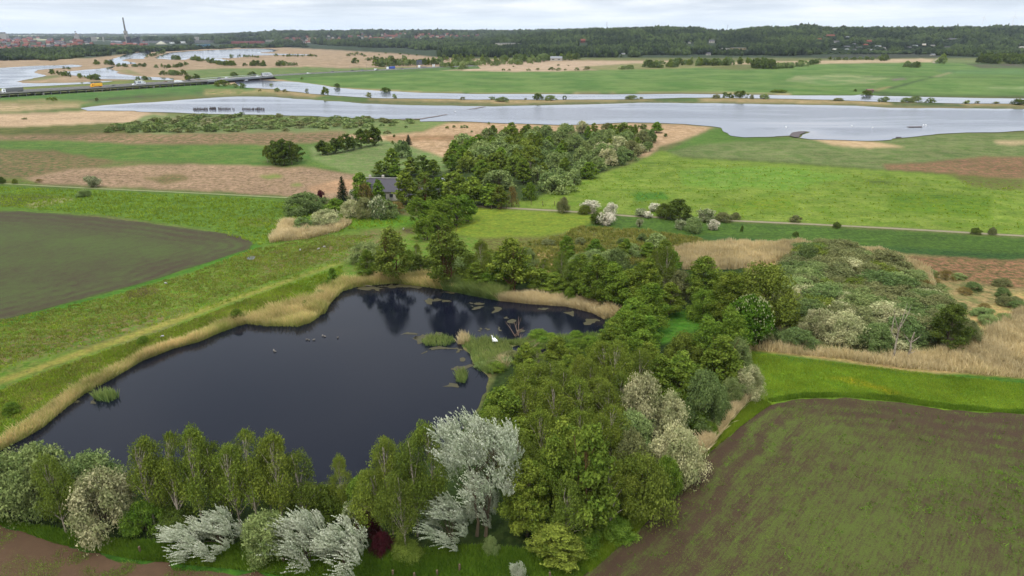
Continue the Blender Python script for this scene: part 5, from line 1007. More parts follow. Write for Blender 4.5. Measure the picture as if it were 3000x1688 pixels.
blades('reed_bed', pts_in(W2([(1458, 1085), (1485, 1078), (1490, 1058), (1462, 1060)]), 600, R), 1.4, 0.1, GM['tan'], 'small reddish-tan reed clump in the reed islet', 9)
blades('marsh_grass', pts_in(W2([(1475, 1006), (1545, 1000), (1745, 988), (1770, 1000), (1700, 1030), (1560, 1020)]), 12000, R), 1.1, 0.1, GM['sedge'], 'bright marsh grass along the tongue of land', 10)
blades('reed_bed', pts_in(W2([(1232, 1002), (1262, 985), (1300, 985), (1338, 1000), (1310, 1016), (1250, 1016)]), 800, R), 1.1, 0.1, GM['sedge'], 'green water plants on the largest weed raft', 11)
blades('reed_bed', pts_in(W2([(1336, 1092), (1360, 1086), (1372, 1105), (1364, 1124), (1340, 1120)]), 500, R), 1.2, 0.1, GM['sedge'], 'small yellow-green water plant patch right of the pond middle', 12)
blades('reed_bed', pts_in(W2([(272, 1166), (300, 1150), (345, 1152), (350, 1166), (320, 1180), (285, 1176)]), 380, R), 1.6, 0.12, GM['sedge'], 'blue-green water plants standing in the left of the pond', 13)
blades('reed_bed', pts_in(W2([(790, 712), (830, 655), (850, 650), (870, 665), (900, 678), (960, 672), (1010, 652), (1032, 655), (990, 680), (900, 700)]), 12000, R), 2.0, 0.14, GM['tan'], 'triangular tan reed patch round the golden-cream bush', 14)
RF = [(1970, 738), (2050, 722), (2340, 716), (2380, 730), (2270, 770), (2150, 790), (2000, 790)]
blades('reed_field', pts_in(W2(RF), 26000, R), 2.0, 0.2, GM['tan'], 'tan reed field left of the willow thicket', 15, spread=0.1)
blades('reed_field', pts_in(W2([(2420, 728), (2600, 748), (2720, 800), (2740, 850), (2640, 822), (2500, 780)]), 20000, R), 2.0, 0.2, GM['tan'], 'tan reed field behind the willow thicket', 16, spread=0.1)
blades('reed_field', pts_in(W2([(2180, 1012), (2290, 1018), (2560, 1046), (2800, 1030), (2850, 1000), (3000, 900), (3300, 940), (3300, 1140), (3050, 1112), (2830, 1094), (2638, 1078), (2443, 1050), (2288, 1034), (2190, 1024)]), 46000, R), 1.5, 0.13, GM['tan'], 'tan reeds in front of and right of the thicket', 17)
blades('reed_field', pts_in(W2([(2187, 1010), (2200, 1040), (2150, 1080), (2165, 1040)]), 2500, R), 1.3, 0.1, GM['straw'], 'pale dry grass at the meadow corner', 18)
blades('reed_bed', pts_in(W2([(2105, 1240), (2170, 1175), (2192, 1180), (2150, 1225), (2115, 1262)]), 4200, R), 1.5, 0.09, GM['tan'], 'upper tan reed clump between willows and brown field', 19)
blades('reed_bed', pts_in(W2([(2040, 1330), (2090, 1262), (2135, 1240), (2115, 1268), (2075, 1320), (2050, 1345)]), 5500, R), 1.5, 0.09, GM['tan'], 'lower tan reed clump between willows and brown field', 20)
FE = [(1730, 1680), (1815, 1606), (1893, 1536), (2000, 1416), (2058, 1349), (2136, 1279), (2217, 1217), (2262, 1187)]
blades('field_margin', strip_pts(FE, 0.1, 3.4, 42000, R), 0.6, 0.07, GM['mead'], 'vivid grass margin along the brown field', 21)
blades('long_grass', pts_in(W2([(-150, 1500), (58, 1555), (155, 1592), (388, 1640), (738, 1674), (900, 1700), (1700, 1700), (1760, 1640), (1600, 1620), (1400, 1600), (1100, 1620), (700, 1600), (300, 1580), (0, 1520)]), 70000, R), 0.55, 0.07, GM['green'], 'long lush grass beneath the nearest trees', 22)
blades('field_margin', strip_pts([(2262, 1180), (2346, 1167), (2482, 1165), (2638, 1179), (2793, 1202), (2900, 1208), (3100, 1218)], 0.0, 1.6, 12000, R), 0.45, 0.08, GM['green'], 'grass edge between the lower meadow and the brown field', 23)
blades('meadow_grass', pts_in(W2([(2190, 1035), (2443, 1062), (2832, 1108), (3100, 1135), (3100, 1205), (2793, 1196), (2482, 1160), (2346, 1162), (2240, 1180), (2170, 1230), (2150, 1180)]), 40000, R), 0.3, 0.08, GM['mead'], 'short meadow grass above the brown field', 24)
blades('rush_tussocks', pts_in(W2([(1420, 740), (1640, 692), (1700, 664), (1900, 676), (2060, 700), (1990, 750), (1800, 790), (1560, 800)]), 1900, R), 0.75, 0.14, GM['tuss'], 'dotted brown-green rush tussocks in the middle marsh', 25, per=16, spread=0.5, cvf=lambda q, r: np.repeat(r.random(len(q)//16+1), 16)[:len(q)])
def mead(n, poly, lab, seed, mat='green', h=0.4, w=0.12, per=6): blades('meadow_tufts', pts_in(W2(poly), n, R), h, w, GM[mat], lab, seed, per=per, spread=0.5)
mead(5200, [(-100, 960), (311, 872), (560, 800), (745, 730), (950, 690), (1100, 690), (900, 790), (600, 890), (200, 1010), (-100, 1110)], 'rough grass tufts between the left field and the track', 26, 'tuss', 0.35, 0.12)
mead(2600, [(-100, 960), (311, 872), (560, 800), (745, 730), (1100, 690), (1000, 770), (600, 910), (200, 1030), (-100, 1110)], 'green tufts between the left field and the track', 27, 'mead')
mead(4500, [(-100, 1190), (110, 1100), (330, 1022), (550, 945), (780, 856), (1000, 780), (1010, 830), (880, 880), (640, 960), (440, 1035), (230, 1120), (60, 1240), (-100, 1330)], 'green tufts between the track and the pond', 28, 'mead')
mead(2600, [(-100, 1190), (110, 1100), (330, 1022), (550, 945), (780, 856), (900, 830), (800, 890), (640, 950), (440, 1030), (230, 1100), (60, 1220), (-100, 1300)], 'brown tussocks between the track and the pond', 29, 'tuss', 0.35)
mead(3500, [(0, 548), (700, 580), (960, 605), (1200, 650), (1000, 680), (760, 720), (600, 668), (300, 630), (0, 606)], 'grass tufts in the meadow left of the houses', 30, 'mead', 0.6, 0.2, 5)
mead(1500, [(1500, 600), (1850, 490), (2000, 470), (3000, 545), (3000, 680), (2144, 640), (1640, 612)], 'grass tufts in the big green pasture', 31, 'mead', 0.45, 0.25, 4)
# seedlings, weeds and clods on the brown fields
F2 = [(1720, 1700), (1815, 1612), (1893, 1542), (2010, 1415), (2140, 1285), (2270, 1195), (2346, 1175), (2482, 1172), (2793, 1210), (3150, 1230), (3150, 1700)]
q = pts_in(W2(F2), 60000, R); dens = fbm(q[:, 0]/2.2, q[:, 1]/7, 5, 4)+0.6*fbm(q[:, 0]/12, q[:, 1]/14, 8, 3); q = q[dens > R.normal(size=len(q))*0.35-0.12]
blades('seedlings', q, 0.10, 0.10, GM['crop'], 'rows of seedlings sprouting on the right brown field', 32, per=2, spread=1.0)
blades('soil_clods', pts_in(W2(F2), 26000, R), 0.05, 0.14, GM['clod'], 'loose soil clods on the right brown field', 33, spread=1.2)
q = pts_in(W2([(2500, 1500), (2700, 1400), (2850, 1390), (3150, 1330), (3150, 1700), (2950, 1650), (2900, 1560), (2700, 1500)]), 480, R)
blades('field_weeds', q, 0.26, 0.12, GM['weed'], 'taller leafy weeds at the right side of the brown field', 34, per=9, spread=0.8)
q = pts_in(W2(F2), 420, R); q = q[fbm(q[:, 0]/8, q[:, 1]/8, 77, 3) > -0.1]
blades('field_weeds', q, 0.28, 0.12, GM['weed'], 'scattered leafy weeds on the brown field', 35, per=9, spread=0.9)
blades('soil_clods', pts_in(W2([(-100, 1520), (58, 1566), (272, 1634), (543, 1670), (700, 1690), (-100, 1700)]), 5000, R), 0.06, 0.16, GM['clod'], 'loose clods on the brown plot at the bottom left', 36, spread=1.2)
q = pts_in(W2([(-100, 1520), (58, 1566), (272, 1634), (543, 1670), (700, 1690), (-100, 1700)]), 9000, R); q = q[fbm(q[:, 0]/3, q[:, 1]/3, 31, 4) > 0.05]
blades('seedlings', q, 0.16, 0.09, GM['crop'], 'grass sprouting on the brown plot at the bottom left', 37, per=2, spread=0.7)
# ------------------------------------------------------------ far woods
def wood_mat(name, a, b):
    m, t = new_mat(name); cv = nd(t, 'ShaderNodeAttribute', attribute_name='cv').outputs['Fac']
    g = t.nodes.new('ShaderNodeNewGeometry'); n = noise(t, g.outputs['Position'], 0.35, 3, 0.7)
    c = mixc(t, cv, alb(a), alb(b)); c = mixc(t, 1.0, c, ramp(t, n, [(0.3, (0.6,)*3), (0.7, (1.4,)*3)]), 'MULTIPLY')
    b_ = pbsdf(t, c, 0.95, 0.05); out(t, b_.outputs[0]); return m
WM = wood_mat('far_foliage', (30, 46, 28), (88, 108, 58))
def blob_proto(rng):
    V = []; F = []; rings = 4; seg = 6
    for i in range(rings):
        z = [0.12, 0.42, 0.74, 0.95][i]; r = [0.72, 1.0, 0.82, 0.42][i]
        for k in range(seg):
            a = k*6.283/seg+i*0.5+rng.normal()*0.12; q = r*(1+rng.normal()*0.16); V.append((q*math.cos(a), q*math.sin(a), z*(1+rng.normal()*0.06)))
    V.append((rng.normal()*0.1, rng.normal()*0.1, 1.08))
    for i in range(rings-1):
        for k in range(seg): F.append((i*seg+k, i*seg+(k+1) % seg, (i+1)*seg+(k+1) % seg, (i+1)*seg+k))
    for k in range(0, seg, 2): F.append(((rings-1)*seg+k, (rings-1)*seg+(k+1) % seg, (rings-1)*seg+(k+2) % seg, rings*seg))
    return np.array(V), np.array(F)
PB = [blob_proto(np.random.default_rng(i)) for i in range(8)]
HOUSES = []
def wood(name, label, s0, s1, y0, y1, k, hh, seed, thr=-9, keep=None):
    rng = np.random.default_rng(seed); n = int((s1-s0)*math.log(y1/y0)/(k*k*0.8))
    s = s0+(s1-s0)*rng.random(n); y = y0*(y1/y0)**rng.random(n); x = s*y
    m = fbm(x/(y*0.05), y/(y0*0.12), seed, 3) > thr
    if keep is not None: m &= keep(s+fbm(x/160, y/160, 2, 3)*0.012, y*(1+0.13*fbm(x/130, y/300, 6, 4)))
    for hx, hy, hr in HOUSES:
        m &= ~((np.abs(x-hx-(y-hy)*hx/max(hy, 1)) < hr*1.15+9) & (y < hy+hr) & (y > hy-max(hr*5, hy*0.12)))
    x, y, s = x[m], y[m], s[m]; n = len(x); sz = k*y*0.6*(0.45+1.1*rng.random(n)**1.4); z = terr(x, y)
    H = hh*(0.6+0.8*rng.random(n)**1.5+0.9*np.maximum(fbm(x/70, y/70, 8, 3), 0))*np.clip(y/2600, 0.9, 1.6); pi = rng.integers(0, 8, n); cvt = np.clip(0.36+0.9*fbm(x/90, y/90, 3, 3)+rng.normal(size=n)*0.26, 0, 1)
    VV = []; FF = []; CV = []; b = 0
    for j in range(8):
        mm = pi == j; V, F = PB[j]; nn_ = mm.sum()
        if not nn_: continue
        a = rng.random(nn_)*6.28; ca, sa = np.cos(a)[:, None], np.sin(a)[:, None]
        X = x[mm][:, None]+(V[:, 0]*ca-V[:, 1]*sa)*sz[mm][:, None]; Y = y[mm][:, None]+(V[:, 0]*sa+V[:, 1]*ca)*sz[mm][:, None]
        Z = z[mm][:, None]-1+V[:, 2]*(H[mm]+1)[:, None]; VV.append(np.stack([X, Y, Z], -1).reshape(-1, 3))
        FF.append((F[None]+(np.arange(nn_)*len(V))[:, None, None]+b).reshape(-1, 4)); b += nn_*len(V); CV.append(np.repeat(cvt[mm], len(V)))
    me = mesh_np(name, np.concatenate(VV), np.concatenate(FF), WM, attrs={'cv': ('POINT', 'FLOAT', np.concatenate(CV))})
    return tag(ob(name, me), label, 'woodland', None, 'stuff')
# ------------------------------------------------------------ buildings
wall_w = simple('white_render', alb((226, 224, 218)), 0.8, 0.05, 0.3); wall_r = simple('red_brick', alb((140, 84, 72)), 0.9, 0.12, 0.3)
wall_y = simple('yellow_brick', alb((190, 170, 130)), 0.9, 0.1, 0.3); tile = simple('red_tiles', alb((150, 80, 66)), 0.8, 0.15, 0.4)
slate = simple('dark_slate', alb((84, 80, 92)), 0.6, 0.1, 1.5); conc = simple('pale_concrete', alb((196, 196, 194)), 0.8, 0.08, 0.1)
dsteel = simple('dark_cladding', alb((72, 78, 96)), 0.5, 0.1, 0.1); gsteel = simple('grey_cladding', alb((150, 156, 164)), 0.5, 0.1, 0.1)
glass = simple('window_glass', (0.03, 0.035, 0.045), 0.15, 0.02, 1.0, spec=0.6); white = simple('white_paint', (0.82, 0.83, 0.83), 0.4, 0.02, 1.0)
yellow = simple('orange_yellow_paint', (0.9, 0.42, 0.02), 0.4, 0.05, 0.5); blue = simple('blue_tarpaulin', (0.04, 0.10, 0.42), 0.5, 0.1, 0.5)
black = simple('black_rubber', (0.02, 0.02, 0.022), 0.8, 0.1, 2.0); redp = simple('red_cladding', alb((176, 84, 84)), 0.6, 0.1, 0.05); bluec = simple('blue_cladding', alb((92, 150, 190)), 0.5, 0.05, 0.05)
def pt_on(u, v):
    """where the sight line of photo point (u, v) meets the terrain"""
    lo = None; ys = np.exp(np.linspace(math.log(60), math.log(26000), 1600))
    q = (v-CY)/FP; h = ys*(sP+q*cP)/(cP-q*sP); z = HC-h; d = ys*cP+h*sP; x = (u-1500)/FP*d
    g = terr(x, ys) >= z
    i = int(np.argmax(g)) if g.any() else len(ys)-1
    return float(x[i]), float(ys[i]), float(terr(x[i], ys[i]))
def house(u, v, wpx, hpx, wm, rm, label, group, cat='house', name='house', flat=False, rz=None, seed=0):
    r = random.Random(seed or int(u*7+v*13)); x, y, z = pt_on(u, v); sc = (y*cP+(HC-z)*sP)/FP
    w = wpx*sc; h = hpx*sc; d = min(w*0.7, 14) if not flat else w*0.6; rz = r.uniform(-0.35, 0.35) if rz is None else rz
    e = empty(name, (x, y, z), label, cat, group, rz)
    hw = h if flat else h*0.55; m = MB(); m.box((0, 0, hw/2-1), (w, d, hw+2)); m.obj('wall', wm, e)
    if flat:
        m = MB(); m.box((0, 0, hw+0.25), (w+0.8, d+0.8, 0.5)); m.obj('roof', rm, e)
    else:
        m = MB(); m.gable((0, 0, hw+0.02), (w, d, 0), h*0.45, 0, 0.4); m.obj('roof', rm, e)
    if wpx > 11:
        nwin = max(2, int(w/9)); rows = max(1, int(hw/4.5))
        for k in range(nwin):
            for j in range(rows):
                mw = MB(); mw.box((-w/2+w*(k+0.5)/nwin, -d/2-0.05, hw*(j+0.55)/rows), (w/nwin*0.4, 0.12, hw/rows*0.4)); mw.obj('window', glass, e)
    HOUSES.append((x, y, max(w, 12)*0.55)); return e
hs = [(2075, 162, 12, 8, wall_w, slate, 'white house among the trees left of the hillside spire'), (2085, 126, 15, 9, wall_w, slate, 'lone white house on the wooded hillside at the lower centre-right'), (2020, 128, 6, 5, wall_w, slate, 'tiny white house at the left of the wooded hill'), (2162, 146, 40, 5, wall_y, gsteel, 'long low pale building at the foot of the wooded hill'), (2125, 146, 22, 4, wall_w, gsteel, 'low flat building left of the long pale one'), (2432, 109, 22, 7, wall_r, tile, 'red-roofed house high on the hill'), (2482, 113, 10, 6, wall_w, gsteel, 'grey-white house high on the hill right of the red-roofed one'), (2400, 119, 10, 6, wall_r, tile, 'small reddish house in the hill trees'), (2450, 128, 13, 8, wall_w, slate, 'pale gabled house above the hill hamlet'), (2545, 127, 13, 9, wall_r, tile, 'orange-red roofed house at the top of the hill hamlet'), (2502, 133, 9, 6, wall_w, slate, 'white house in the middle of the hill hamlet'), (2535, 137, 12, 7, wall_w, tile, 'white-walled red-roofed house in the hill hamlet'), (2447, 149, 15, 6, wall_w, wall_w, 'low white house at the left end of the hill hamlet'), (2480, 149, 11, 6, wall_w, gsteel, 'white house with pointed roof at the foot of the hamlet'), (2503, 149, 10, 5, wall_w, slate, 'small white house right of the pointed roof'), (2556, 150, 15, 5, wall_w, gsteel, 'long white house at the right foot of the hamlet'), (2515, 144, 18, 6, wall_r, slate, 'dark roofed brick house in the hamlet'), (2480, 141, 16, 6, wall_y, slate, 'yellow house with dark roof in the hamlet'), (2572, 140, 16, 6, wall_y, gsteel, 'grey roofed house right of the hamlet'), (2590, 142, 8, 4, wall_w, slate, 'tiny white shed right of the hamlet'), (2663, 143, 10, 6, wall_w, slate, 'white house left of the pair on the hillside'), (2680, 139, 13, 6, wall_w, gsteel, 'pale house of the pair on the hillside'), (2706, 137, 9, 8, wall_y, wall_w, 'tall cream house on the hillside'), (2732, 136, 10, 5, wall_w, slate, 'white house right of the tall cream one'), (2773, 144, 13, 7, wall_w, slate, 'bright white gabled house at the right of the hillside'), (2715, 152, 8, 4, wall_w, slate, 'tiny white house below the tall cream one'), (2790, 119, 34, 6, wall_w, slate, 'long white farmhouse high on the right hill'), (2732, 163, 12, 5, wall_w, gsteel, 'white farm shed at the far track'), (2992, 141, 14, 4, wall_w, wall_w, 'low white building at the right edge of the photo'), (2826, 88, 12, 5, wall_w, tile, 'house on the hilltop between two big trees'), (2472, 90, 12, 4, wall_r, tile, 'red-roofed farm on the hilltop'), (1708, 125, 13, 10, wall_r, tile, 'red villa alone in the central wood'), (1630, 178, 34, 12, wall_w, gsteel, 'white nursery building at the edge of the marsh'), (1580, 178, 9, 5, wall_w, wall_w, 'small white shed left of the nursery'), (1485, 131, 60, 4, wall_w, gsteel, 'very long pale industrial hall in the central wood'), (1826, 160, 9, 4, wall_w, gsteel, 'small white building in the trees below the hill road'), (1330, 138, 8, 5, wall_w, slate, 'white house at the edge of the suburb'), (1288, 138, 8, 4, wall_w, slate, 'small white house at the edge of the suburb')]
for u, v, w_, h_, wm, rm, lb in hs: house(u, v, w_, h_, wm, rm, lb, None, flat=(h_ <= 5 and w_ > 20))
rh = random.Random(9)
def town(n, poly, label, group, mix, wr, hr, seed):
    r = random.Random(seed); us_ = [q[0] for q in poly]; vs2 = [q[1] for q in poly]; k = 0
    while k < n:
        u = r.uniform(min(us_), max(us_)); v = r.uniform(min(vs2), max(vs2))
        if not inpoly(np.array([u]), np.array([v]), poly)[0]: continue
        wm, rm = r.choice(mix); house(u, v, r.uniform(*wr), r.uniform(*hr), wm, rm, label, group, name='town_house', seed=int(r.random()*1e6)+1); k += 1
MX = [(wall_r, tile), (wall_w, tile), (wall_r, tile), (wall_y, tile), (wall_w, slate), (wall_r, slate)]
town(120, [(-60, 122), (60, 112), (160, 116), (270, 122), (290, 128), (200, 140), (120, 142), (40, 146), (-60, 140)], 'red-roofed house of the town on the left horizon', 'red-roofed houses of the town on the left horizon', MX, (7, 15), (5, 8), 1)
town(46, [(330, 126), (440, 126), (430, 134), (330, 136)], 'low red-roofed house in front of the power station', 'low houses in front of the power station', [(wall_r, tile), (wall_r, tile), (wall_w, gsteel)], (8, 16), (4, 6), 2)
town(110, [(830, 116), (960, 104), (1180, 100), (1420, 104), (1440, 112), (1250, 122), (1000, 128), (850, 128)], 'small house of the distant suburb in the middle of the horizon', 'houses of the distant suburb', MX, (5, 9), (3, 6), 3)
house(1145, 108, 40, 5, wall_r, tile, 'long red-roofed block in the distant suburb', None); house(1110, 113, 30, 4, wall_r, tile, 'second long red-roofed block in the distant suburb', None)
bd = [(715, 128, 60, 6, redp, redp, 'long red factory hall across the far lake'), (755, 127, 34, 6, redp, redp, 'shorter red factory hall across the far lake'), (598, 126, 46, 7, gsteel, gsteel, 'grey factory hall with pale roof beside the white tower block'), (590, 137, 26, 5, bluec, bluec, 'light blue factory hall below the grey one'), (608, 134, 14, 4, bluec, bluec, 'small light blue hall'), (578, 121, 11, 12, conc, conc, 'plain white tower block rising left of the far lake'), (790, 122, 22, 4, conc, gsteel, 'pale flat hall right of the red factories'), (536, 127, 16, 5, white, white, 'small white hall left of the far lake'), (505, 128, 12, 4, white, white, 'small white hall further left'), (915, 119, 22, 8, wall_y, gsteel, 'cream apartment block in the suburb'), (976, 118, 6, 9, conc, conc, 'pale slim tower block in the suburb'), (178, 134, 16, 8, conc, conc, 'white apartment building in the left town'), (462, 126, 60, 5, gsteel, gsteel, 'long grey warehouse right of the power station')]
for u, v, w_, h_, wm, rm, lb in bd: house(u, v, w_, h_, wm, rm, lb, None, cat='building', name='industrial_hall' if 'hall' in lb or 'ware' in lb else 'apartment_block', flat=True, rz=0)
# power station and silos: a local frame at the site, x to the right, metres from photo pixels
def site(u, v, name, label, cat):
    x, y, z = pt_on(u, v); e = empty(name, (x, y, z), label, cat); k = (y*cP+(HC-z)*sP)/FP; HOUSES.append((x, y, 30)); return e, k
e, k = site(383, 131, 'power_station', 'dark coal power station with conveyor on the left horizon', 'power station')
m = MB(); m.box((-3*k, 0, 11*k), (9.5*k, 9*k, 22*k)); m.obj('boiler_house', dsteel, e)
m = MB(); m.box((18*k, 2, 7*k), (24*k, 12*k, 14*k)); m.box((16*k, 2, 16*k), (15*k, 8*k, 5*k)); m.obj('turbine_hall', dsteel, e)
m = MB(); m.box((26*k, -2, 11*k), (6*k, 8*k, 22*k)); m.obj('bunker_tower', dsteel, e)
m = MB(); m.box((32*k, 0, 8*k), (6*k, 8*k, 16*k)); m.box((44*k, 0, 4*k), (16*k, 8*k, 8*k)); m.obj('annex', gsteel, e)
m = MB(); m.tube([(-50*k, -5, 9*k), (-33*k, -5, 5*k), (-14*k, -5, 9*k)], 1.0*k, 4); m.tube([(4*k, -8, 13*k), (26*k, -8, 20*k)], 1.3*k, 4); m.obj('conveyor', dsteel, e)
m = MB(); m.box((-40*k, 0, 3.5*k), (30*k, 8*k, 7*k)); m.gable((-40*k, 0, 7*k), (30*k, 8*k, 0), 3*k); m.obj('coal_store', gsteel, e)
for j in range(5):
    m = MB(); m.box((8*k+j*4*k, 2-6.1*k, 6*k), (2.4*k, 0.4, 1.5*k)); m.obj('window', glass, e)
e, k = site(374, 131, 'chimney', 'very tall slender grey chimney with a thick white base beside the power station', 'chimney')
ct = conc; m = MB(); m.tube([(0, 0, 0), (0, 0, 16*k)], [4.0*k, 3.2*k], 12); m.obj('base', ct, e)
m = MB(); m.box((0, 0, 27*k), (8*k, 8*k, 22*k)); m.obj('shaft_block', ct, e)
m = MB(); m.box((0, -4.1*k, 29*k), (4*k, 0.4, 3.5*k)); m.obj('vent_panel', dsteel, e)
m = MB(); m.tube([(0, 0, 38*k), (0, 0, 74*k)], [2.5*k, 1.9*k], 12); m.obj('flue', simple('weathered_concrete', alb((150, 152, 156)), 0.9, 0.1, 0.02), e)
e, k = site(15, 119, 'silo_tower', 'white silo tower block with roof machinery at the far left of the town', 'silo'); m = MB()
m.box((0, 0, 9*k), (20*k, 12*k, 20*k)); m.obj('tower', conc, e); m = MB(); m.box((-2*k, 0, 21*k), (12*k, 8*k, 4*k)); m.obj('roof_plant', gsteel, e)
e, k = site(227, 121, 'silo_tower', 'white tiered grain silo with rounded tops in the left town', 'silo')
for dx, hh2, w2 in ((-5, 16, 5), (0, 23, 6), (5, 20, 6)):
    m = MB(); m.tube([(dx*k, 0, 0), (dx*k, 0, hh2*k)], w2*k*0.5, 10); m.obj('silo', conc, e)
m = MB(); m.box((-1*k, 0, 26*k), (3*k, 3*k, 3*k)); m.obj('headhouse', gsteel, e)
e, k = site(276, 121, 'silo_tower', 'group of pale round silos with a top gallery, between the tiered silo and the chimney', 'silo')
for dx in (-6, -2, 2, 6):
    m = MB(); m.tube([(dx*k, 0, 0), (dx*k, 0, 12*k)], 2*k, 10); m.obj('silo', conc, e)
m = MB(); m.box((0, 0, 14*k), (17*k, 4*k, 2*k)); m.obj('gallery', gsteel, e)
e, k = site(304, 122, 'silo_tower', 'thin pale tower right of the round silos', 'silo'); m = MB(); m.tube([(0, 0, 0), (0, 0, 14*k)], 2.2*k, 8); m.obj('tower', conc, e)
m = MB(); m.box((0, 0, 14.5*k), (5.5*k, 5*k, 1.2*k)); m.obj('roof', gsteel, e)
e, k = site(221, 127, 'church', 'dark red brick church tower in the left town', 'church'); m = MB(); m.box((0, 0, 6*k), (7*k, 7*k, 14*k)); m.obj('tower', wall_r, e)
m = MB(); m.box((14*k, 0, 3*k), (20*k, 8*k, 6*k)); m.gable((14*k, 0, 6*k), (20*k, 8*k, 0), 4*k); m.obj('nave', wall_r, e)
e, k = site(260, 123, 'warehouse', 'dark box-shaped warehouse left of the round silos', 'building'); m = MB(); m.box((0, 0, 5*k), (7*k, 7*k, 12*k)); m.obj('wall', dsteel, e); m = MB(); m.box((0, 0, 11.5*k), (7.4*k, 7.4*k, 1*k)); m.obj('roof', gsteel, e)
x, y, z = pt_on(473, 131); k = y/2160; m = MB(); m.tube([(0, 0, 0), (0, 0, 4*k), (0, 0, 8.5*k), (0, 0, 9.6*k)], [17*k, 11*k, 3*k, 0.4*k], 14)
o = m.obj('gypsum_heap', simple('pale_gypsum', alb((205, 205, 190)), 0.9, 0.05, 0.05), None, True); o.location = (x, y, z); tag(o, 'pale conical heap of bulk material right of the power station', 'heap')
# masts and wind turbines
def mast(u, vb, vt, label):
    x, y, z = pt_on(u, vb); h = height_at(y, vt)-z; m = MB(); w = y*0.0002
    for sx_, sy_ in ((-1, -1), (1, -1), (1, 1), (-1, 1)): m.tube([(sx_*w, sy_*w, 0), (sx_*w*.7, sy_*w*.7, h)], w*0.5, 4)
    for i in range(12): m.box((0, 0, h*(i+.5)/12), (w*1.9, w*1.9, w*0.5))
    o = m.obj('radio_mast', gsteel); o.location = (x, y, z); tag(o, label, 'mast')
mast(1777, 92, 64, 'tall thin lattice mast on the wooded ridge in the middle'); mast(2131, 88, 73, 'short mast on the ridge left of the hilltop wood')
def turbine(u, v, vt, ang, label):
    y = 6500.0; x = (u-1500)/2160*y; z = float(terr(x, y)); d = y*cP+(HC-z)*sP; k = d/FP; h = height_at(y, vt)-z
    e = empty('wind_turbine', (x, y, z), label, 'wind turbine'); m = MB(); m.tube([(0, 0, 0), (0, 0, h)], [2.4, 1.4], 8); m.obj('tower', white, e)
    m = MB(); m.box((0, 1, h), (4, 9, 4)); m.obj('nacelle', white, e); L = 17*k
    for j in range(3):
        a = ang+j*2.0944; c, s_ = math.sin(a), math.cos(a); m = MB(); m.tube([(0, -4.5, h), (c*L*.3, -4.8, h+s_*L*.3), (c*L, -4.5, h+s_*L)], [1.6, 2.0, 0.4], 4); m.obj('blade', white, e)
turbine(2872, 90, 50, 0.35, 'left one of the two white wind turbines on the right horizon'); turbine(2960, 90, 48, 0.1, 'right one of the two white wind turbines on the right horizon')
def grave(u): return u
wood('woodland', 'dark woodland covering the hills on the right', -0.10, 0.78, 1750, 3500, 0.0046, 12.5, 1, -0.62, lambda s, y: (s < 0.18) | (y > 1880+180*np.clip((s-0.38)/0.04, 0, 1)*(s < 0.58)))
HS_ = list(HOUSES); HOUSES.clear()
wood('garden_trees', 'trees and gardens between the houses of the hillside hamlet', 0.36, 0.66, 2000, 3000, 0.0066, 5.0, 9, -0.35)
HOUSES += HS_
wood('woodland', 'distant woodland on the middle horizon', -0.30, 0.12, 2350, 6300, 0.0046, 13, 2, -0.45, lambda s, y: (y > 3000+2200*np.clip((-s-0.2)/0.2, 0, 1)))
wood('woodland', 'woodland on the plain in front of the suburb', -0.33, 0.02, 2500, 4200, 0.0046, 12, 3, -0.5, lambda s, y: y > 2500+1400*np.clip((-s-0.12)/0.15, 0, 1))
wood('woodland', 'dark carr woodland at the left edge, before the town', -0.80, -0.52, 1500, 2500, 0.0050, 9, 4, -0.25, lambda s, y: (y > 1480+500*np.clip((s+0.63)/0.1, 0, 2)))
wood('woodland', 'trees before the power station and far lake', -0.60, -0.28, 2250, 3300, 0.0044, 9, 5, -0.4, lambda s, y: (y > 2250+700*np.clip((s+0.5)/0.2, 0, 1)) & (y < 2750+500*np.clip((s+0.5)/0.2, 0, 1)))
wood('woodland', 'woodland on the hill behind the far lake', -0.50, -0.28, 3900, 6300, 0.0046, 12, 7, -0.3)
wood('woodland', 'hazy tree belts on the far left plain', -0.8, -0.3, 5200, 16000, 0.0045, 10, 6, 0.12)
# ------------------------------------------------------------ motorway
ZR = 3.6
near = [(-260, 291), (0, 274.5), (150, 265.5), (300, 257), (450, 247.5), (609, 238), (700, 230.5), (800, 223.5), (900, 217.5), (1000, 212.5), (1100, 207.5), (1200, 202.5), (1290, 198), (1400, 194)]
NP = [P(u, v, ZR) for u, v in near]
def along_path(pts, step):
    o = []
    for a, b in zip(pts[:-1], pts[1:]):
        n = max(1, int((b-a).length/step)); o += [a.lerp(b, i/n) for i in range(n)]
    return o+[pts[-1]]
def perp(q, i):
    d = (q[min(i+1, len(q)-1)]-q[max(i-1, 0)]).normalized(); return Vector((-d.y, d.x, 0)) if -d.y*0+d.x > 0 else Vector((d.y, -d.x, 0))
RW = 25.0
asph = simple('asphalt', alb((128, 126, 130)), 0.9, 0.06, 0.2); para = simple('parapet_concrete', alb((196, 196, 198)), 0.8, 0.05, 0.2)
beamm = simple('dark_beams', alb((66, 66, 66)), 0.9, 0.1, 0.3); mark = simple('road_marking', (0.75, 0.75, 0.73), 0.6, 0.03, 1.0)
def ribbon(name, pts, o0, o1, z, mat, parent=None, dash=None):
    q = along_path(pts, 12 if not dash else dash); V = []; F = []
    for i, p in enumerate(q):
        n = perp(q, i); a = p+n*o0; b = p+n*o1; V += [(a.x, a.y, z), (b.x, b.y, z)]
    for i in range(len(q)-1):
        if dash and i % 3: continue
        F.append((2*i, 2*i+2, 2*i+3, 2*i+1))
    V = np.array(V); F = np.array(F)
    return ob(name, mesh_np(name, V, F, mat), parent)
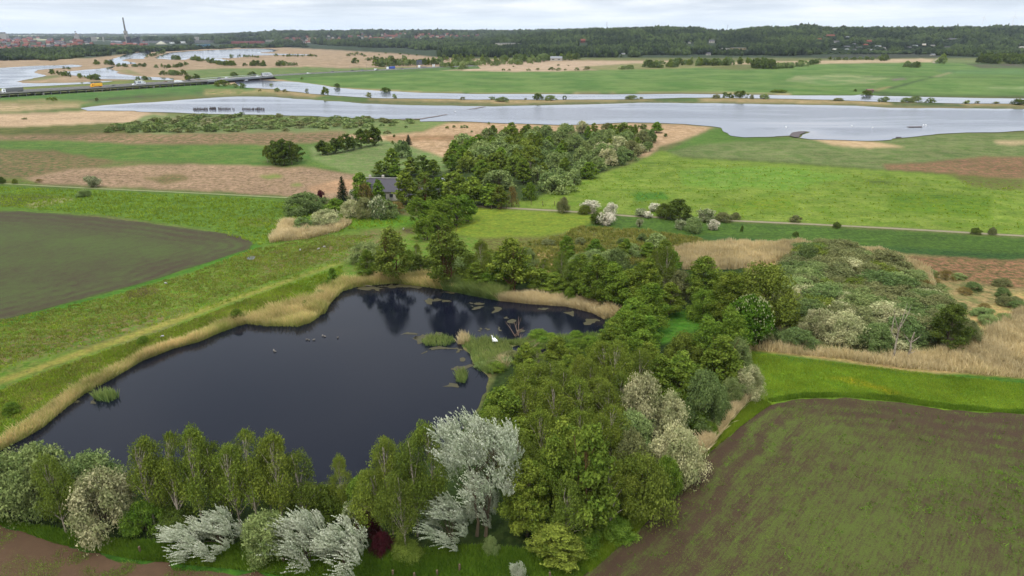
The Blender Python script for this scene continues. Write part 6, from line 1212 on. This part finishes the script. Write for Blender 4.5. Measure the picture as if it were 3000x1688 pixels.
def wallr(name, pts, o, z0, z1, w, mat, parent=None):
    m = MB(); q = along_path(pts, 30)
    for i in range(len(q)-1):
        n = perp(q, i); n2 = perp(q, i+1); a = q[i]+n*o; b = q[i+1]+n2*o; c = (a+b)/2; L = (b-a).length
        m.box((c.x, c.y, (z0+z1)/2), (L+0.05, w, z1-z0), 0, math.atan2(b.y-a.y, b.x-a.x))
    return m.obj(name, mat, parent)
tag(ribbon('motorway', NP, 0.25, RW-0.25, ZR+0.1, asph), None, None, kind='structure')
mk = empty('lane_markings', (0, 0, 0), 'white lane markings painted along the motorway', 'road marking'); mk['kind'] = 'structure'; del mk['category']; del mk['label']
for o_ in (1.6, 10.6, 14.4, 23.4): ribbon('edge_line', NP, o_, o_+0.3, ZR+0.2, mark, mk)
for o_ in (6.0, 19.0): ribbon('dashed_line', NP, o_, o_+0.25, ZR+0.2, mark, mk, dash=6)
wallr('central_barrier', NP, 12.5, ZR+0.1, ZR+0.9, 0.3, para, mk)
va = empty('viaduct', NP[0], 'long low concrete viaduct on many slim piers carrying the motorway', 'viaduct'); vaI = va.location.copy()
def fix(o, e): o.location = -e.location; return o
vp = NP[:6]
fix(wallr('deck', vp, RW/2, ZR-0.45, ZR+0.06, RW+0.4, beamm, va), va); fix(wallr('parapet', vp, -0.1, ZR-0.35, ZR+0.75, 0.35, para, va), va); fix(wallr('parapet', vp, RW+0.1, ZR-0.35, ZR+0.75, 0.35, para, va), va)
fix(wallr('beam', vp, 1.0, ZR-1.3, ZR-0.46, 0.7, beamm, va), va); fix(wallr('beam', vp, RW-1, ZR-1.3, ZR-0.46, 0.7, beamm, va), va)
q = along_path(vp, 7.0)[-50:]
for i, p in enumerate(q):
    n = perp(q, i); rz = math.atan2(n.y, n.x)
    for o_ in (1.0, 24.0):
        c = p+n*o_; s_ = 0.75 if i % 14 else 1.6; m = MB(); m.box((c.x, c.y, 0.95), (s_, s_, 2.6), 0, rz)
        fix(m.obj('pier', para if i % 14 == 0 else gsteel, va), va)
be = empty('river_bridge', NP[5], 'pale steel girder bridge with railing spanning the river', 'bridge'); bp_ = NP[5:8]
fix(wallr('deck', bp_, RW/2, ZR-0.5, ZR+0.06, RW+0.4, beamm, be), be); fix(wallr('girder', bp_, -0.3, ZR-1.3, ZR+0.5, 0.5, simple('pale_blue_steel', alb((176, 188, 202)), 0.4, 0.04, 0.3), be), be)
fix(wallr('rail', bp_, -0.3, ZR+1.25, ZR+1.5, 0.15, white, be), be); fix(wallr('rail', bp_, RW+0.3, ZR+1.25, ZR+1.5, 0.15, white, be), be); fix(wallr('beam', bp_, RW/2, ZR-1.9, ZR-0.52, RW-3, dsteel, be), be)
q = along_path(bp_, 3.2)
m = MB()
for i, p in enumerate(q):
    n = perp(q, i); c = p-n*0.3; m.box((c.x, c.y, ZR+0.88), (0.3, 0.12, 0.74), 0, math.atan2(-n.x, n.y))
fix(m.obj('railing_posts', white, be), be)
for j in (0.3, 0.55, 0.8):
    i = int(len(q)*j); n = perp(q, i); m = MB(); c = q[i]+n*RW/2; m.box((c.x, c.y, 0.6), (2.0, RW-4, 3.6), 0, math.atan2(-n.x, n.y)); fix(m.obj('pier', conc, be), be)
ep = NP[7:]; m = MB(); q = along_path(ep, 40); V = []; F = []
for i, p in enumerate(q):
    n = perp(q, i)
    for o_, z_ in ((-9, -0.3), (0, ZR), (RW, ZR), (RW+9, -0.3)): c = p+n*o_; V.append((c.x, c.y, z_))
for i in range(len(q)-1):
    for j in range(3): F.append((4*i+j, 4*i+4+j, 4*i+5+j, 4*i+1+j))
em = simple('embankment_grass', alb((88, 118, 58)), 0.95, 0.2, 0.2); tag(ob('embankment', mesh_np('embankment', V, F, em)), None, None, kind='structure')
tag(wallr('crash_barrier', ep, 0.6, ZR+0.35, ZR+0.8, 0.15, para), 'pale crash barrier along the near side of the embanked motorway', 'barrier')
def on_road(u, v, off):
    """nearest road point to photo point, off metres from the near edge"""
    best = None; q = along_path(NP, 2.0)
    for i, p in enumerate(q):
        n = perp(q, i); c = p+n*off; uu, vv = proj(c.x, c.y, ZR)
        if best is None or abs(uu-u) < best[0]: best = (abs(uu-u), c, math.atan2(-n.x, n.y) if False else math.atan2(q[min(i+1, len(q)-1)].y-q[max(i-1, 0)].y, q[min(i+1, len(q)-1)].x-q[max(i-1, 0)].x))
    return best[1], best[2]
def wheels(e, xs, w, r=0.5):
    for x in xs:
        for s in (-1, 1):
            m = MB(); m.tube([(x, s*(w/2-0.32), r), (x, s*(w/2+0.02), r)], r, 12); wo_ = m.obj('wheel', black, e)
            m = MB(); m.tube([(x, s*(w/2+0.02), r), (x, s*(w/2+0.05), r)], r*0.5, 8); m.obj('rim', gsteel, wo_)
def lorry(u, v, off, L, H, label, bodym, cabm, face=-1, gap=1.0, sign=None, flatbed=False):
    p, a = on_road(u, v, off); e = empty('lorry', (p.x, p.y, ZR+0.1), label, 'lorry', None, a+(math.pi if face < 0 else 0))
    w = 2.6; cl_ = 2.4; x1 = L/2; m = MB()
    m.prism([(x1-cl_, 0.6), (x1, 0.6), (x1+0.02, 2.1), (x1-0.35, 3.2), (x1-0.9, 3.55), (x1-cl_, 3.6)], -w/2, w/2); m.obj('cab', cabm, e)
    m = MB(); m.add([(x1+0.03, -1.15, 2.05), (x1+0.03, 1.15, 2.05), (x1-0.28, 1.15, 3.0), (x1-0.28, -1.15, 3.0)], [(0, 1, 2, 3)]); 
    for s in (-1, 1): m.box((x1-0.95, s*(w/2+0.01), 2.55), (1.0, 0.04, 0.8))
    m.obj('windows', glass, e)
    m = MB(); m.box((0, 0, 0.85), (L-0.6, 1.1, 0.35)); m.obj('chassis', black, e)
    bx0, bx1 = -L/2, x1-cl_-gap; m = MB()
    if flatbed: m.box(((bx0+bx1)/2, 0, 1.35), (bx1-bx0, w, 0.5)); m.box((bx1-0.1, 0, 2.1), (0.15, w, 1.2))
    else:
        m.box(((bx0+bx1)/2, 0, (1.1+H)/2), (bx1-bx0, w, H-1.1))
    body = m.obj('box_body' if not flatbed else 'flatbed', bodym, e)
    if not flatbed:
        m = MB(); 
        for xx in (bx0+0.1, bx1-0.1): m.box((xx, 0, (1.1+H)/2), (0.24, w+0.08, H-1.05))
        m.obj('frame', gsteel if bodym is not yellow else yellow, body)
    wheels(e, [x1-1.2, bx0+1.2, bx0+2.5, bx0+3.8] if L > 11 else [x1-1.1, bx0+1.6], w)
    return e, body, (bx0+bx1)/2, bx1-bx0, w, H
def text_on(body, txt, x, y, z, size, mat, flip):
    cu = bpy.data.curves.new('lettering', 'FONT'); cu.body = txt; cu.size = size; cu.align_x = 'CENTER'; cu.align_y = 'CENTER'; cu.extrude = 0.01; cu.offset = 0.05*size
    o = bpy.data.objects.new('lettering', cu); COL.objects.link(o); bpy.context.view_layer.update()
    dg = bpy.context.evaluated_depsgraph_get(); me = bpy.data.meshes.new_from_object(o.evaluated_get(dg)); bpy.data.objects.remove(o)
    me.materials.clear(); me.materials.append(mat); t_ = ob('lettering', me, body); t_.location = (x, y, z); t_.rotation_euler = (math.pi/2, 0, 0 if not flip else math.pi)
    return t_
dk_b = simple('dark_blue_lettering', (0.03, 0.05, 0.16), 0.5, 0.02, 1.0); gr_b = simple('grey_blue_panel', alb((120, 134, 156)), 0.5, 0.03, 1.0)
lorry(37, 268, 4.0, 17, 3.9, 'white-cabbed lorry with a grey tipper trailer at the left end of the viaduct', gsteel, white)
e, b_, xc, ln_, w_, H_ = lorry(281, 255, 12+3.5-8, 10.5, 4.0, 'orange-yellow box lorry driving on the viaduct', yellow, yellow, gap=0.1)
m = MB(); m.box((xc, w_/2+0.03, 3.0), (ln_*0.8, 0.04, 1.3)); m.obj('side_panel', simple('amber_panel', (0.85, 0.52, 0.05), 0.4, 0.05, 1), b_)
e, b_, xc, ln_, w_, H_ = lorry(410, 247, 4.5, 11, 4.1, 'white parcel lorry marked GLS driving to the right on the viaduct', white, white, face=1, gap=0.1)
text_on(b_, 'GLS', xc, -w_/2-0.03, 2.75, 2.1, dk_b, False)
e, b_, xc, ln_, w_, H_ = lorry(781, 225, 4.5, 16.5, 4.2, 'big white box lorry with a framed sign panel on the steel bridge', white, white, face=1, gap=0.1)
m = MB(); m.box((xc+0.4, -w_/2-0.03, 2.85), (ln_*0.82, 0.04, 2.0)); m.obj('sign_panel', gr_b, b_)
m = MB()
for j, (x0, x1) in enumerate([(-0.40, -0.36), (-0.345, -0.30), (-0.285, -0.24), (-0.225, -0.18), (-0.165, -0.125), (-0.07, -0.03), (-0.015, 0.03), (0.045, 0.08), (0.13, 0.17), (0.185, 0.225), (0.24, 0.28), (0.295, 0.34), (0.35, 0.385)]):
    m.box((xc+0.4+ln_*(x0+x1)/2, -w_/2-0.06, 2.85), (ln_*(x1-x0), 0.03, 1.15 if j % 3 else 1.3))
m.obj('lettering', white, b_)
lorry(1146, 205, 15, 15, 4.0, 'white-cabbed lorry with a blue tarpaulin trailer on the embanked motorway', blue, white)
lorry(1237, 200, 15, 16, 4.0, 'white lorry with an empty flatbed under the sign gantry', gsteel, white, flatbed=True)
def car(u, v, off, label, mat, L=4.5, van=False, face=-1):
    p, a = on_road(u, v, off); e = empty('van' if van else 'car', (p.x, p.y, ZR+0.1), label, 'van' if van else 'car', None, a+(math.pi if face < 0 else 0)); w = 1.85
    h = 2.3 if van else 1.45; m = MB()
    prof = [(-L/2, 0.3), (L/2, 0.3), (L/2, 0.8), (L/2-0.9, 0.95), (L/2-1.7, h), (-L/2+(0.1 if van else 1.0), h), (-L/2+0.02, 0.95)]
    m.prism(prof, -w/2, w/2); m.obj('body', mat, e); m = MB()
    for s in (-1, 1): m.box((-0.1 if not van else L*0.15, s*(w/2+0.01), h-0.33), (L*0.42 if not van else L*0.2, 0.03, 0.36))
    m.add([(L/2-0.93, -0.75, 1.0), (L/2-0.93, 0.75, 1.0), (L/2-1.62, 0.7, h-0.08), (L/2-1.62, -0.7, h-0.08)], [(0, 1, 2, 3)]); m.obj('windows', glass, e)
    wheels(e, [-L/2+0.9, L/2-0.85], w, 0.33); return e
car(396, 248, 4.5, 'white estate car following behind the parcel lorry', white, 4.8, face=1); car(332, 252, 5.5, 'silver car right of the orange-yellow lorry on the viaduct', gsteel, face=1)
car(518, 241, 8, 'white van in front on the viaduct, left one of two close together', white, 6.0, True, 1); car(528, 241, 4.5, 'white van on the viaduct right of the steel bridge end', white, 5.4, True, 1)
car(484, 243, 15, 'dark red car beyond the white vans on the viaduct', simple('dark_red_paint', (0.2, 0.05, 0.05), 0.3, 0.02)); car(554, 238, 15, 'dark grey car on the viaduct just before the steel bridge', dsteel); car(664, 231, 15, 'small white car at the left of the steel bridge', white); car(642, 232, 19, 'dark car at the start of the steel bridge', dsteel)
car(757, 227, 4.5, 'white car following the big white box lorry', white, face=1); car(905, 218, 6, 'white car on the embanked motorway right of the bridge', white, face=1); car(972, 214, 15, 'dark car left of the blue car group on the embankment', dsteel)
car(1032, 211, 15, 'small black car, left-most of three on the embanked motorway', black); car(1062, 209, 15, 'dark blue car in the middle of three on the embanked motorway', dk_b); car(1102, 207, 6, 'white van just left of the blue lorry', white, 5.5, True, 1); car(1106, 207, 3, 'dark car below the white van by the blue lorry', dsteel, face=1); car(1179, 204, 15, 'dark car between the blue lorry and the gantry', dsteel)
p, a = on_road(1229, 200, RW+1.5); e = empty('sign_gantry', (p.x, p.y, ZR), 'blue motorway sign on a steel gantry above the flatbed lorry', 'road sign', None, a)
m = MB(); m.tube([(-6, 0, 0), (-6, 0, 10)], 0.35, 6); m.tube([(6, 0, 0), (6, 0, 10)], 0.35, 6); m.obj('post', gsteel, e)
m = MB(); m.box((0, -0.4, 9.2), (11, 0.25, 4.2)); m.box((0, -0.4, 5.4), (11, 0.25, 2.2)); m.obj('sign_panel', simple('faded_blue_sign', alb((120, 132, 160)), 0.5, 0.05), e)
p, a = on_road(1268, 199, 22); m = MB(); m.box((-1, 0, 2.2), (1.4, 0.3, 4.4)); m.box((1.6, 0, 2.2), (1.4, 0.3, 4.4)); o = m.obj('roadside_sign', white); o.location = (p.x, p.y, ZR+0.1); o.rotation_euler = (0, 0, a); tag(o, 'pair of white upright sign boards beside the motorway right of the gantry', 'road sign')
for i, u in enumerate((1028, 1052, 1075)):
    p, a = on_road(u, 208, RW+2); m = MB(); m.tube([(0, 0, 0), (0, 0, 8)], 0.12, 5); m.tube([(0, 0, 8), (1.4, 0, 8.3)], 0.1, 4); m.box((1.6, 0, 8.3), (0.8, 0.3, 0.15)); o = m.obj('street_lamp', gsteel); o.location = (p.x, p.y, ZR); o.rotation_euler = (0, 0, a-1.57)
    tag(o, ['left-most', 'middle', 'right-most'][i]+' of three slim pale lamp posts behind the motorway', 'lamp post', 'lamp posts behind the motorway')
# road climbing the wooded hill
pr = [pt_on(u, v) for u, v in ((1932, 141), (1950, 137), (1970, 131), (1990, 124), (2012, 118))]; V = []
for i, (x, y, z) in enumerate(pr):
    w = 20; V += [(x-w*0.3, y-w, z+7), (x+w*0.3, y+w, z+9)]
tag(ob('hill_road', mesh_np('hill_road', V, [(2*i, 2*i+2, 2*i+3, 2*i+1) for i in range(len(pr)-1)], para)), None, None, kind='structure')
# ------------------------------------------------------------ farmhouse
p = P(1132, 580); e = empty('farmhouse', (p.x, p.y, 0), 'white farmhouse with a dark slate roof half hidden by garden trees', 'house', None, -0.06)
k = (p.y*cP+HC*sP)/FP; m = MB(); m.box((0, 0, 1.6), (13, 8.5, 3.2)); m.obj('wall', wall_w, e)
m = MB(); m.gable((0, 0, 3.2), (13, 8.5, 0), 3.9, 0, 0.5); rf = m.obj('roof', slate, e)
m = MB(); m.box((0, 0, 7.14), (14, 0.5, 0.16)); m.obj('ridge', conc, rf)
for x in (-5.4, -0.8): m = MB(); m.box((x, 0.3, 7.3), (0.8, 0.8, 1.5)); m.obj('chimney', wall_w, rf)
for x in (-5, -2.6, 2.8, 5.0):
    m = MB(); m.box((x, -4.28, 1.8), (1.2, 0.1, 1.2)); wn_ = m.obj('window', glass, e); m = MB(); m.box((x, -4.3, 1.12), (1.4, 0.14, 0.12)); m.obj('sill', conc, wn_)
m = MB(); m.box((0.4, -4.28, 1.15), (1.0, 0.1, 2.1)); dr = m.obj('door', dsteel, e); m = MB(); m.box((0.75, -4.38, 1.1), (0.08, 0.08, 0.2)); m.obj('handle', gsteel, dr)
p = P(1308, 556); e = empty('shed', (p.x, p.y, 0), 'pale grey metal-roofed shed glimpsed among the trees', 'shed', None, 0.5)
m = MB(); m.box((0, 0, 1.2), (8, 5, 2.4)); m.obj('wall', gsteel, e); m = MB(); m.gable((0, 0, 2.4), (8, 5, 0), 2.2); m.obj('roof', simple('metal_roof', alb((150, 156, 160)), 0.4, 0.06, 0.5), e)
p = P(1225, 585); e = empty('outbuilding', (p.x, p.y, 0), 'white outbuilding mostly hidden right of the farmhouse', 'building', None, 0.1); m = MB(); m.box((0, 0, 1.2), (7, 5, 2.4)); m.obj('wall', wall_w, e); m = MB(); m.gable((0, 0, 2.4), (7, 5, 0), 1.8); m.obj('roof', slate, e)
p = P(2547, 272); e = empty('field_hut', (p.x, p.y, 0), 'small reddish-grey hut on the bank of the far channel', 'hut', None, 0.1); m = MB(); m.box((0, 0, 1.3), (6.0, 4, 2.6)); m.obj('wall', simple('grey_boards', alb((150, 140, 136)), 0.8, 0.1, 1), e); m = MB(); m.gable((0, 0, 2.6), (6.0, 4, 0), 1.0); m.obj('roof', simple('faded_red_roof', alb((150, 112, 106)), 0.8, 0.1, 1), e)
# ------------------------------------------------------------ small things
postm = simple('weathered_wood', alb((128, 112, 88)), 0.9, 0.2, 6.0)
for u, vt, vb in ((413, 1601, 1621), (832, 1638, 1652), (1346, 1654, 1673), (1281, 1670, 1690), (1152, 1672, 1692), (1612, 1677, 1697), (1215, 1680, 1700)):
    p = P(u, vb); h = max(height_at(p.y, vt), 0.8); m = MB(); m.tube([(0, 0, -0.3), (0.02, 0, h)], [0.14, 0.12], 8); m.tube([(0.02, 0, h), (0.02, 0, h+0.05)], [0.12, 0.06], 8)
    o = m.obj('fence_post', postm); o.location = p; o.rotation_euler = (0.03, 0.04, u); tag(o, {413: 'grey wooden fence post left of the silver shrubs', 832: 'fence post half hidden between the silver shrubs', 1346: 'fence post in the lush grass below the round silver shrub', 1281: 'fence post left of the one in the lush grass', 1152: 'left-most fence post at the bottom edge', 1612: 'right-most fence post at the bottom edge', 1215: 'short fence post cut by the bottom edge'}[u], 'fence post')
# stakes standing in the lake
stk = []; r = random.Random(12)
for a, b, n, dv in ((566, 610, 34, 0), (614, 634, 20, -1.5), (640, 677, 26, -0.8), (682, 688, 3, 0), (710, 746, 26, 0), (748, 776, 22, 0.2)):
    for i in range(n): stk.append((a+(b-a)*(i+r.uniform(-.3, .3))/n, 322+dv+r.uniform(-.6, .6)))
sm_ = []
for h in (1.0, 1.3, 1.6): m = MB(); m.tube([(0, 0, -0.5), (0.04, 0, h*0.6), (0.08, 0.02, h)], [0.15, 0.14, 0.11], 5); sm_.append(m.mesh('stake', simple('wet_wood', alb((92, 78, 70)), 0.9, 0.1, 2.0)))
for u, v in stk:
    p = P(u, v, 0.3); o = ob('wooden_stake', r.choice(sm_), None, p); o.rotation_euler = (r.uniform(-.1, .1), r.uniform(-.15, .15), r.uniform(0, 6)); o.scale = (r.uniform(.9, 1.4),)*3
    tag(o, 'dark wooden stake standing in the rows of stakes in the lake', 'stake', 'rows of wooden stakes in the lake')
# water birds
def bird(name, label, u, v, s, mat, beakm, rz, neck=1.0, z=0.05):
    p = P(u, v, z); e = empty(name, p, label, name.replace('_', ' ').split()[-1], None, rz, (s, s, s)); me = bpy.data.meshes.new('body')
    pts = [(0, -0.45, .16), (0, -0.25, .17), (0, 0, .2), (0, .22, .2), (0, .36, .28), (0, .42, .28+.28*neck), (0, .50, .30+.30*neck), (0, .60, .27+.30*neck)]
    rd = [.05, .15, .22, .2, .1, .055, .07, .03]; me.from_pydata(pts, [(i, i+1) for i in range(len(pts)-1)], []); o = ob('body', me, e); me.materials.append(mat)
    sk = o.modifiers.new('skin', 'SKIN'); o.modifiers.new('sub', 'SUBSURF').levels = 1; o.modifiers['sub'].render_levels = 1
    for i, v_ in enumerate(me.skin_vertices[0].data): v_.radius = (rd[i], rd[i]); v_.use_root = (i == 2)
    m = MB(); m.tube([(0, .6, .27+.30*neck), (0, .70, .25+.30*neck)], [.03, .01], 5); m.obj('beak', beakm, e)
    return e
ob_m = simple('orange_beak', (0.7, 0.25, 0.03), 0.5, 0.02); dbk = simple('dark_beak', (0.05, 0.04, 0.04), 0.5, 0.02); wf = simple('white_plumage', (0.8, 0.8, 0.78), 0.8, 0.03, 3); gf = simple('grey_brown_plumage', alb((150, 146, 140)), 0.8, 0.2, 6)
bird('swan', 'white swan sitting on the reed islet in the pond', 1450, 1001, 1.5, wf, ob_m, 0.9, 1.2, 0.7)
for i, (u, v) in enumerate([(945, 985), (952, 987), (899, 996), (905, 997), (919, 997), (802, 1028), (806, 1031), (990, 990)]):
    bird('duck', ['upper duck of the right-hand pair', 'right duck of the right-hand pair', 'left duck of the middle trio', 'middle duck of the middle trio', 'right duck of the middle trio', 'upper duck of the left-hand pair', 'lower duck of the left-hand pair', 'single duck at the right of all others'][i]+' swimming on the pond', u, v, 0.6, gf, dbk, i*1.3, 0.5)
for i, (u, v) in enumerate([(2303, 374), (2496, 370), (2556, 375), (2705, 368), (2713, 368), (1334, 328)]):
    bird('swan', ['white swan on the big lake, left-most of those off the mud spit', 'white swan on the big lake, second from left', 'white swan on the big lake, third from left', 'left swan of the pair by the long mudbank', 'right swan of the pair by the long mudbank', 'single bird on the lake near the wooden weir line'][i], u, v, 1.3, wf, ob_m, i*1.7, 1.0, 0.32)
# drowned branches at the pond islet
for i, (u, v, n) in enumerate([(1512, 985, 5), (1540, 1035, 6), (1560, 1045, 5), (1525, 1012, 4)]):
    p = P(u, v); m = MB(); r = random.Random(i)
    for j in range(n):
        a = r.uniform(0, 6.28); L = r.uniform(1.5, 4); q0 = Vector((r.uniform(-.5, .5), r.uniform(-.5, .5), 0)); d = Vector((math.cos(a), math.sin(a), r.uniform(.4, 1.6) if i == 0 else r.uniform(.1, .6))).normalized()
        m.tube([q0, q0+d*L*0.5+Vector((0, 0, .15)), q0+d*L], [.09, .06, .02], 5); m.tube([q0+d*L*.5, q0+d*L*.8+Vector((.5, .2, .4))], [.04, .015], 4)
    o = m.obj('dead_branch', simple('bleached_wood', alb((150, 128, 108)), 0.9, 0.1, 2.0)); o.location = p; tag(o, ['dead branches rising from the water above the islet', 'fallen branches across the small dark pool', 'second heap of fallen branches right in the dark pool', 'fallen branches between islet and dark pool'][i], 'dead branch')
for i, (a, b) in enumerate((((1008, 848), (1042, 842)), ((1063, 839), (1090, 840)))):
    p = P(*a); q = P(*b); m = MB(); m.tube([Vector((0, 0, .12)), (q-p)*.5+Vector((0, .2, .15)), (q-p)+Vector((0, 0, .12))], [.14, .12, .05], 6); o = m.obj('fallen_trunk', simple('pale_wood', alb((170, 160, 146)), 0.9, 0.1, 2.0)); o.location = p
    tag(o, ['pale fallen trunk in the shallows at the top left of the pond', 'shorter fallen trunk right of the pale one at the pond top'][i], 'fallen trunk')
# gate and fence posts by the lane
for i, (u, v) in enumerate([(1484, 611), (1556, 600), (1440, 614), (1520, 607), (1590, 603), (1625, 602)]):
    p = P(u, v); m = MB(); m.tube([(0, 0, -.2), (0, 0, 1.5)], [.12, .1], 6); m.tube([(0, 0, 1.5), (0, 0, 1.56)], [.1, .04], 6); o = m.obj('fence_post', postm); o.location = p; tag(o, 'wooden fence post at the pasture gate by the lane, number %s from the left' % {1440: 'one', 1484: 'two', 1520: 'three', 1556: 'four', 1590: 'five', 1625: 'six'}[u], 'fence post')
# pale stones and litter on the muddy strip
for i, (u, v) in enumerate([(950, 725), (934, 731), (880, 734), (486, 832), (476, 988), (1182, 672)]):
    p = P(u, v); m = MB(); r = random.Random(i); m.tube([(-.5, 0, .05), (-.2, .1, .25), (.2, 0, .28), (.5, -.05, .06)], [.12, .3, .28, .1], 7); o = m.obj('stone', conc); o.location = p; o.rotation_euler = (0, 0, i); o.scale = (.8,)*3; tag(o, ['largest pale stone on the muddy strip', 'small pale stone left of the largest on the muddy strip', 'pale stone next to the dark puddle', 'pale stone at the edge of the left sown field', 'flat pale stone on the bank left of the pond', 'pale stone on the bare patch below the houses'][i], 'stone')
# far puddle
sheet('puddle', [(722, 755), (735, 750), (748, 752), (742, 760), (726, 761)], 0.06, 0.5, 0.4, wfar, 90)
# ------------------------------------------------------------ haze
hm, t = new_mat('haze'); pv = t.nodes.new('ShaderNodeVolumePrincipled'); pv.inputs['Color'].default_value = (0.80, 0.88, 1.0, 1); pv.inputs['Density'].default_value = 0.000027; pv.inputs['Anisotropy'].default_value = 0.0
o_ = t.nodes.new('ShaderNodeOutputMaterial'); t.links.new(pv.outputs[0], o_.inputs['Volume'])
m = MB(); m.box((0, 19500, 124), (60000, 41000, 252)); h = m.obj('haze', hm); tag(h, None, None, kind='stuff')
